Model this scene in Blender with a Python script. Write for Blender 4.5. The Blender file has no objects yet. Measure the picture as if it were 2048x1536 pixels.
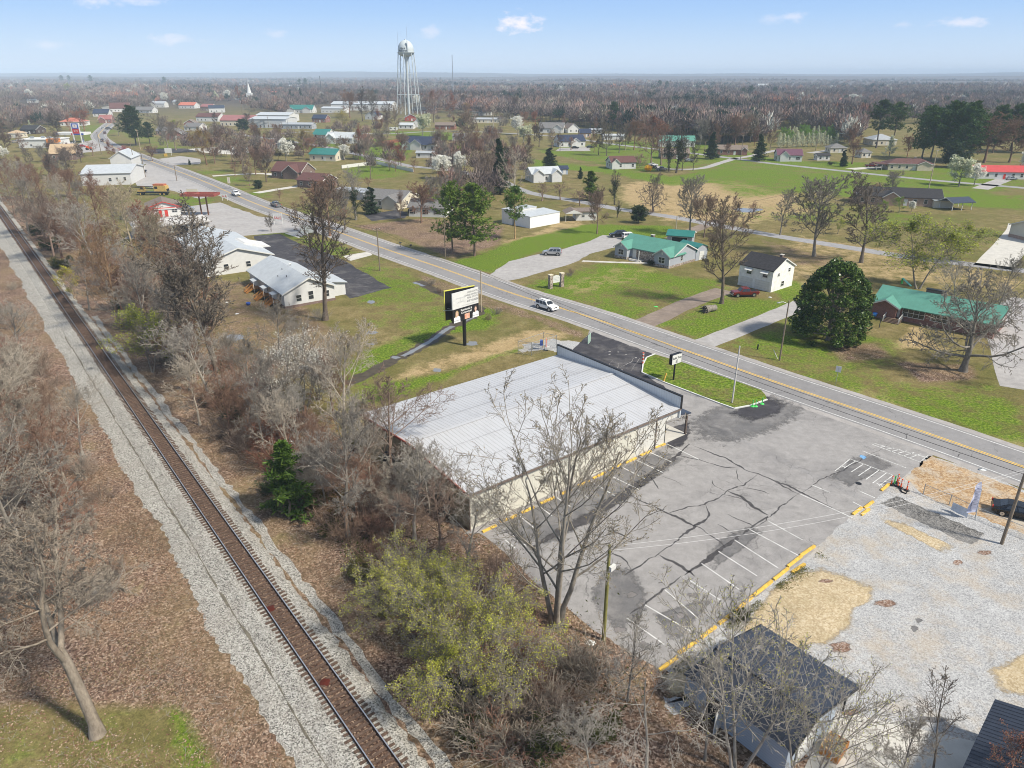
HAZE_D=1.6e-4;SKY_S=.13;SUN_S=3.0;SUN_ANG=6;EXPO=1.0;SKY_V=3.85
import bpy,math,random
import numpy as np
from math import sin,cos,tan,atan,atan2,sqrt,pi,radians,hypot
from mathutils import Vector,Matrix
F=1420.0;HY=147.0;HC=42.0
PITCH=atan((768-HY)/F)
SP,CP=sin(PITCH),cos(PITCH)
def P(x,y,z=0.0):
 """photo pixel (2048 x 1536) -> world point at height z"""
 u=(x-1024)/F;v=(y-768)/F
 t=(HC-z)/(SP+v*CP)
 return(t*u,t*(CP-v*SP),z)
def depth(y):
 return HC/(SP+(y-768)/F*CP)
def hgt(by,ty):
 """height of something whose foot is at row by and whose top is at row ty"""
 Y=P(1024,by)[1];v=(ty-768)/F
 t=Y/(CP-v*SP)
 return HC-t*(SP+v*CP)
def proj(X,Y,Z):
 a=Y*CP+(HC-Z)*SP
 b=-Y*SP+(HC-Z)*CP
 return(1024+F*X/a,768+F*b/a)
scene=bpy.context.scene
COL=scene.collection
rng=random.Random(11)
nrng=np.random.default_rng(5)
def lin(r,g,b):
 def f(c):
  c/=255.0
  return c/12.92 if c<=0.04045 else((c+0.055)/1.055)**2.4
 return(f(r),f(g),f(b))
def link(name,data,parent=None,loc=(0,0,0),rz=0.0):
 o=bpy.data.objects.new(name,data)
 COL.objects.link(o)
 if parent:o.parent=parent
 o.location=loc
 if rz:o.rotation_euler=(0,0,rz)
 return o
def tag(o,label,cat,group=None):
 o['label']=label;o['category']=cat
 if group:o['group']=group
 return o
def thing(name,label,cat,loc=(0,0,0),rz=0.0,group=None):
 return tag(link(name,None,None,loc,rz),label,cat,group)
class MB:
 """collects polygons and links them as one mesh object"""
 def __init__(s):
  s.v=[];s.f=[];s.m=[];s.mats=[];s.smooth=[]
 def mi(s,mat):
  if mat not in s.mats:s.mats.append(mat)
  return s.mats.index(mat)
 def poly(s,pts,mat,sm=False):
  b=len(s.v);s.v.extend(tuple(p)for p in pts)
  s.f.append(tuple(range(b,b+len(pts))));s.m.append(s.mi(mat));s.smooth.append(sm)
 def mesh(s,verts,faces,mat,sm=False):
  b=len(s.v);s.v.extend(tuple(p)for p in verts);k=s.mi(mat)
  for f in faces:
   s.f.append(tuple(b+i for i in f));s.m.append(k);s.smooth.append(sm)
 def box(s,x0,x1,y0,y1,z0,z1,mat):
  v=[(x0,y0,z0),(x1,y0,z0),(x1,y1,z0),(x0,y1,z0),(x0,y0,z1),(x1,y0,z1),(x1,y1,z1),(x0,y1,z1)]
  s.mesh(v,[(0,3,2,1),(4,5,6,7),(0,1,5,4),(1,2,6,5),(2,3,7,6),(3,0,4,7)],mat)
 def obox(s,o,a,b,c,mat):
  """box from corner o and three edge vectors"""
  o,a,b,c=Vector(o),Vector(a),Vector(b),Vector(c)
  v=[o,o+a,o+a+b,o+b,o+c,o+a+c,o+a+b+c,o+b+c]
  s.mesh(v,[(0,3,2,1),(4,5,6,7),(0,1,5,4),(1,2,6,5),(2,3,7,6),(3,0,4,7)],mat)
 def prism(s,prof,a,b,mat,axis='y'):
  """closed profile [(p,q)] swept from a to b; axis is the sweep axis"""
  n=len(prof)
  def pt(p,q,t):
   return(p,t,q)if axis=='y' else((t,p,q)if axis=='x' else(p,q,t))
  v=[pt(p,q,a)for p,q in prof]+[pt(p,q,b)for p,q in prof]
  f=[(i,(i+1)%n,n+(i+1)%n,n+i)for i in range(n)]
  f+=[tuple(range(n-1,-1,-1)),tuple(range(n,2*n))]
  s.mesh(v,f,mat)
 def tube(s,pts,rad,mat,k=8,cap=True,sm=True):
  pts=[Vector(p)for p in pts];n=len(pts)
  if not hasattr(rad,'__len__'):rad=[rad]*n
  v=[]
  for i,p in enumerate(pts):
   d=(pts[min(i+1,n-1)]-pts[max(i-1,0)]).normalized()
   e=d.cross(Vector((1,0,0))if abs(d.x)<.8 else Vector((0,1,0))).normalized();g=d.cross(e)
   for j in range(k):
    a=2*pi*j/k
    v.append(p+(e*cos(a)+g*sin(a))*rad[i])
  f=[(i*k+j,i*k+(j+1)%k,(i+1)*k+(j+1)%k,(i+1)*k+j)for i in range(n-1)for j in range(k)]
  s.mesh(v,f,mat,sm)
  if cap:
   s.mesh(v[:k],[tuple(range(k))],mat);s.mesh(v[-k:],[tuple(range(k-1,-1,-1))],mat)
 def lathe(s,prof,c,mat,k=24,sm=True):
  """profile [(r,z)] turned about the vertical through c"""
  v=[]
  for r,z in prof:
   for j in range(k):
    a=2*pi*j/k;v.append((c[0]+r*cos(a),c[1]+r*sin(a),c[2]+z))
  f=[(i*k+j,i*k+(j+1)%k,(i+1)*k+(j+1)%k,(i+1)*k+j)for i in range(len(prof)-1)for j in range(k)]
  s.mesh(v,f,mat,sm)
 def data(s,name):
  me=bpy.data.meshes.new(name)
  me.from_pydata(s.v,[],s.f)
  for m in s.mats:me.materials.append(m)
  me.polygons.foreach_set('material_index',s.m)
  me.polygons.foreach_set('use_smooth',s.smooth)
  me.update()
  return me
 def build(s,name,parent=None,loc=(0,0,0),rz=0.0):
  return link(name,s.data(name),parent,loc,rz)
def struct(o):
 o['kind']='structure';return o
def np_mesh(name,V,Fc,mats,midx=None,smooth=False):
 """V (n,3), Fc (m,k) with the same k"""
 me=bpy.data.meshes.new(name)
 n,(m,k)=len(V),Fc.shape
 me.vertices.add(n);me.vertices.foreach_set('co',np.ascontiguousarray(V,dtype=np.float32).ravel())
 me.loops.add(m*k);me.loops.foreach_set('vertex_index',np.ascontiguousarray(Fc,dtype=np.int32).ravel())
 me.polygons.add(m);me.polygons.foreach_set('loop_start',np.arange(0,m*k,k,dtype=np.int32))
 try:me.polygons.foreach_set('loop_total',np.full(m,k,dtype=np.int32))
 except Exception:pass
 for mt in mats:me.materials.append(mt)
 if midx is not None:me.polygons.foreach_set('material_index',np.ascontiguousarray(midx,dtype=np.int32))
 if smooth:me.polygons.foreach_set('use_smooth',np.ones(m,dtype=bool))
 me.update(calc_edges=True);me.validate()
 return me
class NT:
 def __init__(s,name):
  s.mat=bpy.data.materials.new(name);s.mat.use_nodes=True
  s.t=s.mat.node_tree;s.b=s.t.nodes['Principled BSDF']
 def n(s,typ,**kw):
  nd=s.t.nodes.new(typ)
  for k,v in kw.items():
   if k.startswith('i_'):
    nd.inputs[k[2:].replace('_',' ')].default_value=v
   else:setattr(nd,k,v)
  return nd
 def l(s,a,b):s.t.links.new(a,b)
 def co(s,scale=None,out='Object'):
  c=s.n('ShaderNodeTexCoord').outputs[out]
  if scale is not None:
   m=s.n('ShaderNodeMapping');m.inputs['Scale'].default_value=scale;s.l(c,m.inputs['Vector']);return m.outputs[0]
  return c
 def noise(s,co,scale,detail=4,rough=.6,dist=0):
  nd=s.n('ShaderNodeTexNoise');nd.inputs['Scale'].default_value=scale;nd.inputs['Detail'].default_value=detail
  nd.inputs['Roughness'].default_value=rough;nd.inputs['Distortion'].default_value=dist
  s.l(co,nd.inputs['Vector']);return nd.outputs['Fac']
 def voro(s,co,scale,feat='F1'):
  nd=s.n('ShaderNodeTexVoronoi');nd.feature=feat;nd.inputs['Scale'].default_value=scale
  s.l(co,nd.inputs['Vector']);return nd
 def ramp(s,fac,stops,interp='LINEAR'):
  r=s.n('ShaderNodeValToRGB');e=r.color_ramp.elements;r.color_ramp.interpolation=interp
  while len(e)>1:e.remove(e[-1])
  for i,(p,c)in enumerate(stops):
   el=e[0]if i==0 else e.new(p)
   el.position=p;el.color=(c[0],c[1],c[2],1)if hasattr(c,'__len__')else(c,c,c,1)
  s.l(fac,r.inputs['Fac']);return r.outputs['Color']
 def math(s,op,a,b=None,clamp=False):
  m=s.n('ShaderNodeMath',operation=op);m.use_clamp=clamp
  for i,q in enumerate((a,b)):
   if q is None:continue
   if isinstance(q,(int,float)):m.inputs[i].default_value=q
   else:s.l(q,m.inputs[i])
  return m.outputs[0]
 def mix(s,fac,a,b,mode='MIX'):
  m=s.n('ShaderNodeMix',data_type='RGBA',blend_type=mode)
  for sock,q in((m.inputs[0],fac),(m.inputs[6],a),(m.inputs[7],b)):
   if isinstance(q,(int,float)):sock.default_value=q
   elif hasattr(q,'__len__'):sock.default_value=(q[0],q[1],q[2],1)
   else:s.l(q,sock)
  return m.outputs[2]
 def bump(s,h,strength=.4,dist=.05):
  b=s.n('ShaderNodeBump');b.inputs['Strength'].default_value=strength;b.inputs['Distance'].default_value=dist
  s.l(h,b.inputs['Height']);s.l(b.outputs[0],s.b.inputs['Normal'])
 def fin(s,col,rough=.85,metal=0.,spec=.3):
  if hasattr(col,'__len__'):s.b.inputs['Base Color'].default_value=(col[0],col[1],col[2],1)
  else:s.l(col,s.b.inputs['Base Color'])
  if isinstance(rough,(int,float)):s.b.inputs['Roughness'].default_value=rough
  else:s.l(rough,s.b.inputs['Roughness'])
  s.b.inputs['Metallic'].default_value=metal
  s.b.inputs['Specular IOR Level'].default_value=spec
  return s.mat
def mat(name,col,rough=.8,var=.18,scale=1.5,metal=0.,spec=.3,fine=0.):
 """plain surface with a little weathering"""
 t=NT(name);co=t.co()
 n=t.noise(co,scale,5,.65)
 k=t.ramp(n,[(.3,1-var),(.7,1+var)])
 c=t.mix(1.0,col,k,'MULTIPLY')
 if fine:
  k2=t.ramp(t.noise(co,30,2),[(.3,1-fine),(.7,1+fine)]);c=t.mix(1.0,c,k2,'MULTIPLY')
 return t.fin(c,rough,metal,spec)
def mat_lines(name,col,axis,period,depth_=.35,dark=.8,rough=.5,metal=0.,var=.12,spec=.3,width=.25):
 """siding or standing seams: thin darker lines every `period` metres along an axis"""
 t=NT(name);co=t.co();sx=t.n('ShaderNodeSeparateXYZ');t.l(co,sx.inputs[0])
 a=sx.outputs['XYZ'.index(axis)]
 fr=t.math('FRACT',t.math('MULTIPLY',a,1.0/period))
 ln=t.math('LESS_THAN',fr,width)
 n=t.ramp(t.noise(co,.7,5,.7),[(.3,1-var),(.7,1+var)])
 c=t.mix(ln,col,tuple(q*dark for q in col));c=t.mix(1.0,c,n,'MULTIPLY')
 t.bump(ln,depth_,.03)
 return t.fin(c,rough,metal,spec)
def mat_brick(name,c1,c2,mortar=(.35,.32,.29)):
 t=NT(name);co=t.co();sx=t.n('ShaderNodeSeparateXYZ');t.l(co,sx.inputs[0])
 cx=t.n('ShaderNodeCombineXYZ');t.l(t.math('ADD',sx.outputs[0],sx.outputs[1]),cx.inputs[0]);t.l(sx.outputs[2],cx.inputs[1])
 b=t.n('ShaderNodeTexBrick');t.l(cx.outputs[0],b.inputs['Vector'])
 b.inputs['Color1'].default_value=(*c1,1);b.inputs['Color2'].default_value=(*c2,1);b.inputs['Mortar'].default_value=(*mortar,1)
 b.inputs['Scale'].default_value=1;b.inputs['Brick Width'].default_value=.24;b.inputs['Row Height'].default_value=.08
 b.inputs['Mortar Size'].default_value=.008
 n=t.ramp(t.noise(co,1.2,5,.7),[(.3,.8),(.7,1.2)])
 return t.fin(t.mix(1.0,b.outputs['Color'],n,'MULTIPLY'),.85)
def mat_stones(name,cols,scale,dirt=None,amt=.5,rough=.9,bump=.5,big=.25):
 """loose stone seen from above: every cell its own shade"""
 t=NT(name);co=t.co()
 v=t.voro(co,scale);sh=t.n('ShaderNodeSeparateColor');t.l(v.outputs['Color'],sh.inputs[0])
 c=t.ramp(sh.outputs[0],[(i/max(1,len(cols)-1),q)for i,q in enumerate(cols)])
 n=t.noise(co,.35,6,.7)
 c=t.mix(1.0,c,t.ramp(n,[(.3,1-big),(.7,1+big)]),'MULTIPLY')
 if dirt is not None:
  k=t.ramp(t.noise(co,.22,6,.75),[(.5-.02,0.),(.5+.14,amt)])
  c=t.mix(k,c,dirt)
 t.bump(v.outputs['Distance'],bump,.04)
 return t.fin(c,rough,0,.2)
def mat_leaf(name,cols,rough=.6,trans=.25):
 """leaf faces: shade varies face by face, tinted per plant"""
 t=NT(name);g=t.n('ShaderNodeNewGeometry')
 c=t.ramp(g.outputs['Random Per Island'],[(i/max(1,len(cols)-1),q)for i,q in enumerate(cols)])
 oi=t.n('ShaderNodeObjectInfo')
 c=t.mix(1.0,c,oi.outputs['Color'],'MULTIPLY')
 t.fin(c,rough,0,.25)
 tr=t.n('ShaderNodeBsdfTranslucent');t.l(c,tr.inputs[0])
 ms=t.n('ShaderNodeMixShader');ms.inputs[0].default_value=trans
 t.l(t.b.outputs[0],ms.inputs[1]);t.l(tr.outputs[0],ms.inputs[2])
 t.l(ms.outputs[0],t.t.nodes['Material Output'].inputs[0])
 return t.mat
def mat_bark(name,c1,c2,scale=3.):
 t=NT(name);co=t.co((1,1,.35))
 n=t.noise(co,scale,6,.75)
 c=t.ramp(n,[(.3,c1),(.7,c2)])
 oi=t.n('ShaderNodeObjectInfo')
 c=t.mix(1.0,c,oi.outputs['Color'],'MULTIPLY')
 t.bump(n,.6,.05)
 return t.fin(c,.9,0,.15)
WHITE=mat('white_paint',(.62,.62,.60),.6,.08)
WSIDE=mat_lines('white_siding',(.62,.62,.61),'Z',.2,.4,.78,.6,var=.06,width=.15)
CREAM=mat_lines('cream_siding',(.62,.57,.46),'Z',.2,.4,.8,.6,var=.06,width=.15)
TANW=mat('tan_render',(.56,.49,.36),.8,.12)
GSIDE=mat_lines('grey_siding',(.36,.385,.43),'Z',.2,.4,.78,.6,var=.06,width=.15)
BLUESIDE=mat_lines('blue_grey_siding',(.36,.42,.5),'Z',.22,.5,.6,.5,var=.06,width=.14)
BRICK=mat_brick('red_brick',(.25,.075,.05),(.17,.055,.04))
BRICKT=mat_brick('tan_brick',(.42,.27,.19),(.34,.21,.15))
BRICKD=mat_brick('brown_brick',(.16,.085,.065),(.11,.06,.05))
STONEW=mat_stones('field_stone',[(.12,.1,.08),(.3,.24,.2),(.45,.4,.35)],4.5,bump=.8)
ASH_DK=mat('dark_shingles',(.035,.034,.038),.9,.35,2.5,fine=.3)
ASH_GY=mat('grey_shingles',(.16,.155,.155),.9,.25,2.5,fine=.25)
ASH_BR=mat('brown_shingles',(.19,.15,.125),.9,.25,2.5,fine=.25)
ASH_TN=mat('tan_shingles',(.42,.31,.2),.9,.2,2.5,fine=.2)
ASH_RD=mat('red_brown_shingles',(.115,.055,.05),.9,.25,2.5,fine=.25)
ASH_PU=mat('purple_shingles',(.13,.06,.09),.9,.25,2.5,fine=.25)
ASH_BL=mat('navy_shingles',(.03,.04,.075),.9,.3,2.5,fine=.25)
SHEETM=[mat_lines('%s_%s'%(nm,a),c,a,.45,.5,.85,.4,.0,width=.1,spec=.5)for nm,c in(('white_metal_roof',(.47,.495,.51)),('green_metal_roof',(.09,.26,.2)),('dark_metal_roof',(.035,.045,.07)),('red_metal_roof',(.5,.06,.055)),('teal_metal_roof',(.025,.17,.15)),('orange_metal_roof',(.5,.15,.09)),('rust_metal_roof',(.3,.12,.11)),('grey_metal_roof',(.36,.38,.4)))for a in 'XY']
def roofm(nm,ax):
 return SHEETM[[m.name for m in SHEETM].index('%s_metal_roof_%s'%(nm,ax))]
BLACK=mat('black_paint',(.014,.014,.016),.45,.1)
DARKM=mat('dark_grey_metal',(.06,.065,.07),.5,.15,metal=.3)
GALV=mat('galvanised_steel',(.42,.44,.45),.4,.15,metal=.7)
GLASS=mat('window_glass',(.025,.03,.038),.08,.1,spec=.8)
WOODT=mat('treated_timber',(.36,.17,.05),.8,.25,3)
WOODO=mat('weathered_pole_timber',(.2,.16,.12),.9,.25,4)
WOODG=mat('mossy_pole_timber',(.2,.19,.06),.9,.35,2)
CONC=mat('pale_concrete',(.5,.48,.44),.9,.14,.6,fine=.1)
REDP=mat('red_paint',(.55,.05,.04),.5,.12)
ORNG=mat('orange_plastic',(.85,.12,.03),.5,.08)
GREENP=mat('green_plastic',(.08,.55,.12),.5,.08)
YELW=mat('yellow_paint',(.62,.40,.075),.75,.3,3.)
BLUEP=mat('blue_paint',(.03,.08,.35),.5,.1)
RUBBER=mat('tyre_rubber',(.018,.018,.019),.85,.1)
RIM=mat('alloy_rim',(.5,.51,.52),.3,.05,metal=.8)
STEEL=mat('polished_steel',(.7,.7,.71),.28,.1,metal=.9)
RUST=mat('rusty_steel',(.16,.07,.04),.8,.3,4)
TD=Vector((-0.617,0.787,0)).normalized();TN=Vector((0.787,0.617,0)).normalized()
TC=Vector((-8.03,32.35,0))
def T(s,l,z=0.0):
 p=TC+TD*s+TN*l
 return(p.x,p.y,z)
def TL(x,y):
 d=Vector((x,y,0))-TC
 return d.dot(TD),d.dot(TN)
def axis_steps(lo,hi,fine,far,grow=1.13,start=None):
 a=list(np.arange(lo,hi+fine/2,fine))
 st=fine;x=a[-1]
 while x<far:st*=grow;x+=st;a.append(x)
 st=fine;x=a[0];pre=[]
 while x>-far if start is None else x>start:st*=grow;x-=st;pre.append(x)
 return np.array(pre[::-1]+a)
GX=axis_steps(-95,105,1.0,9400,1.05)
GY=axis_steps(20,240,1.0,8900,1.03,-60)
XX,YY=np.meshgrid(GX,GY);xv=XX.ravel();yv=YY.ravel()
NX,NY=len(GX),len(GY)
def sdist(poly):
 """signed distance (inside positive) of all ground vertices to a polygon"""
 d=np.full(xv.shape,1e9);ins=np.zeros(xv.shape,bool);n=len(poly)
 for i in range(n):
  ax,ay=poly[i][:2];bx,by=poly[(i+1)%n][:2]
  ex,ey=bx-ax,by-ay;L2=ex*ex+ey*ey+1e-9
  t=np.clip(((xv-ax)*ex+(yv-ay)*ey)/L2,0,1)
  d=np.minimum(d,np.hypot(xv-ax-t*ex,yv-ay-t*ey))
  c=((ay>yv)!=(by>yv))&(xv<(bx-ax)*(yv-ay)/(by-ay+1e-12)+ax)
  ins^=c
 return np.where(ins,d,-d)
cover=np.zeros((len(xv),4),np.float32);cover[:,3]=1
def paint(ch,px,soft,amt=1.0,world=False,mode='max'):
 poly=px if world else[P(*q)for q in px]
 w=np.clip(.5+sdist(poly)/soft,0,1)*amt
 if mode=='max':cover[:,ch]=np.maximum(cover[:,ch],w)
 else:cover[:,ch]*=1-w
LUSH=[([(1060,318),(1240,338),(1340,352),(1470,332),(1690,352),(1890,385),(2060,392),(2060,420),(1720,398),(1560,372),(1480,362),(1340,372),(1200,345),(1070,335)],6,.9),([(1480,395),(1700,380),(1960,390),(2060,372),(2060,340),(1700,330),(1470,318),(1360,338)],8,.75),([(905,525),(1040,478),(1180,448),(1345,452),(1345,478),(1230,482),(1060,507),(985,550)],3,1.),([(1040,570),(1110,548),(1240,520),(1330,548),(1440,560),(1470,590),(1330,632),(1240,640),(1130,600)],5,.72),([(1300,650),(1440,592),(1600,602),(1410,682)],4,.8),([(1455,690),(1600,625),(1800,690),(1800,760),(1960,770),(2060,810),(2060,900),(1700,795)],6,.62),([(1540,560),(1600,560),(1620,600),(1560,600)],2,.8),([(730,700),(880,640),(905,600),(1010,620),(990,655),(880,672),(800,712),(720,768),(690,800),(680,760)],4,.85),([(715,515),(800,535),(900,575),(1000,605),(900,640),(850,672),(720,650)],4,.55),([(690,820),(720,770),(880,745),(1000,705),(1080,690),(1000,716),(880,762),(760,806)],2,.8),([(1290,716),(1283,745),(1465,816),(1533,796),(1525,775),(1310,712)],1,.9),([(722,278),(800,280),(830,300),(800,330),(715,318)],6,1.),([(690,330),(800,322),(830,345),(760,360),(690,352)],5,.8),([(745,262),(880,262),(960,275),(850,285)],8,.85),([(500,285),(660,280),(700,300),(600,300)],8,.7),([(1060,300),(1250,282),(1450,290),(1500,318),(1290,345),(1100,310)],8,.75),([(1480,300),(1560,320),(1740,325),(1700,338),(1500,322)],5,.9),([(1760,345),(1940,345),(1880,365),(1780,350)],5,.8),([(170,240),(220,255),(200,285),(150,282)],8,.8),([(225,262),(300,300),(390,300),(330,280),(250,255)],8,.6),([(255,330),(330,378),(430,400),(470,430),(430,432),(300,390)],5,.55),([(370,335),(470,340),(560,400),(620,430),(500,395)],5,.5),([(440,430),(560,455),(700,490),(640,500),(520,470)],4,.6),([(590,475),(660,480),(720,505),(680,515),(610,500)],3,.7),([(470,570),(520,575),(570,610),(530,625)],3,.7),([(1400,420),(1660,400),(1800,420),(2060,470),(2060,520),(1700,450),(1500,440)],8,.4),([(310,1330),(360,1340),(430,1540),(360,1540)],.8,1.),([(180,1160),(240,1200),(220,1250),(160,1230)],1.5,.6),([(0,1400),(300,1330),(330,1540),(0,1540)],3,.3),([(520,1090),(560,1060),(700,1160),(680,1190)],2,.35),([(1325,1335),(1345,1310),(1500,1200),(1540,1170),(1520,1210),(1400,1300)],.6,.7),([(1840,995),(1900,1010),(2060,1090),(2060,1105),(1880,1030)],.6,.8),([(520,190),(560,200),(540,215),(480,212)],10,.5),]
STRAW=[([(1240,368),(1340,352),(1480,362),(1580,388),(1640,425),(1500,448),(1330,442),(1240,400)],9,.74),([(1120,570),(1220,535),(1310,540),(1290,556),(1190,584),(1140,590)],3,.85),([(960,692),(1070,655),(1150,665),(1080,696),(940,730),(800,765),(720,785),(860,722)],4,.75),([(800,660),(870,640),(850,690),(740,725),(730,690)],3,.45),([(1460,560),(1600,470),(1800,500),(2060,560),(2060,590),(1760,560),(1600,590)],6,.5),([(1160,420),(1180,470),(1040,500),(1010,520),(1000,480),(1060,470)],3,.6),([(1550,640),(1640,610),(1600,680),(1500,700)],4,.35),([(1820,640),(1900,700),(1780,700)],3,.7),([(1620,780),(1740,770),(1900,860),(2060,880),(2060,905),(1800,850)],3,.6),([(1640,1160),(1500,1240),(1400,1330),(1330,1345),(1330,1400),(1420,1480),(1500,1300)],.8,.9),]
LEAF=[([(700,452),(850,436),(1010,452),(1000,490),(900,518),(790,470)],5,.85),([(560,560),(640,620),(700,680),(640,760),(420,760),(330,560),(430,560)],4,.55),([(820,540),(900,565),(1010,605),(1170,662),(1180,690),(1060,640),(940,610),(850,575)],1.6,.55),([(1780,720),(1950,730),(1960,760),(1840,770)],4,.8),([(1640,690),(1760,680),(1800,720),(1680,730)],3,.6),([(520,370),(700,350),(860,400),(760,440),(620,400)],6,.4),([(1500,470),(1660,510),(1700,540),(1560,530)],5,.5),]
for px,s,a in LUSH:paint(0,px,s,a)
for px,s,a in STRAW:paint(2,px,s,a)
for px,s,a in LEAF:paint(1,px,s,a)
paint(1,[T(-40,0),T(60,0),T(160,0),T(300,0),T(300,10),T(160,12),T(80,14.5),T(30,20),T(0,24),T(-40,22)],2.,1.,True)
paint(1,[T(-40,-4),T(300,-4),T(300,-14),T(60,-30),T(24,-22),T(14,-9.5),T(-2,-7.5),T(-40,-7)],4.,.92,True)
paint(1,[P(985,1085),P(1100,1190),P(1210,1280),P(1330,1345),P(1340,1420),P(1500,1540),P(1000,1560),P(900,1300)],1.5,1.,True)
gv=np.stack([xv,yv,np.zeros_like(xv)],1)
ii=np.arange(NX*NY).reshape(NY,NX)
gf=np.stack([ii[:-1,:-1],ii[:-1,1:],ii[1:,1:],ii[1:,:-1]],-1).reshape(-1,4)
def ground_material():
 t=NT('grass_and_leaf_litter');co=t.co()
 at=t.n('ShaderNodeAttribute',attribute_name='cover');se=t.n('ShaderNodeSeparateColor');t.l(at.outputs['Color'],se.inputs[0])
 nb=t.noise(co,.055,6,.68);nm=t.noise(co,.35,6,.75);nf=t.noise(co,2.6,4,.75);ng=t.noise(co,9.0,3,.8)
 base=t.ramp(nm,[(.3,(.105,.088,.034)),(.5,(.18,.145,.062)),(.7,(.27,.215,.11))])
 base=t.mix(t.ramp(nb,[(.42,0.),(.6,.65)]),base,(.105,.112,.028))
 lush=t.ramp(nf,[(.3,(.050,.090,.009)),(.5,(.105,.165,.015)),(.72,(.21,.245,.045))])
 straw=t.ramp(nm,[(.3,(.27,.195,.095)),(.6,(.38,.285,.155)),(.75,(.30,.25,.11))])
 vor=t.voro(co,7.);sv=t.n('ShaderNodeSeparateColor');t.l(vor.outputs['Color'],sv.inputs[0])
 leaf=t.ramp(sv.outputs[0],[(0,(.06,.036,.027)),(.35,(.145,.09,.066)),(.7,(.235,.155,.114)),(1,(.42,.32,.25))])
 leaf=t.mix(t.ramp(nb,[(.42,0.),(.62,.6)]),leaf,(.20,.15,.075))
 nd=t.noise(co,.16,7,.75,.4);leaf=t.mix(t.ramp(nd,[(.5,0.),(.66,.75)]),leaf,t.ramp(nf,[(.3,(.05,.036,.026)),(.7,(.12,.085,.06))]));leaf=t.mix(t.ramp(nd,[(.3,.6),(.42,0.)]),leaf,t.ramp(nf,[(.3,(.15,.13,.05)),(.7,(.29,.235,.12))]))
 def fac(ch,spread=1.1,lo=.38,hi=.62):
  a=t.math('ADD',se.outputs[ch],t.math('MULTIPLY',t.math('SUBTRACT',t.math('ADD',t.math('MULTIPLY',nm,.6),t.math('MULTIPLY',nb,.4)),.5),spread))
  return t.ramp(a,[(lo,0.),(hi,1.)])
 c=t.mix(fac(2,2.6,.3,.7),base,straw)
 c=t.mix(fac(0,4.2,.28,.86),c,lush)
 c=t.mix(fac(1,1.2),c,leaf)
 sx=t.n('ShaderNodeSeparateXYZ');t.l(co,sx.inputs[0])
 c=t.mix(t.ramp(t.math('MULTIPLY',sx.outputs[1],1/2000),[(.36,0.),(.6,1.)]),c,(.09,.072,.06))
 k=t.mix(1.0,t.ramp(ng,[(.25,.55),(.75,1.45)]),t.ramp(nf,[(.25,.6),(.75,1.4)]),'MULTIPLY')
 c=t.mix(1.0,c,k,'MULTIPLY')
 t.bump(t.math('ADD',nf,t.math('MULTIPLY',ng,.5)),.55,.12)
 return t.fin(c,.95,0,.1)
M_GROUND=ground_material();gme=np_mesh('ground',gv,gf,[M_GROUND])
ca=gme.color_attributes.new('cover','FLOAT_COLOR','POINT');ca.data.foreach_set('color',cover.ravel())
struct(link('ground',gme))
def resample(poly,step):
 out=[];n=len(poly)
 for i in range(n):
  a=Vector(poly[i][:2]);b=Vector(poly[(i+1)%n][:2]);k=max(1,int((b-a).length/step))
  out+=[a.lerp(b,j/k)for j in range(k)]
 return out
def sheet(name,poly,z,m,jit=0.,step=.5,world=False,kind=True):
 poly=poly if world else[P(*q)for q in poly]
 if jit:poly=[q+Vector((rng.gauss(0,jit),rng.gauss(0,jit)))for q in resample(poly,step)]
 b=MB();b.poly([(q[0],q[1],z)for q in poly],m)
 o=b.build(name)
 if o.data.polygons[0].normal.z<0:o.data.flip_normals()
 if kind:struct(o)
 return o
def soften(m):
 nm=m.name+'_ragged_edge'
 if nm in bpy.data.materials:return bpy.data.materials[nm]
 q=m.copy();q.name=nm;nt=q.node_tree;out=nt.nodes['Material Output'];src=out.inputs[0].links[0].from_socket
 def N(t):return nt.nodes.new(t)
 at=N('ShaderNodeAttribute');at.attribute_name='edge';tc=N('ShaderNodeTexCoord');no=N('ShaderNodeTexNoise');no.inputs['Scale'].default_value=1.1;no.inputs['Detail'].default_value=8;no.inputs['Roughness'].default_value=.8
 nt.links.new(tc.outputs['Object'],no.inputs['Vector']);ad=N('ShaderNodeMath');ad.operation='MULTIPLY_ADD';nt.links.new(no.outputs['Fac'],ad.inputs[0]);ad.inputs[1].default_value=1.5;nt.links.new(at.outputs['Fac'],ad.inputs[2])
 mr=N('ShaderNodeMapRange');mr.inputs[1].default_value=1.0;mr.inputs[2].default_value=1.35;nt.links.new(ad.outputs[0],mr.inputs[0])
 tr=N('ShaderNodeBsdfTransparent');mx=N('ShaderNodeMixShader');nt.links.new(mr.outputs[0],mx.inputs[0]);nt.links.new(tr.outputs[0],mx.inputs[1]);nt.links.new(src,mx.inputs[2]);nt.links.new(mx.outputs[0],out.inputs[0])
 return q
def patch(name,poly,z,m,soft=.8,jit=.03,step=.5):
 """a sheet whose rim breaks up raggedly over `soft` metres"""
 poly=resample([P(*q)for q in poly],step);poly=[q+Vector((rng.gauss(0,jit),rng.gauss(0,jit)))for q in poly]
 n=len(poly);c=sum(poly,Vector((0,0)))/n;rm=sum((q-c).length for q in poly)/n;kk=max(.3,1-soft/rm);inn=[c+(q-c)*kk for q in poly]
 b=MB();b.mesh([(q.x,q.y,z)for q in poly+inn],[(i,(i+1)%n,n+(i+1)%n,n+i)for i in range(n)]+[tuple(range(n,2*n))],soften(m))
 o=b.build(name)
 if sum(p.normal.z for p in o.data.polygons)<0:o.data.flip_normals()
 a=o.data.attributes.new('edge','FLOAT','POINT');a.data.foreach_set('value',np.array([0.]*n+[1.]*n,np.float32))
 return struct(o)
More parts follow.
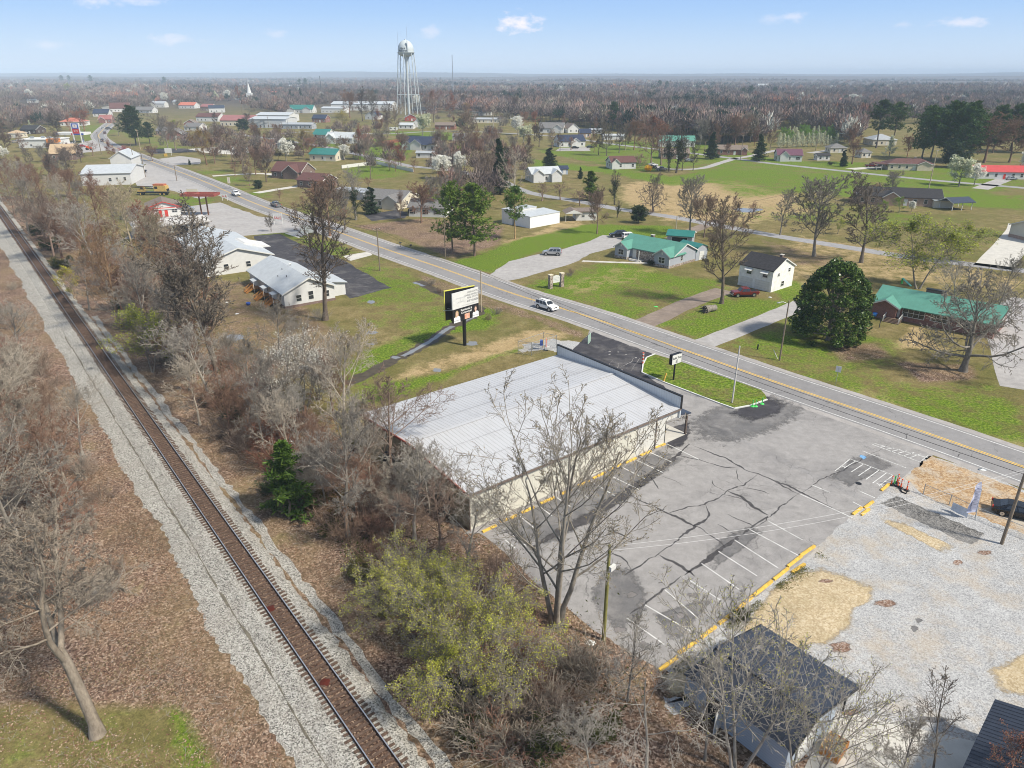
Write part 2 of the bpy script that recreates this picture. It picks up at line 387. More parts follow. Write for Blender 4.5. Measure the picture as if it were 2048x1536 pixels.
def catmull(pts,n=12):
 pts=[Vector(p[:2])for p in pts];out=[]
 for i in range(len(pts)-1):
  p0=pts[max(i-1,0)];p1=pts[i];p2=pts[i+1];p3=pts[min(i+2,len(pts)-1)]
  for j in range(n):
   t=j/n
   out.append(.5*((2*p1)+(p2-p0)*t+(2*p0-5*p1+4*p2-p3)*t*t+(3*p1-p0-3*p2+p3)*t**3))
 return out+[pts[-1]]
def offs(line,d):
 out=[]
 for i,p in enumerate(line):
  t=(line[min(i+1,len(line)-1)]-line[max(i-1,0)]).normalized()
  out.append(p+Vector((t.y,-t.x))*d)
 return out
def ribbon(name,line,d0,d1,z,m,jit=0.,struct_=True,b=None):
 a=offs(line,d0);c=offs(line,d1)
 if jit:a=[q+Vector((rng.gauss(0,jit),rng.gauss(0,jit)))for q in a];c=[q+Vector((rng.gauss(0,jit),rng.gauss(0,jit)))for q in c]
 own=b is None
 b=b or MB()
 v=[(q.x,q.y,z)for q in a]+[(q.x,q.y,z)for q in c];n=len(a)
 b.mesh(v,[(i,i+1,n+i+1,n+i)for i in range(n-1)],m)
 if not own:return
 o=b.build(name)
 if o.data.polygons[0].normal.z<0:o.data.flip_normals()
 return struct(o)if struct_ else o
def mat_asphalt(name,col,dark,amt,lo=.52,hi=.66,scale=.09,fine=.2,var=.16,net=0):
 t=NT(name);co=t.co()
 n=t.noise(co,scale,7,.72,.6);f=t.noise(co,14,3,.8);m_=t.noise(co,.8,6,.7)
 c=t.mix(t.ramp(n,[(lo,0.),(hi,amt)]),col,dark)
 c=t.mix(1.0,c,t.ramp(f,[(.25,1-fine),(.75,1+fine)]),'MULTIPLY')
 c=t.mix(1.0,c,t.ramp(m_,[(.3,1-var),(.7,1+var)]),'MULTIPLY')
 if net:
  w_=t.n('ShaderNodeVectorMath',operation='ADD');nz=t.n('ShaderNodeTexNoise');nz.inputs['Scale'].default_value=.5;nz.inputs['Detail'].default_value=5;t.l(co,nz.inputs['Vector']);sc_=t.n('ShaderNodeVectorMath',operation='SCALE');sc_.inputs['Scale'].default_value=2.2
  t.l(nz.outputs['Color'],sc_.inputs[0]);t.l(co,w_.inputs[0]);t.l(sc_.outputs[0],w_.inputs[1])
  for sc2,wd,am in((.22,.012,.75),(.7,.02,.45)):
   v=t.voro(w_.outputs[0],sc2,'DISTANCE_TO_EDGE');ln=t.ramp(v.outputs['Distance'],[(0.,1.),(wd,0.)]);gate=t.ramp(t.noise(co,.11,3),[(.5,0.),(.62,am)])
   c=t.mix(t.math('MULTIPLY',ln,gate),c,(.06,.057,.058))
 t.bump(f,.25,.02)
 return t.fin(c,.88,0,.2)
M_ROAD=mat_asphalt('road_asphalt',(.245,.238,.24),(.17,.167,.172),.7,.45,.7,.05,.13,.1,1)
M_SHOULDER=mat_asphalt('road_shoulder_asphalt',(.34,.32,.31),(.24,.23,.22),.5,.45,.7,.2)
M_LOT=mat_asphalt('worn_car_park_asphalt',(.285,.273,.268),(.13,.126,.128),.7,.5,.74,.085,.24,.17,1)
M_SEAL=mat_asphalt('fresh_black_sealcoat',(.05,.048,.055),(.17,.16,.155),.75,.5,.7,.2,.35,.3)
M_DRIVE=mat_asphalt('grey_driveway',(.36,.345,.34),(.24,.23,.225),.5,.45,.7,.12)
M_LANE=mat_asphalt('lane_asphalt',(.29,.285,.295),(.2,.2,.2),.5,.45,.7,.06)
M_DIRTD=mat_asphalt('dirt_driveway',(.25,.2,.165),(.15,.12,.1),.6,.4,.6,.2)
M_CRACK=mat('tar_filled_crack',(.06,.056,.058),.75,.4,1.5)
M_LINEW=mat('worn_white_road_paint',(.58,.58,.57),.7,.25,1.2)
M_LINEY=mat('worn_yellow_road_paint',(.66,.42,.08),.7,.2,1.2)
M_GRAVEL=mat_stones('pale_crushed_gravel',[(.22,.22,.225),(.33,.33,.333),(.38,.38,.383),(.48,.48,.48)],12,(.42,.33,.22),.4,.9,.3,.13)
M_SAND=mat_stones('sandy_fill',[(.33,.255,.155),(.44,.35,.225),(.53,.45,.32)],8,(.26,.2,.09),.35,.95,.3,.13)
M_WATER=NT('shallow_water').fin((.2,.205,.21),.22,0,.5)
ROADPX=[(222,246),(212,254),(202,264),(198,274),(222,292),(287,317),(390,355.5),(512,407.5),(637,450),(762,495),(887,537.5),(1024,586.5),(1174,632.5),(1374,702),(1536,759),(1786,843),(2036,930),(2300,1025),(2700,1190)]
ROAD=catmull([P(*q)for q in ROADPX][::-1],10)
def roadline(a,b):return ROAD[a:b]
struct(ribbon('highway_shoulder',ROAD,-5.4,5.4,.0132,M_SHOULDER,.05))
ribbon('highway',ROAD,-4.35,4.35,.016,M_ROAD)
for d0,d1,m in((-3.95,-3.80,M_LINEW),(3.80,3.95,M_LINEW)):ribbon('edge_line',ROAD,d0,d1,.022,m)
for d0,d1 in((-.26,-.09),(.09,.26)):ribbon('centre_line',ROAD,d0,d1,.022,M_LINEY)
def lane(name,px,w,m,z=.012,n=8,jit=.06):
 return ribbon(name,catmull([P(*q)for q in px],n),-w/2,w/2,z,m,jit)
lane('side_road',[(1000,360),(1054,384),(1164,404),(1242,419),(1344,434),(1536,469),(1678,492),(1836,517),(1961,531),(2200,560)],5.0,M_LANE)
lane('side_road',[(1330,300),(1469,317),(1536,326),(1686,342),(1861,360),(2048,376),(2250,396)],5.0,M_LANE)
lane('driveway',[(1469,317),(1440,326),(1400,337),(1340,338),(1300,330)],4,M_DRIVE)
lane('driveway',[(1555,300),(1500,312),(1469,317)],4,M_DRIVE);lane('driveway',[(1620,306),(1680,298)],5,M_DRIVE)
lane('driveway',[(1700,338),(1760,334),(1790,328)],6,CONC);lane('driveway',[(1960,378),(2000,362),(2025,352)],6,M_DRIVE)
lane('town_street',[(1000,360),(900,340),(820,332),(760,318),(700,305),(640,292),(560,280),(430,262)],5.5,M_LANE,.013)
lane('town_street',[(560,268),(640,262),(760,268),(900,262),(1100,272),(1240,290),(1330,300)],5,M_LANE)
lane('driveway',[(512,386),(560,378),(600,372)],4,CONC);lane('driveway',[(425,352),(520,347),(560,352)],4,CONC)
lane('driveway',[(1250,660),(1300,642),(1380,605),(1450,580)],4.6,M_DIRTD);lane('driveway',[(1380,697),(1440,675),(1540,635),(1610,605)],4.2,M_DRIVE)
lane('driveway',[(2048,780),(2010,640),(2060,600)],6,M_DRIVE);lane('driveway',[(1985,535),(2040,470),(2048,450)],8,CONC)
sheet('clinic_car_park',[(975,553),(1018,523),(1060,512),(1120,500),(1180,482),(1205,470),(1245,474),(1240,492),(1180,508),(1150,525),(1098,541),(1040,557),(1000,565)],.013,M_DRIVE,.1,2)
lane('footpath',[(1165,522),(1228,524.5),(1295,526)],1.4,CONC,.014)
lane('farm_track',[(1340,478),(1400,455),(1440,440)],4,M_DIRTD,.011)
sheet('sealed_car_park',[(508,472),(560,467),(600,488),(640,500),(690,522),(782,576),(700,597),(640,560),(560,530),(530,520)],.012,M_SEAL,.15,2)
sheet('driveway_apron',[(686,512),(738,503),(745,510),(700,522)],.013,CONC);sheet('driveway_apron',[(570,467),(610,458),(625,463),(598,476)],.013,CONC)
sheet('gravel_yard',[(262,345),(300,325),(345,340),(440,385),(400,398),(330,378),(275,372)],.008,M_DRIVE,.3,4)
sheet('car_park',[(360,415),(440,405),(520,432),(560,440),(640,462),(560,466),(510,470),(430,478),(250,478),(280,452)],.009,M_DRIVE,.3,4)
sheet('car_park',[(316,318),(360,312),(400,318),(400,328),(350,330)],.009,M_DRIVE,.3,4)
sheet('sealed_car_park',[(285,298),(370,297),(400,303),(310,308)],.009,M_SEAL,.3,4)
sheet('car_park',[(350,300),(480,290),(520,300),(480,310),(420,306)],.008,CONC,.3,4)
sheet('car_park',[(110,300),(200,275),(225,300),(160,306)],.008,M_DRIVE,.3,4)
sheet('car_park',[(1118,296),(1180,294),(1180,302),(1110,302)],.008,M_DRIVE,.3,4)
sheet('driveway',[(725,428),(790,420),(815,425),(812,436),(740,442)],.009,M_SEAL,.3,4)
LOTPX=[(930,1068),(960,1066),(1010,1106),(1100,1192),(1200,1268),(1325,1341),(1470,1222),(1625,1103),(1700,1036),(1790,966),(1866,910),(1868,896),(1720,845),(1545,778),(1440,745),(1180,658),(1168,690),(1150,745),(1240,840)]
sheet('car_park',LOTPX,.011,M_LOT,.08,.8)
sheet('fresh_sealcoat',[(1178,667),(1186,664),(1306,708),(1288,722),(1284,746),(1330,775),(1330,800),(1230,762),(1130,715)],.015,M_SEAL,.08,.6)
patch('fresh_sealcoat',[(1500,800),(1540,787),(1590,805),(1570,830),(1530,842),(1500,850),(1440,830)],.015,M_SEAL,4.0,.05)
patch('wet_patch',[(1335,852),(1382,842),(1386,865),(1368,895),(1338,905),(1322,880)],.015,M_SEAL,1.4,.04)
sheet('gravel_lot',[(1325,1338),(1450,1226),(1600,1106),(1690,1030),(1780,962),(1850,920),(1870,915),(1940,935),(2120,1010),(2400,1180),(2400,1560),(1700,1600),(1500,1400)],.007,M_GRAVEL,.12,.7)
patch('sandy_patch',[(1470,1260),(1540,1170),(1600,1135),(1650,1128),(1760,1168),(1756,1202),(1720,1216),(1712,1254),(1670,1290),(1560,1320),(1480,1300)],.012,M_SAND,1.8,.05)
patch('sandy_patch',[(1740,1028),(1800,1040),(1925,1098),(1900,1118),(1840,1085),(1760,1045)],.012,M_SAND,1.8,.05)
patch('sandy_patch',[(1960,1340),(2060,1290),(2200,1340),(2100,1410),(1990,1395)],.012,M_SAND,1.8,.05)
patch('sandy_patch',[(1310,1350),(1400,1320),(1420,1350),(1390,1390),(1330,1400)],.012,M_SAND,1.8,.05)
sheet('straw_verge',[(1860,912),(1960,948),(2200,1045),(2160,1110),(1960,1035),(1880,1005),(1840,985),(1810,955)],.011,mat_stones('pine_straw',[(.26,.16,.085),(.38,.255,.14),(.47,.36,.24)],6,(.44,.41,.36),.9,.95,.3,.2),.12,.5)
patch('dark_gravel_strip',[(1757,1005),(1790,990),(1975,1070),(1950,1092),(1905,1075)],.013,mat_stones('dark_gravel',[(.06,.06,.06),(.13,.125,.12),(.24,.23,.22)],8,(.3,.29,.28),.5),.5,.1)
sheet('concrete_slab',[(1655,1425),(1705,1428),(1990,1492),(1960,1600),(1560,1640),(1640,1470)],.012,CONC,0)
sheet('gravel_pad',[(1112,678),(1180,686),(1172,700),(1140,712),(1098,700),(1040,706),(1046,690)],.010,M_GRAVEL,.3,.6)
sheet('gravel_pad',[(1330,1398),(1385,1388),(1370,1420),(1340,1425)],.010,M_GRAVEL,.2,.4)
def stripes(name,segs,w,m,z=.020):
 for a,b_ in segs:
  A=Vector(P(*a)[:2]);B=Vector(P(*b_)[:2]);d=(B-A).normalized();n=Vector((-d.y,d.x))*w/2
  b=MB();b.poly([(*(A+n),z),(*(B+n),z),(*(B-n),z),(*(A-n),z)],soften(m))
  o=b.build(name);a_=o.data.attributes.new('edge','FLOAT','POINT');a_.data.foreach_set('value',np.full(4,rng.uniform(.55,.74),np.float32))
  if o.data.polygons[0].normal.z<0:o.data.flip_normals()
  struct(o)
def lerp2(a,b,t):return(a[0]+(b[0]-a[0])*t,a[1]+(b[1]-a[1])*t)
S=[]
for(x0,y0),(x1,y1)in(((1334,888),(1398,919)),((1300,905),(1345,925)),((1272,920),(1325,945)),((1245,935),(1290,958)),((1222,952),(1280,980)),((1180,962),(1230,992)),((1155,980),(1178,998)),((1113,995),(1142,1014)),((1079,1013),(1104,1032)),((1038,1031),(1068,1056)),((1024,1068),(1052,1092)),((1008,1078),(1030,1096))):S.append(((x0,y0),(x1,y1)))
S+=[((1437,1103),(1514,1152)),((1403,1127),(1480,1180)),((1469,1080),(1556,1136)),((1499,1059),(1604,1115)),((1536,1042),(1605,1080)),((1367,1153),(1440,1200)),((1330,1180),(1400,1240)),((1290,1210),(1380,1262)),((1253,1236),(1330,1290)),((1600,988),(1705,1036)),((1623,970),(1660,985)),((1716,981),(1750,996)),((1706,1004),(1728,1016))]
stripes('parking_line',S,.12,M_LINEW)
H1=[((1745,886),(1856,916)),((1745,889),(1842,925)),((1856,911),(1840,924))]
H1+=[(lerp2((1745,887),(1856,911),t),lerp2((1745,890),(1842,925),max(0,t-.12)))for t in(.25,.38,.5,.62,.75,.87)]
H2=[((1700,918),(1785,950)),((1700,918),(1682,933)),((1682,933),(1690,934)),((1752,966),(1768,975)),((1725,902),(1812,936)),((1670,942),(1682,933))]
H2+=[(lerp2((1700,919),(1787,952),t),lerp2((1683,934),(1764,976),max(0,t-.06)))for t in(.12,.3,.48,.66,.83,.98)]
stripes('hatched_bay_line',H1+H2,.11,M_LINEW)
for q in([(1714,912),(1721,908),(1736,914),(1730,921)],):patch('disabled_bay_mark',q,.021,mat('worn_blue_paint',(.16,.33,.55),.8,.4,2.5),.5,.1,.25)
def crack(px,w,z=.017,m=None):
 pts=[Vector(P(*q)[:2])for q in px];line=[]
 for a,b_ in zip(pts,pts[1:]):
  k=max(2,int((b_-a).length/.3));line+=[a.lerp(b_,j/k)for j in range(k)]
 line.append(pts[-1]);dr=Vector((0,0));n=len(line);w=w*1.25
 for i in range(n):
  dr=dr*.82+Vector((rng.gauss(0,.07),rng.gauss(0,.07)));line[i]=line[i]+dr*min(1,4*min(i,n-1-i)/n)
 b=MB();L=[];Rr=[];k=.7
 for i,p in enumerate(line):
  t=(line[min(i+1,n-1)]-line[max(i-1,0)]).normalized();nn=Vector((-t.y,t.x))
  k=min(1.25,max(.3,k+rng.gauss(0,.16)));q=w*k*min(1,.25+3*min(i,n-1-i)/n)
  L.append(p+nn*q/2);Rr.append(p-nn*q/2)
 b.mesh([(q.x,q.y,z)for q in L+line+Rr],[(i+o_,n+i+o_,n+i+1+o_,i+1+o_)for i in range(n-1)for o_ in(0,n)],soften(m or M_CRACK))
 o=b.build('pavement_crack')
 if o.data.polygons[0].normal.z<0:o.data.flip_normals()
 a_=o.data.attributes.new('edge','FLOAT','POINT');a_.data.foreach_set('value',np.array([0.]*n+[1.]*n+[0.]*n,np.float32));struct(o)
Cq=lambda*a:[(1024+a[i]/4,768+a[i+1]/4)for i in range(0,len(a),2)]
crack(Cq(1420,480,1290,600,1100,740,880,880,640,1050,400,1170,160,1310),1.5)
crack(Cq(900,860,1060,940,1240,1040,1480,1150,1660,1260,1700,1300),.45)
crack(Cq(1980,710,1850,820,1700,860,1640,920,1540,970,1420,985,1260,1030),.35)
crack(Cq(1550,970,1575,1040,1530,1110,1460,1150,1300,1270,1180,1370,980,1480,900,1530),.35)
crack(Cq(1440,490,1560,540,1740,620,1860,680,2048,750,2300,860,2560,990),.3)
crack(Cq(1320,570,1500,610,1700,670,1800,665),.25);crack(Cq(1800,680,1810,740,1850,800),.3);crack(Cq(1600,770,1640,820,1710,860),.2)
crack(Cq(1730,860,1830,900,1950,1000,2048,1050),.4);crack(Cq(2048,1060,1900,1160,1740,1270,1640,1340,1500,1430,1380,1530),.6)
crack(Cq(1640,1120,1740,1170,1820,1220),.3);crack(Cq(1720,1040,1830,1090,1930,1140),.35);crack(Cq(1180,1370,1330,1450,1460,1540),.35)
crack(Cq(560,1370,760,1440,930,1530),.3);crack(Cq(640,1080,760,1140,960,1250),.25);crack(Cq(980,660,1080,720,1170,840),.25);crack(Cq(780,1340,880,1420,950,1480),.3)
crack(Cq(1150,720,1340,790,1420,840),.15);crack(Cq(1850,830,1960,850,2060,880),.2);crack(Cq(1700,890,1830,915),.2)
crack([(1362,1152),(1330,1178),(1290,1208),(1260,1228)],.4);crack([(1600,985),(1560,1015),(1536,1036),(1500,1062)],.3);crack([(1790,880),(1700,930),(1640,962),(1600,988)],.14)
crack([(1600,990),(1560,970),(1537,955)],.25);crack([(1245,890),(1260,905),(1300,925),(1340,945)],.2)
for x,y in((1260,1190),(1360,1230),(1180,960),(1230,905),(1290,900),(1390,1190),(1290,1290),(1240,1320-60)):
 patch('oil_stain',[(x+rng.uniform(8,26)*cos(a),y+rng.uniform(4,12)*sin(a))for a in[k*pi/5 for k in range(10)]],.0145,mat_asphalt('stained_asphalt',(.13,.125,.12),(.22,.2,.2),.8,.4,.6,.4)if x==1260 else bpy.data.materials['stained_asphalt'],1.0,.03)
for px in([(1065,500+90),(1100,601)],[(1500,760),(1490,770)],[(1790,870),(1760,862)],[(1820,865),(1812,880)],[(1925,905),(1912,916)],[(1650,812),(1630,820)],[(1340,705),(1325,712)]):
 crack(px,.12,.020)
CW=[(1196,738),(1216,735),(1221,742),(1215,750),(1255,741),(1270,752)]
for x,y in[(1220,703),(1236,704),(1219,709),(1272,716),(1252,709),(1243,740)]:
 patch('pale_patch',[(x+rng.uniform(2,4.5)*cos(a),y+rng.uniform(1,2)*sin(a))for a in[k*pi/4 for k in range(8)]],.019,M_LOT,.3,.05,.3)
crack([(1230,742),(1238,728),(1222,722)],.16,.019,M_LOT);crack([(1262,742),(1272,730),(1280,716)],.16,.019,M_LOT);crack([(1240,735),(1262,724),(1268,716)],.14,.019,M_LOT);crack([(1196,745),(1215,737),(1226,720)],.14,.019,M_LOT)
CEN=MB();CEN.lathe([(0,.022),(.32,.022),(.34,.018)],(P(1717,967)[0],P(1717,967)[1],0),BLACK,16)
struct(CEN.build('drain_cover'))
o=sheet('grass_island',[(1310,709.5),(1293,716),(1286,730),(1284,746),(1330,766),(1380,785),(1440,808),(1468,818),(1500,812),(1534,800),(1530,790),(1522,781),(1440,752),(1370,727)],.09,M_GROUND)
a=o.data.color_attributes.new('cover','FLOAT_COLOR','POINT')
for q in a.data:q.color=(.78,0,0,1)
M_STAIN=mat_asphalt('stained_lot_asphalt',(.14,.136,.138),(.22,.21,.205),.75,.45,.62,.3,.25,.2)
patch('stained_asphalt',[(1340,850),(1440,790),(1500,815),(1560,775),(1640,815),(1600,850),(1540,880),(1440,905),(1370,890)],.0135,M_STAIN,6.,.05)
patch('stained_asphalt',[(955,1064),(1150,972),(1340,886),(1395,905),(1290,980),(1180,1050),(1080,1110),(1005,1100)],.0133,M_STAIN,4.5,.05)
patch('stained_asphalt',[(1160,1200),(1190,1130),(1270,1120),(1310,1190),(1290,1260),(1230,1285)],.0135,M_STAIN,4.5,.05)
patch('stained_asphalt',[(1400,1110),(1450,1065),(1520,1040),(1540,1060),(1480,1110),(1420,1150)],.0135,M_STAIN,2.6,.05)
patch('stained_asphalt',[(1330,1290),(1290,1230),(1380,1200),(1440,1190),(1400,1240),(1360,1290)],.0135,M_STAIN,2.6,.05)
patch('stained_asphalt',[(1640,960),(1700,910),(1760,900),(1800,930),(1740,960),(1690,985)],.0135,M_STAIN,4.,.05)
M_LPILE=mat_stones('leaf_pile',[(.12,.07,.05),(.24,.15,.11),(.36,.3,.26)],9,None,0,.95,.4,.2)
for x,y,a,c,m in((1768,1207,34,9,M_LPILE),(1682,1296,30,16,M_LPILE),(1652,1162,22,5,M_LPILE),(1915,1125,12,7,M_LPILE),(1829,1257,9,8,M_STAIN),(1838,1241,8,7,M_STAIN),(1700,1425,26,8,M_LPILE),(1970,1105,20,6,M_LPILE),(1860,1440,60,8,M_STAIN)):
 patch('debris_patch',[(x+a*rng.uniform(.8,1.2)*cos(k*pi/7),y+c*rng.uniform(.8,1.2)*sin(k*pi/7))for k in range(14)],.0146,m,1.,.03,.3)
b=MB()
for line in([(1310,709),(1293,716),(1286,730),(1284,746),(1330,766),(1380,785),(1440,808),(1468,818),(1500,812),(1534,800)],):
 w=[Vector(P(*q))for q in line]
 for a,c in zip(w,w[1:]):
  d=(c-a).normalized();n=Vector((-d.y,d.x,0))
  b.obox(a-n*.1-d*.04,d*((c-a).length+.08),n*.2,(0,0,.16),WHITE)
struct(b.build('kerb'))
def water(name,px,w,z=.012):
 return ribbon(name,catmull([P(*q)for q in px],8),-w/2,w/2,z,M_WATER,.08)
M_MUD=mat('wet_mud',(.07,.055,.035),.6,.35,1.2)
ribbon('ditch_bank',catmull([P(*q)for q in[(690,770),(745,742),(800,714),(830,700),(870,677),(902,654),(930,640),(960,622),(940,608),(880,585),(835,562)]],8),-1.1,1.1,.006,M_MUD,.25)
water('ditch_water',[(806,712),(835,697),(868,677),(888,662),(906,652)],.95);water('ditch_water',[(930,642),(945,636)],.7);water('ditch_water',[(828,565),(848,572)],.9)
for x,y,a,c in((944,687,14,5),(741,665,5,2),(742,604,9,3.5),(875,740,12,4),(744,666,14,4),(742,688,10,3),(470,675,22,7),(505,770,40,18),(1040,600-90,1,1),(1985-490,420,30,5),(790,715,12,3),(610,735,20,5),(380,655,8,2)):
 sheet('puddle',[(x+a*rng.uniform(.6,1.1)*cos(k*pi/6),y+c*rng.uniform(.6,1.1)*sin(k*pi/6))for k in range(12)],.009,M_WATER,.05,.5)
M_BAL=mat_stones('grey_ballast',[(.06,.056,.05),(.25,.238,.215),(.37,.355,.322),(.5,.485,.45)],12,(.24,.21,.18),.3,.9,.7,.12)
M_BALB=mat_stones('rust_stained_ballast',[(.03,.017,.012),(.075,.042,.03),(.13,.08,.055),(.3,.22,.16)],8.5,None,0,.95,.9,.2)
M_TIE=mat('creosoted_tie_timber',(.095,.062,.046),.9,.45,5,fine=.25)
M_RAILS=mat('rusty_rail_side',(.10,.048,.03),.8,.25,4)
def ballast():
 prof=[(-5.0,.0),(-4.2,.10),(-3.1,.17),(-2.95,.13),(-2.2,.30),(-1.75,.39),(-.76,.375),(.76,.375),(1.75,.39),(2.1,.25),(2.45,.02)]
 ss=np.arange(-45,330,.5);b=MB();v=[]
 for s in ss:
  for k,(l,z)in enumerate(prof):
   e={0:.13,len(prof)-1:.1}.get(k,.05)
   v.append(T(s,l+rng.gauss(0,e)*(1 if k in(0,len(prof)-1)else .5)+(.25*sin(s*.21)+.15*sin(s*.53)if k==0 else 0),z+(rng.gauss(0,.012)if 0<k<len(prof)-1 else-.01)))
 n=len(prof)
 b.mesh(v,[(i*n+j,i*n+j+1,(i+1)*n+j+1,(i+1)*n+j)for i in range(len(ss)-1)for j in range(n-1)if j!=6],M_BAL)
 b.mesh(v,[(i*n+6,i*n+7,(i+1)*n+7,(i+1)*n+6)for i in range(len(ss)-1)],M_BALB)
 o=b.build('track_ballast')
 if o.data.polygons[0].normal.z<0:o.data.flip_normals()
 struct(o)
ballast()
def lineT(s0,s1,l0,wob):return[Vector(T(s,l0+wob*sin(s*.31+l0)+wob*.6*sin(s*.83))[:2])for s in np.arange(s0,s1,1.0)]
ribbon('gravel_strip',lineT(-45,120,3.15,.12),-.42,.42,.012,M_BAL,.13)
M_SOIL=mat('dark_damp_soil',(.075,.05,.038),.9,.4,1.5)
ribbon('ballast_seam',lineT(-45,110,-3.02,.05),-.07,.07,.185,mat('ballast_fines',(.13,.115,.09),.9,.4,2),.05)
trk=thing('railway_track','straight single railway track with rusty brown ties and two shiny rails on grey ballast','railway',T(0,0))
def rail(l0):
 b=MB();g=TD;nn=TN
 for s0 in range(-45,330,25):
  a=Vector(T(s0,l0,.0))-Vector(T(0,0));e=g*25
  b.obox(a-nn*.036+Vector((0,0,.575)),e,nn*.072,(0,0,.04),STEEL)
  b.obox(a-nn*.035+Vector((0,0,.535)),e,nn*.07,(0,0,.04),M_RAILS)
  b.obox(a-nn*.012+Vector((0,0,.455)),e,nn*.024,(0,0,.08),M_RAILS)
  b.obox(a-nn*.07+Vector((0,0,.44)),e,nn*.14,(0,0,.016),M_RAILS)
 b.build('rail',trk)
rail(-.755);rail(.755)
def tie_box(b,s):
 c=Vector(T(s,rng.gauss(.02,.05),0))-Vector(T(0,0));a=rng.gauss(0,.015);w=rng.uniform(.19,.24)
 dn=(TN+TD*a).normalized();dt=Vector((-dn.y,dn.x,0));L=rng.uniform(2.5,2.68)
 b.obox(c-dn*L/2-dt*w/2+Vector((0,0,.30)),dn*L,dt*w,(0,0,.14+rng.gauss(0,.008)),M_TIE)
rest=MB();k=0;s=-5.0
while s<325:
 if k<100:
  b=MB();tie_box(b,s);b.build('tie',trk)
 else:tie_box(rest,s)
 k+=1;s+=.5+rng.gauss(0,.02)
o=rest.build('tie_run',trk);o['kind']='stuff'
M_RSTAIN=mat('rust_powder',(.075,.012,.006),.95,.3,3)
for x,y in((540,1217),(650,1364)):
 q=Vector(P(x,y,.45));b=MB()
 ring=[[q+Vector((r_*cos(a)*rng.uniform(.85,1.15)*.42,r_*sin(a)*rng.uniform(.85,1.15)*.42,z_))for a in[j*pi/9 for j in range(18)]]for r_,z_ in((1.,-.02),(.6,.03),(.15,.05))]
 v=sum(ring,[]);b.mesh(v,[(i*18+j,i*18+(j+1)%18,(i+1)*18+(j+1)%18,(i+1)*18+j)for i in range(2)for j in range(18)]+[tuple(range(36,54))],M_RSTAIN,True)
 struct(b.build('rust_heap'))
def perp(d):
 x,y,z=d
 if abs(z)<.9:e=(y,-x,0.0)
 else:e=(0.0,z,-y)
 n=sqrt(e[0]**2+e[1]**2+e[2]**2);e=(e[0]/n,e[1]/n,e[2]/n)
 g=(d[1]*e[2]-d[2]*e[1],d[2]*e[0]-d[0]*e[2],d[0]*e[1]-d[1]*e[0])
 return e,g
def norm(d):
 n=sqrt(d[0]**2+d[1]**2+d[2]**2);return(d[0]/n,d[1]/n,d[2]/n)
def grow(out,tips,R_,lev,p,d,L,r,prm):
 """one limb and, recursively, everything that leaves it"""
 q=prm[lev];n=q['seg'];wob=q.get('wob',.15);trop=q.get('trop',.05);tip=q.get('tip',.25)
 pts=[p];rad=[r];st=L/n
 for i in range(n):
  d=norm((d[0]+R_.gauss(0,wob),d[1]+R_.gauss(0,wob),d[2]+R_.gauss(0,wob)+trop))
  p=(p[0]+d[0]*st,p[1]+d[1]*st,p[2]+d[2]*st)
  pts.append(p);rad.append(max(q.get('rmin',.004),r*(1-(1-tip)*(i+1)/n)))
 out[lev].append((pts,rad))
 if lev+1>=len(prm):
  tips.append((p,d));tips.append((pts[max(0,n-1)],d));return
 c=prm[lev+1];k=c['kids']if lev else c['kids'];k=max(1,int(k*(.8+.4*R_.random())*(1 if lev==0 else min(1.25,.35+L/q.get('Lref',L)))))
 s0=c.get('start',.3);az=R_.random()*6.28
 for j in range(k):
  t=s0+(1-s0)*(j+R_.random()*.9)/k;t=min(t,.995)
  f=t*n;i=min(int(f),n-1);f-=i
  a,b_=pts[i],pts[i+1]
  pp=(a[0]+(b_[0]-a[0])*f,a[1]+(b_[1]-a[1])*f,a[2]+(b_[2]-a[2])*f)
  dd=norm((b_[0]-a[0],b_[1]-a[1],b_[2]-a[2]));e,g=perp(dd)
  az+=2.4+R_.gauss(0,.5)
  u=(t-s0)/(1-s0+1e-6)
  ang=radians(c.get('ang',45)+(c.get('angtop',c.get('ang',45))-c.get('ang',45))*u+R_.gauss(0,c.get('angv',9)))
  ca,sa=cos(ang),sin(ang);cz,sz=cos(az),sin(az)
  nd=norm(tuple(dd[w]*ca+(e[w]*cz+g[w]*sz)*sa for w in range(3)))
  sh=c.get('shape','taper')
  if sh=='taper':m=1-.55*u
  elif sh=='round':m=.55+.75*sin(pi*min(1,u*.9+.12))-.25*u
  elif sh=='cone':m=1.05-.92*u
  elif sh=='vase':m=.8+.35*u
  else:m=1
  LL=L*c['len']*m*R_.uniform(.75,1.2)
  ra=rad[i]+(rad[i+1]-rad[i])*f
  grow(out,tips,R_,lev+1,pp,nd,LL,min(ra*.8,max(c.get('rmin',.004),ra*c.get('rr',.55))),prm)
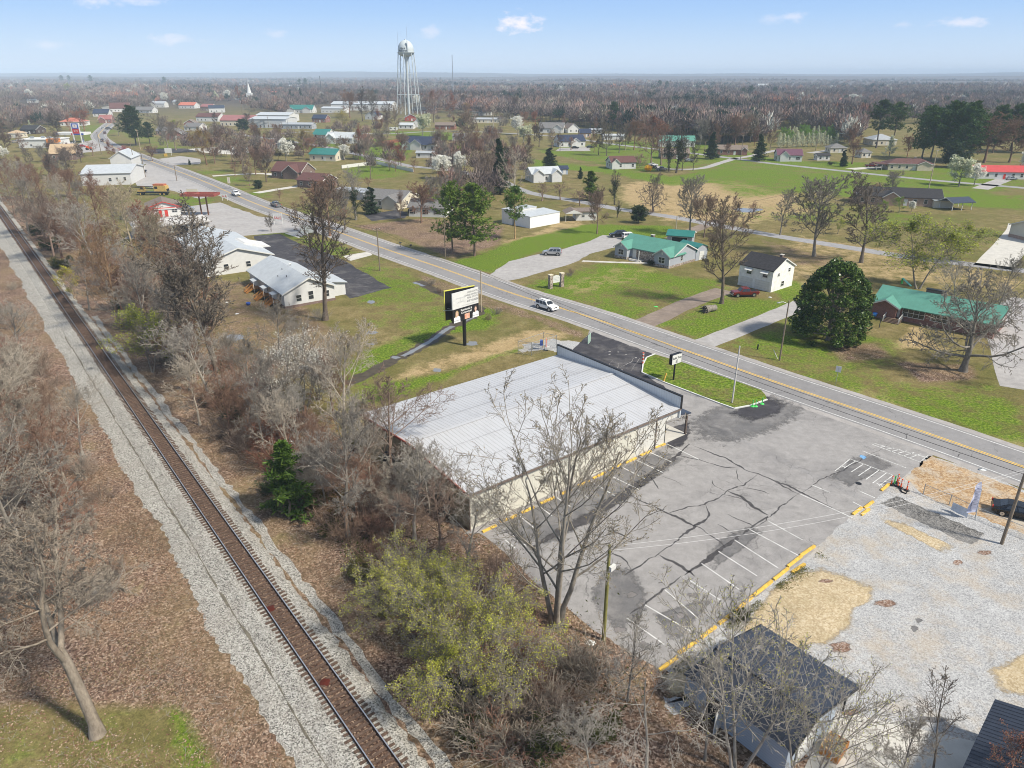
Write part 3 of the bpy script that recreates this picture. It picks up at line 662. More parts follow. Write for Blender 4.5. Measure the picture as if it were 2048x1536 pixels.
def tubes_to_mesh(lims,sides):
 """list of (pts,rad) -> V,F (quads), grouped by point count for speed"""
 byn={}
 for pts,rad in lims:byn.setdefault(len(pts),[]).append((pts,rad))
 Vs,Fs,base=[],[],0
 for n,L in byn.items():
  Pn=np.array([a for a,_ in L],np.float32);Rn=np.array([a for _,a in L],np.float32)
  D=np.empty_like(Pn);D[:,1:-1]=Pn[:,2:]-Pn[:,:-2];D[:,0]=Pn[:,1]-Pn[:,0];D[:,-1]=Pn[:,-1]-Pn[:,-2]
  D/=np.linalg.norm(D,axis=2,keepdims=True)+1e-9
  ref=np.where(np.abs(D[:,:1,2:3])<.9,np.array([0,0,1.]),np.array([1.,0,0]))
  E=np.cross(D,ref);E/=np.linalg.norm(E,axis=2,keepdims=True)+1e-9;G=np.cross(D,E)
  a=np.arange(sides)*2*pi/sides
  V=Pn[:,:,None,:]+(E[:,:,None,:]*np.cos(a)[None,None,:,None]+G[:,:,None,:]*np.sin(a)[None,None,:,None])*Rn[:,:,None,None]
  m=len(L);idx=base+np.arange(m*n*sides).reshape(m,n,sides)
  nx=np.roll(idx,-1,axis=2)
  Fq=np.stack([idx[:,:-1],nx[:,:-1],nx[:,1:],idx[:,1:]],-1).reshape(-1,4)
  Vs.append(V.reshape(-1,3));Fs.append(Fq);base+=m*n*sides
 return np.concatenate(Vs),np.concatenate(Fs)
def merge(parts):
 V,Fc,M_,b=[],[],[],0
 for v,f,mi in parts:
  V.append(v);Fc.append(f+b);M_.append(np.full(len(f),mi));b+=len(v)
 return np.concatenate(V),np.concatenate(Fc),np.concatenate(M_)
def leaf_quads(centres,size,g,dirs=None,spread=0.,asp=.6,flat=0.):
 """one small diamond per centre, turned at random"""
 n=len(centres);c=np.asarray(centres,np.float32)+g.normal(0,spread,(n,3))if spread else np.asarray(centres,np.float32)
 a=g.normal(0,1,(n,3));a[:,2]*=(1-flat);a/=np.linalg.norm(a,axis=1,keepdims=True)+1e-9
 b_=g.normal(0,1,(n,3));b_[:,2]*=(1-flat);b_-=a*(a*b_).sum(1,keepdims=True);b_/=np.linalg.norm(b_,axis=1,keepdims=True)+1e-9
 s=(size*g.uniform(.6,1.3,(n,1))).astype(np.float32)
 V=np.stack([c-a*s,c-b_*s*asp,c+a*s,c+b_*s*asp],1).reshape(-1,3)
 return V,np.arange(4*n).reshape(n,4)
BARKS=dict(grey=mat_bark('grey_bark',(.11,.095,.08),(.33,.30,.26)),pale=mat_bark('pale_lichened_bark',(.17,.15,.125),(.46,.425,.375)),dark=mat_bark('dark_bark',(.065,.054,.046),(.18,.15,.128)),brown=mat_bark('brown_bark',(.115,.08,.062),(.29,.21,.165)))
LEAVES=dict(bud=mat_leaf('brown_leaf_buds',[(.16,.12,.05),(.27,.2,.085),(.2,.19,.07)]),yg=mat_leaf('fresh_yellow_green_leaves',[(.30,.32,.04),(.50,.51,.075),(.66,.63,.15)],.55,.5),lime=mat_leaf('lime_green_leaves',[(.2,.24,.025),(.31,.35,.04),(.42,.44,.08)],.55,.35),white=mat_leaf('white_blossom',[(.62,.62,.54),(.8,.79,.73),(.85,.84,.8)],.7,.35),cream=mat_leaf('greenish_white_blossom',[(.32,.38,.16),(.62,.63,.47),(.72,.72,.6)],.7,.3),pink=mat_leaf('pink_buds',[(.3,.13,.16),(.42,.22,.25),(.34,.2,.2)],.7,.3),red=mat_leaf('red_maple_buds',[(.2,.07,.045),(.27,.105,.07),(.2,.11,.085)],.7,.2),pine=mat_leaf('pine_needles',[(.028,.06,.014),(.05,.095,.018),(.09,.14,.03)],.6,.1),brightpine=mat_leaf('bright_pine_needles',[(.055,.1,.012),(.10,.165,.018),(.19,.25,.04)],.6,.15),cedar=mat_leaf('dark_cedar_needles',[(.015,.034,.014),(.03,.055,.02),(.05,.075,.028)],.7,.08),magnolia=mat_leaf('glossy_magnolia_leaves',[(.016,.04,.008),(.04,.082,.013),(.085,.14,.025),(.16,.2,.055)],.3,.06),shrub=mat_leaf('dull_green_shrub_leaves',[(.035,.05,.012),(.07,.085,.018),(.11,.11,.03)],.6,.2),gold=mat_leaf('yellow_forsythia_flowers',[(.7,.4,.01),(.8,.5,.02)],.6,.3),willow=mat_leaf('tan_willow_buds',[(.2,.15,.05),(.3,.23,.075),(.28,.26,.08)],.6,.3),ivy=mat_leaf('ivy_leaves',[(.016,.03,.01),(.035,.055,.016),(.06,.08,.025)],.5,.1))
PROTO={}
def proto(name,seed,prm,H=12.,r0=.22,stems=1,lean=0.,bark='grey',leaf=None,leafn=0,leafs=.08,leafspread=.1,sides=(8,6,4,3,3),split=2,stemspread=.35,ivy=0,stemlen=None):
 R_=random.Random(seed);g=np.random.default_rng(seed)
 out=[[]for _ in prm];tips=[]
 for s in range(stems):
  a=6.28*s/stems+R_.random()
  d=norm((cos(a)*stemspread*(stems>1)+R_.gauss(0,.03)+lean,sin(a)*stemspread*(stems>1)+R_.gauss(0,.03),1))
  LL=H*(1 if stems==1 else R_.uniform(.75,1.05))*prm[0].get('frac',1)
  grow(out,tips,R_,0,(cos(a)*r0*.8*(stems>1),sin(a)*r0*.8*(stems>1),-.15),d,LL,r0*(1 if stems==1 else .65),prm)
 for pts,rad in out[0]:rad[0]*=1.45
 tr=[tubes_to_mesh(out[i],sides[min(i,4)])+(0,)for i in range(min(split,len(prm)))if out[i]]
 cr=[tubes_to_mesh(out[i],sides[min(i,4)])+(0,)for i in range(split,len(prm))if out[i]]
 if leaf and leafn:
  t=np.array([q[0]for q in tips],np.float32);idx=g.integers(0,len(t),leafn)
  v,f=leaf_quads(t[idx],leafs,g,spread=leafspread,flat=.45);cr.append((v,f,1))
 if ivy:
  pts=[];
  for L in out[0]+out[1]:
   for p in L[0]:
    if p[2]<H*.72:pts.append(p)
  t=np.array(pts,np.float32);idx=g.integers(0,len(t),ivy)
  v,f=leaf_quads(t[idx],.16,g,spread=.42);cr.append((v,f,1 if not leaf else 2))
 bm=BARKS[bark];mats=[bm]+([LEAVES[leaf]]if leaf else[])+([LEAVES['ivy']]if ivy else[])
 V,Fc,mi=merge(tr);V2,F2,m2=merge(cr)
 top=max(V[:,2].max(),np.percentile(V2[:,2],99.8))
 w=np.percentile(np.hypot(V2[:,0],V2[:,1]),97)
 PROTO[name]=(np_mesh(name+'_trunk',V,Fc,[bm],mi,True),np_mesh(name+'_crown',V2,F2,mats,m2),float(top),float(w))
def lv(*a):return[dict(x)for x in a]
def bare(kids=(11,8,7,6),ln=(.5,.42,.42,.4),ang=(58,48,46,44),angtop=(24,40,42,42),trop=(.04,.05,.03,.01),wob=(.06,.13,.17,.2),start=(.25,.22,.15,.1),shape='round',rmin=.012,segs=(9,7,5,4,3),tip=.22,rr=.5,twig=None):
 P_=[dict(seg=segs[0],wob=wob[0]*.7,trop=.03,tip=tip,rmin=.02)]
 for i in range(len(kids)):
  P_.append(dict(kids=kids[i],len=ln[i],ang=ang[i],angtop=angtop[i],trop=trop[i],wob=wob[i],start=start[i],seg=segs[i+1],shape=shape if i==0 else 'taper',rmin=rmin if i>=len(kids)-2 else rmin*1.4,rr=rr))
 return P_
proto('lot_tree',3,bare((9,7,6,4),(.5,.42,.42,.42),(42,42,44,44),(22,36,40,40),(.07,.06,.05,.03),shape='round',rmin=.016),20,.38,stems=4,bark='pale',leaf='bud',leafn=4500,leafs=.055,leafspread=.05,stemspread=.16)
q_=bare((4,9,8,7,6),(1.35,.52,.44,.44,.42),(38,60,52,50,48),(30,40,46,46,46),(.05,.0,-.02,-.02,-.02),(.09,.12,.2,.24,.26),(.72,.2,.2,.15,.1),'flat',.014,segs=(6,9,6,5,4,3),tip=.7,rr=.72);q_[0]['frac']=.36;q_[2]['rr']=q_[3]['rr']=q_[4]['rr']=.5
for e_ in q_[1:]:e_['tip']=.22
proto('gnarled_tree',8,q_,16,.33,bark='grey',split=3)
proto('spread_tree',21,bare((13,9,7,5),(.95,.46,.42,.42),(80,52,48,46),(34,46,46,46),(.06,.0,-.01,0),(.12,.2,.22,.24),(.14,.2,.15,.1),'taper',.022),9,.42,bark='grey',split=2)
proto('arch_tree',31,bare((9,9,8,4),(.62,.5,.42,.4),(55,50,48,45),(50,46,46,45),(-.06,-.09,-.08,-.06),(.08,.14,.16,.18),(.35,.25,.15,.1),'vase',.012),11,.17,bark='pale')
for i,(sd,bk)in enumerate(((41,'grey'),(44,'pale'),(47,'brown'))):
 proto('bare_%d'%i,sd,bare((14,9,8,6),(.46,.44,.42,.4),(60,48,46,44),(22,40,42,42),(.06,.04,.02,.01),shape='round',rmin=.0145),14,.24,bark=bk)
proto('upright_0',52,bare((14,9,7,5),(.42,.42,.4,.4),(40,42,44,44),(18,36,40,40),(.1,.06,.04,.02),(.05,.13,.17,.2),(.3,.25,.15,.1),'vase',.024),16,.3,bark='dark')
proto('upright_1',57,bare((13,9,7,5),(.5,.42,.4,.4),(38,42,44,44),(20,36,40,40),(.09,.06,.04,.02),shape='vase',rmin=.024),16,.3,stems=2,bark='grey',stemspread=.2)
proto('young_0',61,bare((13,8,6),(.34,.42,.42),(42,44,44),(20,40,42),(.1,.06,.03),shape='round',rmin=.011),8,.085,bark='grey')
proto('budding_0',66,bare((9,7,5,3),(.5,.44,.42,.4),(46,46,44,44),(22,40,42,42),(.09,.06,.05,.03),shape='round',rmin=.012),10,.16,stems=3,bark='pale',leaf='yg',leafn=1500,leafs=.04,leafspread=.05,stemspread=.3)
proto('leafy_0',71,bare((10,9,8,5),(.62,.48,.44,.42),(58,52,48,46),(34,46,46,46),(.0,-.03,-.03,-.03),shape='round',rmin=.010),7.5,.12,stems=4,bark='grey',leaf='yg',leafn=27000,leafs=.056,leafspread=.10,stemspread=.45)
proto('leafy_1',74,bare((10,9,7,5),(.55,.48,.44,.42),(55,50,48,46),(30,46,46,46),(.03,.02,.0,.0),shape='round',rmin=.012),11,.2,stems=2,bark='grey',leaf='lime',leafn=9000,leafs=.12,leafspread=.2,stemspread=.3)
for i,(sd,bk,sh)in enumerate(((81,'grey','round'),(83,'brown','round'),(85,'dark','vase'),(87,'brown','vase'),(89,'grey','vase'))):
 proto('mid_%d'%i,sd,bare((15,9,7,5),(.46,.44,.42,.42),(58,48,46,44),(20,40,42,42),(.06,.04,.03,.02),shape=sh,rmin=.034,segs=(7,5,4,3,2)),14,.3,bark=bk)
proto('round_small',91,bare((12,9,7),(.55,.48,.44),(60,50,48),(26,46,46),(.04,.03,.02),(.08,.16,.2),(.3,.2,.15),'round',.022,segs=(5,5,4,2)),6,.2,bark='brown')
proto('white_sycamore',93,bare((11,7,6,4),(.44,.42,.42,.42),(46,44,44,44),(20,38,40,40),(.07,.05,.03,.02),shape='round',rmin=.024,segs=(8,6,4,3,2)),20,.35,bark='pale')
proto('vine_tree',95,bare((12,7,6,4),(.34,.44,.42,.42),(60,48,46,44),(28,40,42,42),(.04,.03,.03,.02),shape='round',rmin=.02,segs=(8,5,4,3,2)),12,.3,bark='dark',ivy=2600)
proto('ivy_oak',97,bare((12,8,6,4),(.5,.44,.42,.42),(62,48,46,44),(30,40,42,42),(.03,.02,.02,.02),shape='round',rmin=.025,segs=(8,6,4,3,2)),16,.4,bark='grey',ivy=5000)
proto('red_maple',101,bare((13,8,6,4),(.46,.44,.42,.42),(55,48,46,44),(20,40,42,42),(.07,.04,.03,.02),shape='round',rmin=.022,segs=(7,5,4,3,2)),14,.26,bark='brown',leaf='red',leafn=2600,leafs=.13,leafspread=.25)
proto('redbud',103,bare((11,8,6),(.6,.48,.44),(58,50,48),(30,46,46),(.03,.03,.02),shape='round',rmin=.02,segs=(5,5,4,2)),6,.15,stems=2,bark='brown',leaf='pink',leafn=2600,leafs=.10,leafspread=.16)
proto('pear_white',105,bare((16,9,6),(.42,.44,.42),(52,46,44),(20,40,42),(.08,.05,.03),shape='round',rmin=.02,segs=(6,5,4,2)),8,.18,bark='grey',leaf='white',leafn=8000,leafs=.17,leafspread=.22)
proto('pear_cream',107,bare((15,9,7),(.5,.46,.42),(56,48,44),(22,40,42),(.06,.05,.03),shape='round',rmin=.02,segs=(6,5,4,2)),8,.2,bark='grey',leaf='cream',leafn=8000,leafs=.17,leafspread=.22)
proto('cone_cream',109,bare((24,8,5),(.34,.4,.42),(70,46,44),(25,40,42),(.05,.05,.03),shape='cone',start=(.1,.2,.15),rmin=.02,segs=(6,4,3,2)),9,.16,bark='grey',leaf='cream',leafn=4200,leafs=.15,leafspread=.2)
proto('willow',111,bare((14,10,8),(.46,.46,.5),(55,52,60),(24,50,60),(.03,-.08,-.14),(.08,.14,.12),(.3,.2,.1),'round',.018,segs=(6,6,5,4)),13,.3,bark='brown',leaf='willow',leafn=5200,leafs=.13,leafspread=.25)
proto('lime_tree',113,bare((13,9,7),(.48,.46,.44),(56,50,46),(24,42,42),(.05,.03,.02),shape='round',rmin=.02,segs=(6,5,4,2)),10,.2,bark='grey',leaf='lime',leafn=3600,leafs=.15,leafspread=.25)
proto('blossom_scrub',115,bare((12,9,6),(.5,.46,.42),(50,46,44),(24,42,42),(.06,.04,.02),shape='round',rmin=.013,segs=(6,5,4,3)),7,.1,stems=3,bark='grey',leaf='white',leafn=6500,leafs=.04,leafspread=.14,stemspread=.3)
def conifer(name,seed,H,r0,whorls,start,width,leaf,tufts=9,tl=.5,shape='pine',bark='brown',blades=9,droop=0.,gap=.0):
 R_=random.Random(seed);g=np.random.default_rng(seed)
 tr=[([(R_.gauss(0,.04)*i,R_.gauss(0,.04)*i,H*i/9-.1)for i in range(10)],[r0*(1.3 if i==0 else 1-.09*i)for i in range(10)])]
 lim=[];tc=[];td=[]
 for w in range(whorls):
  u=w/(whorls-1);z=H*(start+(1-start)*u*.97)
  if R_.random()<gap:continue
  if shape=='pine':L=width*(.55+.75*sin(pi*min(1,u*.8+.18)))*(1-.55*u**3)
  else:L=width*(1.02-u)**.85
  for j in range(R_.randint(4,6)):
   a=R_.random()*6.283;el=R_.uniform(-.12,.28)+.55*u-droop;l=L*R_.uniform(.55,1.2)
   d=(cos(a)*cos(el),sin(a)*cos(el),sin(el));x0,y0=np.interp(z,[p[2]for p in tr[0][0]],[p[0]for p in tr[0][0]]),np.interp(z,[p[2]for p in tr[0][0]],[p[1]for p in tr[0][0]])
   pts=[(x0+d[0]*l*s,y0+d[1]*l*s,z+d[2]*l*s+.10*l*s*s)for s in(0,.35,.7,1.)]
   lim.append((pts,[.05,.04,.03,.015]))
   for q in range(tufts):
    s=R_.uniform(.3,1.05)if shape=='pine' else R_.uniform(.12,1.05)
    tc.append((x0+d[0]*l*s+R_.gauss(0,.1*l),y0+d[1]*l*s+R_.gauss(0,.1*l),z+d[2]*l*s+.1*l*s*s+R_.gauss(0,.07*l)))
 tc.append((0,0,H));C=np.repeat(np.array(tc,np.float32),blades,axis=0);n=len(C)
 d=g.normal(0,1,(n,3));d[:,2]=d[:,2]*.7+.35;d/=np.linalg.norm(d,axis=1,keepdims=True)
 s=np.cross(d,g.normal(0,1,(n,3)));s/=np.linalg.norm(s,axis=1,keepdims=True)+1e-9
 ln=tl*g.uniform(.6,1.2,(n,1));w=tl*.13
 V=np.stack([C-s*w,C+s*w,C+d*ln+s*w*.5,C+d*ln-s*w*.5],1).reshape(-1,3)
 a=tubes_to_mesh(tr,8)+(0,);b_=tubes_to_mesh(lim,4)+(0,)
 v2,f2,m2=merge([b_,(V,np.arange(4*n).reshape(n,4),1)])
 PROTO[name]=(np_mesh(name+'_trunk',a[0],a[1],[BARKS[bark]],None,True),np_mesh(name+'_crown',v2,f2,[BARKS[bark],LEAVES[leaf]],m2),float(H),float(width))
conifer('pine_tall',201,18,.28,22,.42,3.6,'pine',10,.62,gap=.12)
conifer('pine_tall2',203,18,.28,26,.30,4.2,'pine',10,.62,gap=.15)
conifer('pine_bright',205,16,.26,24,.24,4.0,'brightpine',11,.6,gap=.15,droop=.05)
conifer('pine_young',207,5,.08,12,.06,1.7,'brightpine',10,.36,'cone',blades=10,gap=.12,droop=-.1)
conifer('spruce',209,15,.24,34,.06,2.9,'cedar',14,.5,'cone','dark',8,droop=.2)
conifer('cedar',211,7,.14,24,.03,1.7,'cedar',14,.34,'cone','dark',9)
conifer('evergreen_round',213,5,.16,20,.16,2.3,'cedar',16,.36,'pine','dark',9)
conifer('pine_big',215,22,.4,34,.22,6.2,'pine',13,.8,gap=.06)
def broadleaf_dense(name,seed,H,W,n,leaf,size,skirt=.02):
 """dense evergreen clothed to the ground: lumpy shell of big leaves over a branched frame"""
 R_=random.Random(seed);g=np.random.default_rng(seed)
 cl=[]
 for i in range(420):
  u=g.random()**.8;z=H*(skirt+(1-skirt)*u);r=W*(1.0-.12*u-.72*max(0,(u-.45)/.55)**2.6)*(.86+.14*min(1,u/.12))*(1+.10*sin(3*u*3+i));a=g.random()*6.283
  rr=r*g.uniform(.78,1.05);cl.append((rr*cos(a),rr*sin(a),z+g.normal(0,.15),g.uniform(.5,1.0)))
 cl=np.array(cl);k=g.integers(0,len(cl),n);d=g.normal(0,1,(n,3));d/=np.linalg.norm(d,axis=1,keepdims=True)
 C=cl[k,:3]+d*cl[k,3:4]*g.uniform(.75,1.0,(n,1))*np.array([1,1,.75]);C[:,2]=np.maximum(C[:,2],.08)
 v,f=leaf_quads(C,size,g,asp=.5,flat=.25)
 tr=[([(0,0,-.1),(0,0,H*.3),(.1,0,H*.6),(0,.1,H*.9)],[.4,.32,.2,.05])]
 lim=[([(0,0,q[2]*.55),(q[0]*.5,q[1]*.5,q[2]*.8),(q[0],q[1],q[2])],[.06,.04,.015])for q in cl[:160]]
 a=tubes_to_mesh(tr,10);b_=tubes_to_mesh(lim,4)+(0,);v2,f2,m2=merge([b_,(v,f,1)])
 PROTO[name]=(np_mesh(name+'_trunk',a[0],a[1],[BARKS['grey']],None,True),np_mesh(name+'_crown',v2,f2,[BARKS['grey'],LEAVES[leaf]],m2),float(H),float(W))
broadleaf_dense('magnolia',301,13.5,5.7,34000,'magnolia',.23)
def shrub(name,seed,H,W,stems,leaf=None,leafn=0,leafs=.06,bark='brown',rmin=.008,kids=(7,5)):
 R_=random.Random(seed);g=np.random.default_rng(seed)
 prm=bare((kids[0],kids[1]),(.5,.45),(38,42),(30,40),(.02,.01),(.18,.2),(.2,.15),'taper',rmin,segs=(5,4,3));out=[[]for _ in prm];tips=[]
 for s in range(stems):
  a=R_.random()*6.28;k=R_.random()*W*.35
  grow(out,tips,R_,0,(cos(a)*k,sin(a)*k,-.05),norm((cos(a)*R_.uniform(.1,.9)*W/H,sin(a)*R_.uniform(.1,.9)*W/H,1)),H*R_.uniform(.55,1.05),.022,prm)
 pr=[tubes_to_mesh(out[i],3)+(0,)for i in range(3)]
 if leaf:
  t=np.array([q[0]for q in tips],np.float32);i=g.integers(0,len(t),leafn);v,f=leaf_quads(t[i],leafs,g,spread=.12);pr.append((v,f,1))
 V,Fc,m=merge(pr)
 PROTO[name]=(None,np_mesh(name,V,Fc,[BARKS[bark]]+([LEAVES[leaf]]if leaf else[]),m),float(np.percentile(V[:,2],99)),W)
shrub('thicket_0',401,2.6,2.4,26);shrub('thicket_1',403,2.2,2.6,26,bark='grey');shrub('thicket_2',405,3.2,2.2,24,bark='pale')
shrub('green_shrub',407,2.0,2.2,24,'shrub',5200,.075,'brown');shrub('privet',409,2.6,2.2,22,'ivy',5200,.085,'dark')
shrub('forsythia',411,1.8,1.8,20,'gold',2600,.1);shrub('red_scrub',413,2.6,2.4,26,'red',1400,.05)
TREES=[]
def tree(kind,name,x,y,ty=None,h=None,phrase=None,tint=(1,1,1),group=None,label=None,wide=1.,rz=None,cat='tree',tx=None):
 tm,cm,H,W=PROTO[kind]
 if isinstance(h,str):tint=phrase or tint;phrase=h;h=None
 hh=h if h else hgt(y,ty)
 k=hh/H;p=P(x,y)
 if tm is None:
  o=link(name,cm,None,p,rng.random()*6.28);o.scale=(k*wide,k*wide,k);o.color=(*tint,1)
  o['category']=cat
 else:
  o=link(name,None,None,p,rng.random()*6.28 if rz is None else rz);o.scale=(k*wide,k*wide,k)
  o['category']=cat
  for nm,me in(('trunk',tm),('crown',cm)):
   c=link(nm,me,o);q=1.08 if nm=='crown' else 1.;c.color=(*[v*q for v in tint],1)
 if group:o['group']=group
 if label:o['label']=label
 TREES.append([o,phrase,x,y,hh,label is not None])
 return o
def window(par,c,tx,nr,w,h,frame=None,simple=False,shutter=None,mull=1):
 """c = centre of the opening on the wall, tx = unit vector along the wall, nr = outward normal"""
 frame=frame or WHITE;c,tx,nr=Vector(c),Vector(tx),Vector(nr);up=Vector((0,0,1));t=.09
 b=MB();g=b if simple else MB()
 o=c-tx*w/2-up*h/2
 b.obox(o-tx*t-up*t,tx*(w+2*t),nr*.06,up*t,frame);b.obox(o-tx*t+up*h,tx*(w+2*t),nr*.06,up*t,frame)
 b.obox(o-tx*t,tx*t,nr*.06,up*h,frame);b.obox(o+tx*w,tx*t,nr*.06,up*h,frame)
 b.obox(o+up*(h/2-.03),tx*w,nr*.045,up*.06,frame)
 for i in range(1,mull+1)if mull else():
  b.obox(o+tx*(w*i/(mull+1)-.03),tx*.06,nr*.043,up*h,frame)
 g.obox(o,tx*w,nr*.02,up*h,GLASS)
 if simple:return b.build('window',par)
 f=b.build('window',par);g.build('pane',f)
 if shutter:
  for s in(o-tx*(t+.38),o+tx*(w+t)):
   q=MB();q.obox(s,tx*.36,nr*.04,up*h,shutter);q.build('shutter',f)
 return f
def door(par,c,tx,nr,w,h,m,simple=False,name='door'):
 c,tx,nr=Vector(c),Vector(tx),Vector(nr);up=Vector((0,0,1));b=MB()
 b.obox(c-tx*w/2,tx*w,nr*.05,up*h,m)
 b.obox(c-tx*(w/2+.1),tx*.1,nr*.07,up*(h+.1),WHITE);b.obox(c+tx*w/2,tx*.1,nr*.07,up*(h+.1),WHITE);b.obox(c-tx*w/2+up*h,tx*w,nr*.07,up*.1,WHITE)
 if name=='garage_door':
  for k in range(1,4):b.obox(c-tx*w/2+up*(h*k/4),tx*w,nr*.053,up*.03,GALV)
 d=b.build(name,par)
 if not simple and name=='door':
  q=MB();q.obox(c+tx*(w/2-.14)+nr*.05+up*1.0,tx*.06,nr*.06,up*.12,GALV);q.build('handle',d)
 return d
def house(label,at,L,D,h,rise,roof='gable',wall=None,rm=None,yaw=0.,ov=.4,ells=(),win=(),simple=False,chimney=None,porch=None,base=None,name='house',cat='house',shutter=None,trim=None,group=None,ridge=None,th=.16):
 wall=wall or WSIDE;rm=rm or ASH_GY;trim=trim or WHITE
 t=thing(name,label,cat,at,yaw,group)
 W,Rf,Tr=MB(),MB(),MB();hx=L/2
 def slopes(p0,p1,z,r,a,c,axis):
  """gable roof slab over span p0..p1 swept a..c"""
  m=(p0+p1)/2;sl=r/(m-p0);e=z-sl*ov;u=.03
  Rf.prism([(p0-ov,e+u),(m,z+r+u),(p1+ov,e+u),(p1+ov,e+u+th),(m,z+r+u+th),(p0-ov,e+u+th)],a,c,rm,axis)
  for q,w in((a,-.03),(c,.03)):
   Tr.prism([(p0-ov,e+u-.12),(m,z+r+u-.12),(p1+ov,e+u-.12),(p1+ov,e+u+th*.8),(m,z+r+u+th*.8),(p0-ov,e+u+th*.8)],min(q,q+w),max(q,q+w),trim,axis)
 if roof=='gable':
  W.prism([(0,0),(D,0),(D,h),(D/2,h+rise-.02),(0,h)],-hx,hx,wall,'x');slopes(0,D,h,rise,-hx-ov,hx+ov,'x')
 elif roof=='gable_front':
  W.prism([(-hx,0),(hx,0),(hx,h),(0,h+rise-.02),(-hx,h)],0,D,wall,'y');slopes(-hx,hx,h,rise,-ov,D+ov,'y')
 elif roof=='gambrel':
  pr=[(-hx,0),(hx,0),(hx,h),(hx*.78,h+rise*.6),(0,h+rise),(-hx*.78,h+rise*.6),(-hx,h)]
  W.prism(pr,0,D,wall,'y');q=[(hx+.15,h-.1),(hx*.8+.05,h+rise*.62),(0,h+rise+.03),(-hx*.8-.05,h+rise*.62),(-hx-.15,h-.1)]
  Rf.prism(q+[(a,b+.13)for a,b in q[::-1]],-.2,D+.2,rm,'y')
 elif roof=='hip':
  W.box(-hx,hx,0,D,0,h,wall);e=h-.02;X,Y0,Y1=hx+ov,-ov,D+ov;rx=max(.05,X-(D/2+ov))if ridge is None else ridge
  v=[(-X,Y0,e),(X,Y0,e),(X,Y1,e),(-X,Y1,e),(-X,Y0,e+th),(X,Y0,e+th),(X,Y1,e+th),(-X,Y1,e+th),(-rx,D/2,e+th+rise),(rx,D/2,e+th+rise)]
  Rf.mesh(v,[(0,3,2,1),(4,5,9,8),(5,6,9),(6,7,8,9),(7,4,8)],rm);Tr.mesh(v,[(0,1,5,4),(1,2,6,5),(2,3,7,6),(3,0,4,7)],trim)
 elif roof=='flat':
  W.box(-hx,hx,0,D,0,h,wall);Rf.box(-hx-ov,hx+ov,-ov,D+ov,h+.003,h+.003+max(.12,rise),rm)
 elif roof=='shed':
  W.prism([(0,0),(D,0),(D,h+rise),(0,h)],-hx,hx,wall,'x');sl=rise/D
  Rf.prism([(-ov,h-sl*ov+.02),(D+ov,h+rise+sl*ov+.02),(D+ov,h+rise+sl*ov+th),(-ov,h-sl*ov+th)],-hx-ov,hx+ov,rm,'x')
 for(ex,ew,ed,er)in ells:
  W.prism([(ex-ew/2+.005,0),(ex+ew/2-.005,0),(ex+ew/2-.005,h),(ex,h+er-.02),(ex-ew/2+.005,h)],-ed,D*.4,wall,'y')
  slopes(ex-ew/2,ex+ew/2,h+.004,er,-ed-ov,D/2-.02,'y')
 if base is not None:W.box(-hx-.03,hx+.03,-.03,D+.03,0,base[0],base[1])
 for(ex,ew,ed,er)in ells if base is not None else():W.box(ex-ew/2-.03,ex+ew/2+.03,-ed-.03,-.03,0,base[0],base[1])
 W.build('wall',t);ro=Rf.build('roof',t)
 if Tr.f:Tr.build('roof_trim',ro)
 if chimney:
  b=MB();cx,cy,cw,ch=chimney;b.box(cx-cw/2,cx+cw/2,cy-.35,cy+.35,h,h+rise+ch,BRICKD);b.box(cx-cw/2-.06,cx+cw/2+.06,cy-.41,cy+.41,h+rise+ch,h+rise+ch+.12,CONC);b.build('chimney',ro)
 if porch:
  x0,x1,pd,pm=porch;b=MB();b.box(x0,x1,-pd,-.02,.0,.25,CONC)
  b.build('porch_floor',t);b=MB();b.prism([(-pd-.2,h-.55),(-.0,h-.1),(-.0,h+.03),(-pd-.2,h-.43)],x0-.15,x1+.15,pm,'x');pr=b.build('porch_roof',t)
  n=max(2,int((x1-x0)/2.4)+1)
  for i in range(n):
   b=MB();x=x0+.12+(x1-x0-.24)*i/(n-1);b.box(x-.07,x+.07,-pd+.02,-pd+.16,.25,h-.5,trim);b.build('porch_post',t)
 for wd in win:
  face,pos,z,w,hh=wd[:5];kind=wd[5]if len(wd)>5 else 'w'
  if face=='f':c,tx,nr=(pos,0,z),(1,0,0),(0,-1,0)
  elif face=='b':c,tx,nr=(pos,D,z),(-1,0,0),(0,1,0)
  elif face=='r':c,tx,nr=(hx,pos,z),(0,1,0),(1,0,0)
  elif face=='l':c,tx,nr=(-hx,pos,z),(0,-1,0),(-1,0,0)
  else:c,tx,nr=(pos,-ells[int(face[1])][2],z),(1,0,0),(0,-1,0)
  if kind=='w':window(t,c,tx,nr,w,hh,None,simple,shutter,1 if w>1.3 else 0)
  elif kind=='W':window(t,c,tx,nr,w,hh,None,simple,None,max(1,int(w/.8)-1))
  elif kind=='g':door(t,c,tx,nr,w,hh,WHITE,simple,'garage_door')
  elif kind=='o':door(t,c,tx,nr,w,hh,BLACK,simple,'shaded_bay_panel')  # solid black panel, painted in for the shade inside an open bay
  else:door(t,c,tx,nr,w,hh,REDP if kind=='R' else(WHITE if kind=='d' else BLACK),simple)
 return t
def autowin(L,D,simple=True,n=None,door_at=0.,z=1.55,sides=True,red=False):
 n=n or max(2,int(L/3.2));out=[]
 for i in range(n):
  x=-L/2+L*(i+.5)/n
  if door_at is not None and abs(x-door_at)<.9:continue
  out.append(('f',x,z,1.0,1.3))
 if door_at is not None:out.append(('f',door_at,.05,1.0,2.05,'R' if red else 'd'))
 if sides:
  for f in 'lr':out+=[(f,D*.3,z,.9,1.2),(f,D*.7,z,.9,1.2)]
 return out
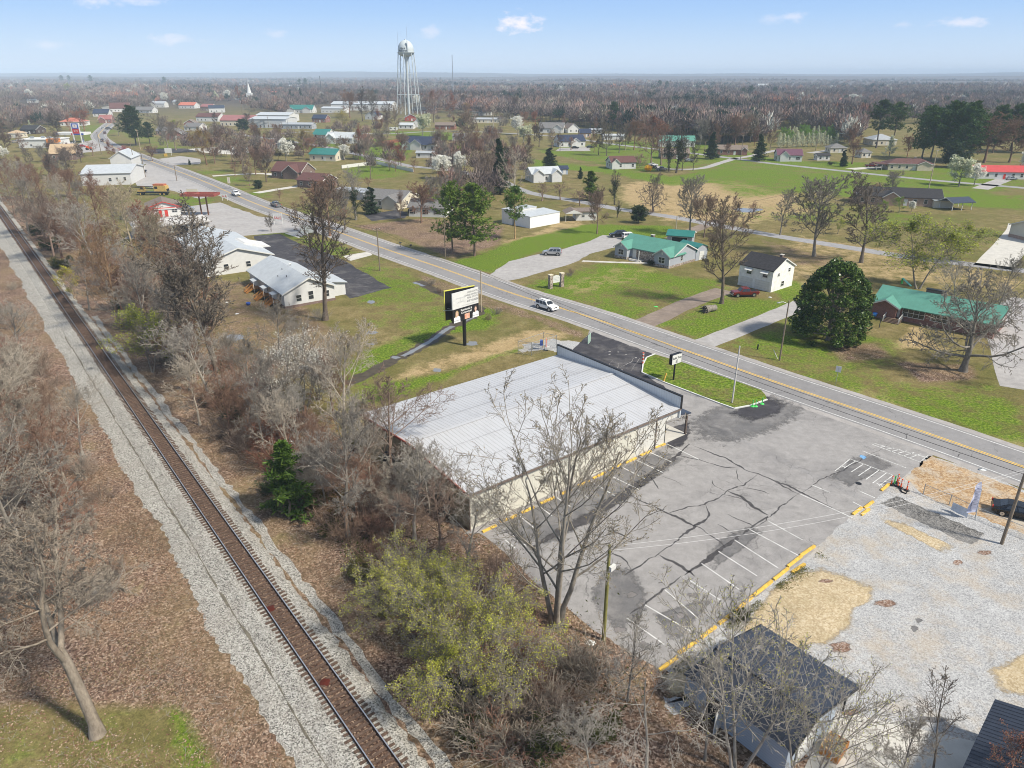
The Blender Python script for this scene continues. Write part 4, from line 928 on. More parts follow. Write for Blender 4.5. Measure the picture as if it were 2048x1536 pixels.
def two(p1,p2):
 """front wall foot from two photo pixels: centre, length, yaw"""
 A,B=Vector(P(*p1)),Vector(P(*p2));d=B-A
 return((A+B)/2),d.length,atan2(d.y,d.x)
def hs(label,xl,xr,yb,D,h,rise,roof='gable',wall=None,rm=None,yaw=0.,**kw):
 """house further off: front foot from px columns xl..xr at row yb; yaw in degrees"""
 L=(xr-xl)*depth(yb)/F/max(.55,cos(radians(yaw)));c=P((xl+xr)/2,yb)
 kw.setdefault('simple',True);da=kw.pop('door_at',L*.08);n=kw.pop('n',None);red=kw.pop('red',False)
 if 'win' not in kw:kw['win']=autowin(L,D,True,n,da,min(1.6,h*.56),kw.pop('sides',True),red)
 if 'ells' in kw:kw['ells']=[(a*L,b_*L,c_,d_)for a,b_,c_,d_ in kw['ells']]
 if 'chimney' in kw and kw['chimney']:kw['chimney']=(kw['chimney']*L,D/2,.9,.7)
 if 'porch' in kw and kw['porch']:kw['porch']=(kw['porch'][0]*L,kw['porch'][1]*L,kw['porch'][2],kw['porch'][3])
 return house(label,c,L,D,h,rise,roof,wall,rm,radians(yaw),**kw)
def metal_building():
 A=Vector(P(940,1060));A.z=0
 t=thing('commercial_building','large low metal building with pale ribbed roof beside the cracked car park','building',A,atan2(TN.y,TN.x))
 L,W,h,rise=29.3,22.3,4.35,.85;LR=31.4;m=W/2
 CL=mat_lines('cream_metal_cladding',(.60,.58,.50),'X',.3,.5,.86,.5,var=.08,width=.12);CT=mat_lines('tan_metal_cladding',(.36,.31,.2),'Y',.3,.6,.7,.6,var=.2,width=.16)
 CW=mat_lines('white_metal_cladding',(.60,.59,.55),'X',.3,.5,.86,.5,var=.06,width=.12)
 b=MB()
 b.poly([(0,0,0),(L-5.2,0,0),(L-5.2,0,h),(0,0,h)],CL);b.poly([(L-5.2,0,0),(L,0,0),(L,0,h),(L-5.2,0,h)],CW)
 b.poly([(0,W,0),(0,0,0),(0,0,h),(0,m,h+rise),(0,W,h)],CT)
 b.poly([(L,W,0),(0,W,0),(0,W,h),(L,W,h)],CL);b.poly([(L,0,0),(L,W,0),(L,W,h),(L,m,h+rise),(L,0,h)],CW)
 b.build('wall',t)
 b=MB();b.box(L,LR,-.0,.12,3.15,h-.02,CW);b.build('porch_gable',t)
 b=MB();b.box(L,LR,W-.12,W,3.15,h-.02,CW);b.box(LR-.12,LR,.12,W-.12,3.0,h,CW);b.build('porch_fascia',t)
 RM=NT('weathered_galvalume_roof');co=RM.co();n1=RM.noise(co,.25,6,.7);n2=RM.noise(RM.co((5,.3,1)),.8,5,.75)
 c=RM.mix(RM.ramp(n1,[(.5,0.),(.68,.5)]),(.47,.475,.495),(.36,.36,.375));c=RM.mix(RM.ramp(n2,[(.5,0.),(.72,.55)]),c,(.33,.315,.30));RM=RM.fin(c,.42,.0,.5)
 b=MB();x=-.25;prof=[]
 while x<LR+.1:
  prof+=[(x,0),(x+.36,0),(x+.39,.026),(x+.46,.026)];x+=.5
 e0,e1=-.3,W+.3;sl=rise/m
 V=[]
 for px,dz in prof:
  px=min(px,LR)
  V+=[(px,e0,h-sl*.3+dz+.05),(px,m,h+rise+dz+.05),(px,e1,h-sl*.3+dz+.05)]
 b.mesh(V,[(3*i+j,3*i+3+j,3*i+4+j,3*i+1+j)for i in range(len(prof)-1)for j in range(2)],RM)
 rf=b.build('roof',t)
 b=MB();b.box(-.25,LR,m-.22,m+.22,h+rise+.1,h+rise+.13,RM);b.build('ridge_cap',rf)
 b=MB();DK=mat('roof_lap_stain',(.34,.34,.36),.6,.3)
 for yy in(4.2,7.8,14.5,18.4):
  z=h+.102+sl*(min(yy,W-yy));b.poly([(.2,yy,z),(LR-.3,yy,z),(LR-.3,yy+.07,z),(.2,yy+.07,z)],DK)
 b.build('panel_lap',rf)
 b=MB();RT=mat('faded_red_trim',(.36,.10,.07),.6,.25)
 for y0,y1,z0,z1 in((e0,m,h-sl*.3,h+rise),(m,e1,h+rise,h-sl*.3)):
  b.obox((-.36,y0,z0-.16),(.12,0,0),(0,y1-y0,z1-z0),(0,0,.26),RT)
 b.build('rake_trim',t)
 b=MB();GT=mat('brown_gutter',(.17,.13,.11),.5,.2)
 b.box(-.3,LR+.05,e0-.12,e0-.005,h-.2,h-.03,GT);b.box(-.3,LR+.05,e1+.005,e1+.12,h-.2,h-.03,GT);b.build('gutter',t)
 for xx in(-.08,L-1.9):
  b=MB();b.box(xx,xx+.1,-.13,-.02,0,h-.2,GT);b.build('downpipe',t)
 b=MB();b.box(L-.12,L+.012,-.012,.1,0,3.15,BLACK);b.build('corner_trim',t)
 pt=h+1.55;PM=mat_lines('parapet_back_cladding',(.52,.56,.59),'Y',.4,.5,.86,.5,var=.06,width=.12)
 b=MB();b.box(LR+.004,LR+.2,-.25,W+.25,3.0,pt,PM);pa=b.build('parapet',t)
 b=MB();b.box(LR-.06,LR+.26,-.32,W+.32,pt+.002,pt+.14,BLACK);b.box(LR-.06,LR+.26,-.32,-.255,h-.1,pt,BLACK);b.box(LR-.06,LR+.26,W+.255,W+.32,h-.1,pt,BLACK);b.build('parapet_cap',pa)
 b=MB();b.prism([(LR+.21,3.35),(LR+2.3,2.95),(LR+2.3,3.12),(LR+.21,3.55)],-.25,W+.25,roofm('dark','Y'),'y');aw=b.build('awning',t)
 for i in range(6):
  b=MB();y=.1+(W-.2)*i/5;b.box(LR+1.85,LR+2.07,y-.11,y+.11,0,3.02,mat('brown_post',(.12,.09,.075),.7,.3)if i==0 else bpy.data.materials['brown_post']);b.build('awning_post',t)
 b=MB();b.box(L+.01,LR+2.2,0,W,0,.06,CONC);b.build('entrance_slab',t)
 for y in(3.5,8.5,14.0,18.5):window(t,(L,y,1.35),(0,1,0),(1,0,0),2.6,2.0,BLACK,mull=2)
 door(t,(L,11.2,.07),(0,1,0),(1,0,0),1.8,2.2,GLASS)
 for y,z in((15.5,2.1),(9.2,2.0),(4.0,2.2)):
  b=MB();b.box(-.95,-.02,y-.5,y+.5,0,z+.1,DARKM);b.box(-.99,-.95,y-.42,y+.42,.5,z-.2,BLACK);b.build('equipment_cabinet',t)
 b=MB();b.lathe([(.0,.3),(.42,.3),(.5,0),(.5,-.3)],(-.55,12.2,3.3),RUST,14);b.build('fan_hood',t)
 for x in(7.2,22.0):
  b=MB();b.box(x,x+.22,-.22,-.01,3.3,3.5,GALV);b.build('wall_light',t)
 return t
metal_building()
c_,L_,ya=two((1229,514),(1337.7,537.5));D_=(Vector(P(1337.7,537.5))-Vector(P(1383.6,524))).length
def clinic():
 L,D,h=L_,max(8.5,D_),2.75;e1,e2=L*.235,L*.27;ed=1.7
 c=c_+Vector((-sin(ya),cos(ya),0))*ed
 t=house('grey sided bungalow with green metal roof and two front gables on stone footing',c,L,D,h,2.1,'gable',GSIDE,roofm('green','X'),ya,.35,[(-L/2+e1/2,e1,ed,1.25),(L/2-e2/2,e2,ed,1.4)],[('e0',-L/2+e1/2,1.65,1.5,1.25),('e1',L/2-e2/2,1.65,1.6,1.3),('f',-1.2,1.6,1.7,1.2),('f',1.9,1.6,1.0,1.1),('f',-3.2,.3,1.0,2.0,'d'),('f',-5.,1.7,.6,.8),('r',D*.35,1.7,.7,1.2),('l',D*.5,1.6,.9,1.2)],chimney=(-L*.12,D*.55,.8,.55),base=(.55,STONEW))
 b=MB();b.box(-L*.17,L*.2,-.08,-.032,.56,2.4,STONEW);b.build('stone_facing',t)
 b=MB();b.box(-L*.24,-L*.02,-1.6,-.09,0,.3,CONC);b.box(-L*.22,-L*.04,-1.95,-1.6,0,.15,CONC);b.build('front_step',t)
 for ex,w_ in((-L/2+e1/2,e1),(L/2-e2/2,e2)):
  b=MB();b.box(ex-.18,ex+.18,-ed-.05,-ed-.004,h+.25,h+.8,WHITE);b.build('gable_vent',t)
 for xx in(-L/2+e1-.05,L/2-.1):
  b=MB();b.box(xx,xx+.1,-ed-.12,-ed-.01,.1,h-.2,WHITE);b.build('downpipe',t)
 b=MB();b.box(-L*.06,-L*.06+.14,-1.55,-1.41,.3,h-.1,WHITE);b.build('porch_post',t)
clinic()
q1=two((1383,523),(1411,517))
house('grey barn shaped shed with teal gambrel roof behind the grey bungalow',P(1402,519.5),4.2,6,2.1,1.7,'gambrel',GSIDE,roofm('teal','Y'),q1[2],name='garden_shed',cat='shed',win=[('f',0,.05,1.5,2.,'g')])
house('low carport with teal roof and open sides behind the grey bungalow',P(1358,490),6.5,6,2.4,.9,'gable',GSIDE,roofm('teal','X'),radians(-20),name='carport',cat='carport',win=[('f',0,.05,4,2.,'o')])
c_,L_,ya=two((1475,569),(1541,585))
t=house('white two storey barn with dark shingle roof and upper window awnings',c_,L_,(Vector(P(1541,585))-Vector(P(1582,571))).length,4.5,2.0,'gable',mat('flaking_white_boards',(.74,.74,.72),.8,.14,1.2),ASH_DK,ya,.25,win=[('f',-L_*.2,3.35,1.1,.9),('f',L_*.28,3.35,1.1,.9),('f',-L_*.25,.05,2.8,2.0,'g'),('f',L_*.22,.05,3.2,2.0,'g'),('r',2.2,3.4,.6,.6),('r',6.2,3.9,.7,.7),('r',4.2,1.2,1.0,1.0)],chimney=(L_*.3,5.2,.6,.4),name='barn',cat='barn')
for x in(-L_*.2,L_*.28):
 b=MB();b.prism([(-.75,3.75),(-.01,4.15),(-.01,4.22),(-.75,3.82)],x-.85,x+.85,WHITE,'x');b.build('window_awning',t)
c_,L_,ya=two((1741,633),(1981,682));rc=c_+Vector((-sin(ya),cos(ya),0))*1.2
t=house('long red brick ranch house with green metal roof behind the magnolia',rc,L_,9.2,2.75,2.0,'gable',BRICK,roofm('green','X'),ya,.6,[(-L_/2+2.1,4.1,1.2,1.0)],[('f',-L_*.3,.55,1.0,2.05,'d'),('f',-L_*.155,1.75,3.6,1.5,'W'),('f',L_*.06,1.75,2.6,1.2,'W'),('f',L_*.28,1.75,2.6,1.3,'W'),('r',3,1.7,1.2,1.2),('r',6.5,1.7,1.2,1.2)])
b=MB();b.box(-2.6-L_*.02,.6-L_*.02,5.2,6.0,3.5,5.35,BRICKD);b.box(-2.7-L_*.02,.7-L_*.02,5.1,6.1,5.35,5.45,DARKM);b.build('chimney',t)
b=MB()
for k in range(4):b.box(-L_*.3-1.4,-L_*.3+1.4,-1.75-.35*k,-1.2-.35*k if k else-.02,0,.56-.14*k,mat('weathered_step_timber',(.16,.11,.08),.9,.3)if k==0 else bpy.data.materials['weathered_step_timber'])
st=b.build('front_step',t)
for x in(-L_*.3-1.35,-L_*.3+1.3):
 b=MB()
 for k in range(9):b.box(x,x+.05,-2.9+.3*k,-2.85+.3*k,.1+.05*k,1.05+.05*k,WHITE)
 b.obox((x,-2.95,1.05),(.06,0,0),(0,2.6,.45),(0,0,.07),WHITE);b.build('handrail',st)
tag(link('storage_tub',None),'','')if False else None
A2,B2,C2=Vector(P(571,618)),Vector(P(671,600)),Vector(P(487,571))
wv=B2-A2;wid=wv.length;dep=(C2-A2).length;ya=atan2(wv.y,wv.x)
t=house('white apartment block with white metal roof and three timber porch stairs',(A2+B2)/2,wid,dep,3.1,2.3,'gable_front',WSIDE,roofm('white','Y'),ya,.5,name='apartment_block',cat='apartments',base=(.5,BRICKD),win=[('f',-wid*.22,1.7,1.0,1.2),('f',wid*.02,1.9,1.0,1.6),('f',wid*.34,1.7,.9,1.2),('l',2,1.8,.8,1.1),('l',dep*.45,1.8,.8,1.1)])
b=MB();b.prism([(wid/2-.02,0),(wid/2+3.4,0),(wid/2+3.4,2.5),(wid/2-.02,3.0)],dep*.12,dep*.55,WSIDE,'y');b.build('side_wing',t)
b=MB();b.prism([(wid/2+.2,3.15),(wid/2+3.8,2.55),(wid/2+3.8,2.67),(wid/2+.2,3.27)],dep*.1,dep*.58,roofm('white','Y'),'y');b.build('wing_roof',t)
for k,yy in enumerate((dep*.16,dep*.42,dep*.72)):
 b=MB();x=-wid/2;b.prism([(x-1.5,2.35),(x-.01,2.6),(x-.01,2.7),(x-1.5,2.45)],yy-1.1,yy+1.1,roofm('white','Y'),'y');b.build('porch_roof',t)
 b=MB();b.box(x-1.5,x-.01,yy-1.1,yy+1.1,.78,.88,WOODT);b.box(x-1.46,x-1.38,yy-1.06,yy-.98,0,2.35,WHITE);b.box(x-1.46,x-1.38,yy+.98,yy+1.06,0,2.35,WHITE)
 for q in range(9):b.box(x-1.5,x-1.45,yy-1.0+q*.25,yy-.93+q*.25,.88,1.75,WOODT)
 b.box(x-1.53,x-1.42,yy-1.1,yy+1.1,1.75,1.83,WOODT)
 for q in range(5):b.box(x-1.8-.3*q,x-1.5-.3*q,yy-.6,yy+.6,.56-.15*q,.76-.15*q,WOODT)
 for yq in(yy-.68,yy+.6):
  b.obox((x-3.1,yq,.75),(0,.08,0),(1.6,0,.95),(0,0,.1),WOODT);b.obox((x-3.1,yq,.02),(0,.06,0),(1.6,0,.75),(0,0,.22),WOODT)
  for q in range(6):b.box(x-3.05+.28*q,x-2.98+.28*q,yq,yq+.06,.05+.14*q,.8+.17*q,WOODT)
 b.build('porch_stair',t);door(t,(x,yy,.88),(0,-1,0),(-1,0,0),.9,2.0,WHITE)
b=MB();b.lathe([(.02,-.1),(.18,-.07),(.3,.02),(.32,.05)],(.8,dep*.55,5.6),WHITE,14);b.tube([(.8,dep*.55,5.1),(.8,dep*.55,5.55)],.03,GALV,6);b.build('satellite_dish',t)
for x,yy in((-2.2,dep*.28),(-1.4,dep*.5),(-3.1,dep*.4)):
 b=MB();z=3.1+2.3*(1+x/(wid/2));b.tube([(x,yy,z),(x,yy,z+.55)],.07,DARKM,8);b.build('vent_pipe',t)
A1,B1=Vector(P(428,560)),Vector(P(531,530));wv=B1-A1
t=house('white roofed apartment block with pale tan side wall behind the bare oak',(A1+B1)/2,wv.length,30,3.2,2.4,'gable_front',WSIDE,roofm('white','Y'),ya,.5,name='apartment_block',cat='apartments',win=[('f',2,1.7,1,1.2),('f',wv.length*.42,1.7,1,1.3),('f',-3,1.7,1,1.2)])
b=MB();w2=wv.length/2;b.box(-w2-4.2,-w2-.02,3,24,0,2.75,TANW);b.build('annexe_wall',t)
b=MB();b.prism([(-w2-4.5,2.76),(-w2-.1,3.2),(-w2-.1,3.34),(-w2-4.5,2.9)],2.7,24.3,roofm('white','Y'),'y');b.build('annexe_roof',t)
b=MB();b.prism([(w2-7,3.2),(w2-3.5,4.9),(w2+2.5,3.2)],8,15,WSIDE,'y');b.build('cross_gable',t)
c_,L_,ya=two((297,436),(363,431))
t=house('small white shop with brown roof, red trim and two red doors',c_,L_,11,3.0,1.7,'gable_front',WHITE,ASH_BR,ya,.5,name='shop',cat='shop',trim=REDP,win=[('f',-L_*.12,.05,.95,2.1,'R'),('f',L_*.06,.05,.95,2.1,'R'),('f',L_*.32,1.7,1.5,.9),('l',3,1.6,1,1)])
b=MB();b.box(-L_/2-.5,L_/2+.5,-.6,-.52,2.72,2.95,REDP);b.build('red_fascia',t)
c_,L_,ya=two((275,480),(420,465))
t=house('grey flat roofed block garage with dark open bays',c_,L_,11,3.1,.25,'flat',mat('grey_block_wall',(.36,.34,.31),.9,.15),mat('pale_flat_roof',(.5,.48,.46),.9,.2,.4),ya,.6,name='garage_building',cat='garage',win=[('f',L_*.34,.05,4,2.6,'o'),('f',L_*.1,.05,4,2.6,'o'),('f',-L_*.25,1.6,1.6,1)])
c_,L_,ya=two((165,372),(264,369))
house('long white metal warehouse with white roof beside the highway',c_,L_,24,4.6,2.2,'gable',WSIDE,roofm('white','X'),ya,.4,name='warehouse',cat='warehouse',simple=True,win=[('f',L_*.08,2.2,1,1.2),('f',L_*.22,2.6,.8,.7),('f',L_*.38,2.4,.9,1.2),('r',8,.05,4,3.2,'g')])
hs('tall white gabled workshop behind the long white warehouse',226,264,338,16,5.0,3.0,'gable_front',WSIDE,roofm('white','Y'),12,name='workshop',cat='workshop',win=[('f',0,.05,3.5,3.2,'g')])
hs('low white lean-to with dark open front beside the white workshop',262,280,348,9,2.8,.5,'shed',WSIDE,roofm('grey','X'),12,name='lean_to',cat='shed',win=[('f',0,.05,3,2.2,'o')])
hs('red brick cottage with tan hipped roof beside the fuel station',104,150,320,13,3.3,4.2,'gable',BRICKD,ASH_TN,14,ells=[(.16,.42,1.5,2.6)],chimney=.1,n=3)
t=hs('white convenience store with flat roof and orange corner',41,114,296,16,4.6,.5,'flat',WHITE,WHITE,4,name='convenience_store',cat='store',win=[('f',6.5,1.5,3.5,2,'W'),('f',2.5,.05,1.8,2.3,'d'),('f',-4,1.6,1.2,1.0),('f',-8,.05,1.,2.1,'d')])
b=MB();b.box(6,12.4,-1.2,3,3.2,5.4,mat('orange_sign_panel',(.7,.25,.06),.5,.1));b.build('corner_fascia',t)
for x,y in((-7,6),(-2,9),(3,7)):
 b=MB();b.box(x,x+1.8,y,y+1.6,5.1,6.2,GALV);b.build('roof_unit',t)
hs('dark brown wooden house among trees behind the store',40,75,268,10,3.2,2.6,'gable',mat('dark_brown_boards',(.07,.05,.045),.9,.2),ASH_DK,-10)
hs('white shop with orange red roof behind the fuel station',122,165,252,14,3.4,3.0,'hip',WHITE,roofm('orange','X'),5,name='shop',cat='shop')
hs('small tan house with orange roof left of the store',16,40,276,9,3,2,'hip',CREAM,ASH_TN,0)
hs('white house with steep red roof beyond the highway bend',225,258,224,18,4.0,6.0,'gable',WSIDE,ASH_RD,25)
hs('white long house with grey roof beside the power pole',268,306,226,12,3.5,3.0,'gable',WSIDE,ASH_GY,-4,porch=(-.4,.4,2,ASH_GY))
hs('navy roofed low house by the highway bend',188,216,233,14,3.2,4,'gable',WSIDE,ASH_BL,10)
hs('brick house with rusty red roof beside the highway bend',199,222,246,12,3.2,3.5,'gable',BRICK,roofm('rust','X'),10,ells=[(-.2,.5,1.5,2.)])
hs('white flat shop with grey roof near the blossom trees',206,232,222,14,4.,.4,'flat',WHITE,WHITE,5,name='shop',cat='shop')
hs('round gabled red brick house right of the tall evergreen',334,366,279,12,3.3,3.6,'gable_front',BRICK,ASH_GY,8,n=2)
hs('small brick house beside the round gabled brick house',312,334,270,10,3.,2.4,'gable',BRICKT,ASH_GY,-5)
hs('white house with grey roof left of the long red roofed hall',368,400,262,12,3.2,2.6,'gable',WSIDE,ASH_GY,-8)
hs('brick house with dark roof behind the lime tree',370,392,254,10,3.2,2.6,'gable_front',BRICK,ASH_BR,10,n=2)
hs('white and brick house with red roof among pink trees',357,390,217,14,4.,3.4,'gable',WSIDE,roofm('orange','X'),-6,chimney=.3)
hs('long pale hall with faded red roof',440,508,252,18,4.6,3.8,'gable',CREAM,roofm('rust','X'),-5,name='hall',cat='hall',n=8)
hs('long red roofed hall end wing with white walls',392,438,243,16,4.2,3.,'gable',WSIDE,ASH_RD,-5,name='hall',cat='hall')
hs('large pale grey mill building left of the sub station poles',500,575,256,22,7,1.5,'gable',mat('pale_grey_metal',(.5,.51,.52),.6,.15),roofm('white','X'),-8,name='mill_building',cat='mill',n=9,door_at=None)
hs('long white low warehouse before the mill',512,580,244,25,6,2,'gable',WSIDE,roofm('white','X'),-6,name='warehouse',cat='warehouse',n=6)
hs('low grey shed row beside the substation yard',560,625,258,10,3.5,1.2,'gable',GSIDE,roofm('grey','X'),-8,name='shed_row',cat='sheds',n=7)
hs('white house with dark green roof and broad porch',570,626,226,14,4,4.5,'gable',WSIDE,roofm('teal','X'),-5,ells=[(.3,.3,2,2.5),(-.3,.3,2,2.5)])
hs('brick house with navy roof behind the lime willow',624,652,245,11,3.6,3,'gable',BRICK,ASH_BL,-10)
hs('white house with teal roof left of the white roofed cottage',626,657,277,12,3.1,2.7,'gable',WSIDE,roofm('teal','X'),-12,porch=(-.4,.4,1.6,roofm('teal','X')))
hs('white roofed cottage with steep wing and side porch',650,706,287,11,3.4,3.2,'gable',WSIDE,roofm('white','X'),-12,ells=[(-.28,.34,2.2,2.6)],n=4)
hs('cream house with teal roof before the blossom shrub',618,673,322,11,3.3,2.4,'gable',CREAM,roofm('teal','X'),-14,n=3)
hs('brick cottage with steep gable and dormers near the highway',541,606,357,11,3.0,3.3,'gable',BRICKD,ASH_RD,-18,ells=[(.2,.5,1.6,2.7)],n=4)
hs('low brick house with dark red roof beside the ivy oak',592,648,376,10,2.9,2.2,'gable',BRICKD,ASH_RD,-22,n=3)
hs('white house with grey roof and dark shutters beside the pines',817,892,434,9,2.9,2.0,'gable',WSIDE,ASH_GY,-10,win=[('f',-5.1,1.6,1.3,1.4),('f',-.8,1.6,1.3,1.4),('f',3.3,1.6,1.3,1.4)],shutter=BLACK,simple=False)
hs('cream ranch house with grey roof behind the ivy oak',732,806,416,12,2.9,2.3,'gable',CREAM,ASH_GY,-22,ells=[(.25,.42,2.5,1.7)],n=4)
hs('grey flat garage left of the cream ranch house',655,730,398,9,2.6,.2,'flat',GSIDE,roofm('grey','X'),-22,name='garage_building',cat='garage',win=[])
hs('white farmhouse with navy roof and central gable beside brown fence',803,872,300,12,3.6,3.6,'gable',WSIDE,ASH_BL,-14,ells=[(-.06,.32,2,2.4),(-.36,.26,1.2,2.0)],porch=(.02,.3,1.6,ASH_BL),n=5)
hs('white mobile home behind blossom trees',832,868,316,5,2.6,.8,'gable',WSIDE,roofm('grey','X'),-8,name='mobile_home',cat='mobile home')
hs('white cottage with navy roof left of the bare street oaks',730,756,239,12,4,3.8,'gable_front',WSIDE,ASH_BL,-15,n=2)
hs('white long warehouse roof behind big bare oaks',662,785,221,30,7.5,2.5,'gable',WSIDE,roofm('white','X'),-3,name='warehouse',cat='warehouse',n=10)
hs('white lower warehouse left of the bare oaks',642,690,226,18,5,1.5,'gable',WSIDE,roofm('white','X'),-6,name='warehouse',cat='warehouse',n=6)
hs('small red barn with grey roof beside the white blossom pear',810,834,242,9,3.2,2.8,'gable_front',mat('barn_red_boards',(.3,.06,.045),.8,.2),ASH_GY,10,name='barn',cat='barn',n=2)
hs('white carport house with pale roof beside the camper',797,826,258,10,3,1.6,'gable',WSIDE,roofm('white','X'),-5)
hs('small white cottage right of the pale carport house',826,842,255,10,3.4,3.2,'gable_front',WSIDE,ASH_GY,5,n=2)
hs('red brown open shed right of the white pear',870,909,259,10,3.2,2,'gable',mat('red_brown_boards',(.22,.09,.06),.9,.25),ASH_BR,-6,name='barn',cat='barn',n=2)
hs('long brick house with dark roof below the water tower',822,870,227,14,3.6,3.2,'gable',BRICKD,ASH_DK,-8,ells=[(.3,.26,2,2.)],n=5)
hs('pale house with white gable right of the water tower',945,982,231,12,3.6,2.6,'gable',WSIDE,ASH_GY,-5)
hs('long low white trailer by the woods edge',940,1002,246,8,3.2,1.2,'gable',CREAM,roofm('grey','X'),-4,name='mobile_home',cat='mobile home')
hs('low white cottage behind the blossom trees',905,932,282,8,2.8,1.8,'gable',WSIDE,ASH_GY,-6)
hs('white clapboard farmhouse with white roof by the small side road',1064,1122,364,10,3.4,2.2,'gable',WSIDE,roofm('white','X'),16,ells=[(.32,.34,1.8,1.7),(-.3,.36,1.2,1.7)],n=5)
hs('small blue shed right of the white clapboard farmhouse',1119,1136,349,5,2.5,1.0,'gable',BLUESIDE,ASH_BL,10,name='garden_shed',cat='shed',n=1)
c_,L_,ya=two((1060,457),(1119,446))
t=house('long white metal shed with stepped white roof near the pines',c_,L_,7,3.3,.35,'shed',mat('smooth_white_metal',(.76,.77,.78),.5,.05),roofm('white','X'),ya,.12,name='metal_shed',cat='shed')
b=MB();b.box(-L_/2-.5,L_/2-2.8,7.3,12,0,4.3,WHITE);b.build('rear_bay',t);b=MB();b.box(-L_/2-.6,L_/2-2.7,7.2,12.1,4.304,4.42,roofm('white','X'));b.build('bay_roof',t)
t=hs('white block shed with gabled carport right of the metal shed',1152,1193,441,6,2.6,.3,'flat',WHITE,ASH_BR,6,name='carport_shed',cat='shed',win=[('f',-1,1.5,.8,.7),('f',1.8,1.5,.8,.7)])
b=MB();b.prism([(-7,2.5),(-4.3,3.6),(-1.5,2.5)],-1.6,4.5,ASH_BR,'y');b.prism([(-7,2.45),(-4.3,3.55),(-1.5,2.45)],-1.7,-1.6,WHITE,'y');b.build('carport_roof',t)
for x in(-6.8,-2.0):
 b=MB();b.box(x,x+.12,-1.5,-1.38,0,2.5,WHITE);b.build('carport_post',t)
hs('white cottage with navy roof at the end of the field',1118,1171,294,12,3.5,3.2,'gable',WSIDE,ASH_BL,14,ells=[(.1,.3,1.2,1.9)],n=4)
hs('pale grey house with grey hipped roof among trees',1078,1126,266,12,3.6,3.6,'gable',WSIDE,ASH_GY,-10,ells=[(.25,.4,1.5,2.6)],n=4)
hs('white house with brown gable beside the brick outbuilding',1136,1158,266,12,3.4,3.4,'gable_front',WSIDE,ASH_BR,20,n=2)
hs('small brick outbuilding with navy roof among the trees',1160,1182,275,8,3.2,2.4,'gable',BRICKT,ASH_BL,5,n=2)
hs('white mobile home behind the leaning bare trees',1180,1204,268,6,2.9,.8,'gable',WSIDE,roofm('grey','X'),0,name='mobile_home',cat='mobile home')
hs('long white mobile home left of the red maple',1206,1249,280,6,2.9,.8,'gable',WSIDE,roofm('white','X'),0,name='mobile_home',cat='mobile home')
hs('white farmhouse with pale green roof behind the bare row',1320,1389,294,12,3.6,2.6,'gable',WSIDE,roofm('green','X'),-4,ells=[(.2,.3,1.5,1.8)],n=5)
hs('white bungalow with dark roof and pink blossom porch',1222,1272,338,9,3.1,2.3,'gable',WSIDE,ASH_RD,10,ells=[(-.34,.3,.8,1.6)],n=4)
hs('brown ranch house half hidden by the clump of bare trunks',1322,1378,318,10,2.9,2.2,'gable',BRICKD,ASH_BR,-3,n=4)
hs('small red brick ranch house beside the road junction',1436,1492,310,9,2.9,2.0,'gable',BRICK,ASH_BR,-10,ells=[(.4,.2,.6,1.2)],n=4)
hs('white cottage with purple roof and red porch steps',1555,1602,323,9,3.2,2.6,'gable',WSIDE,ASH_PU,-8,ells=[(-.22,.36,.8,1.9)],shutter=BLACK,n=3,simple=False)
hs('little white shed with dark lean-to roof',1634,1659,321,5,2.5,.9,'gable',WSIDE,ASH_DK,0,name='garden_shed',cat='shed',n=2)
hs('grey roofed low house behind the brown tree',1660,1692,306,8,2.8,2.0,'hip',CREAM,ASH_GY,0)
hs('small cream house left of the white conical tree',1722,1742,316,7,2.9,1.8,'hip',CREAM,ASH_GY,5)
hs('pale roofed house behind the conical blossom tree',1745,1792,291,14,3.4,3.0,'hip',CREAM,roofm('grey','X'),0)
t=hs('long cream ranch house with brown red roof and open carport',1778,1862,341,9,2.9,2.0,'hip',mat('cream_brick',(.5,.45,.34),.85,.15),ASH_RD,-8,ells=[(.28,.3,1,1.3)],chimney=.14,n=6)
b=MB();b.box(-15.5,-10.2,-.5,8,2.6,2.95,ASH_RD);b.build('carport_roof',t)
for x in(-15.3,-13):
 b=MB();b.box(x,x+.15,-.3,-.15,0,2.6,WHITE);b.build('carport_post',t)
hs('white ranch house with bright red metal roof',1952,2046,358,9,3.0,2.1,'gable',WSIDE,roofm('red','X'),-8,red=True,n=6)
hs('long brick house with dark shingle roof behind the bare trees',1722,1870,411,10,2.9,2.4,'gable',BRICKT,ASH_DK,-16,ells=[(-.1,.2,1.2,1.7)],n=8)
t=hs('open carport with dark metal roof on white posts',1900,1948,421,6,2.6,1.2,'gable',WHITE,roofm('dark','X'),14,name='carport',cat='carport',win=[])
bpy.data.objects.remove([o for o in t.children if o.name.startswith('wall')][0])
Lc=48*depth(421)/F
for x in(-.48,0,.48):
 for y in(.2,5.7):
  b=MB();b.box(x*Lc-.08,x*Lc+.08,y,y+.16,0,2.55,WHITE);b.build('post',t)
hs('white flat lean-to roof joining brick house and carport',1868,1902,416,6,2.4,.15,'flat',CREAM,roofm('white','X'),-10,name='lean_to',cat='shed',win=[])
c_,L_,ya=two((2016,473),(2085,490))
house('cream gabled garage with brick base at the right edge',c_,L_,12,3.4,2.2,'gable_front',CREAM,ASH_GY,ya,.4,name='garage_building',cat='garage',base=(.9,BRICKT),win=[('f',1.5,.05,3,2.4,'o')])
E1,E2=Vector(P(1720,1372,2.7)),Vector(P(1524,1249,2.7));rd=(E1-E2);rl=rd.length;ya=atan2(rd.y,rd.x)
Ra=Vector(P(1640,1447,4.5));n2=Vector((-sin(ya),cos(ya),0))
half=abs((Ra-E1).to_2d().dot(n2.to_2d()));
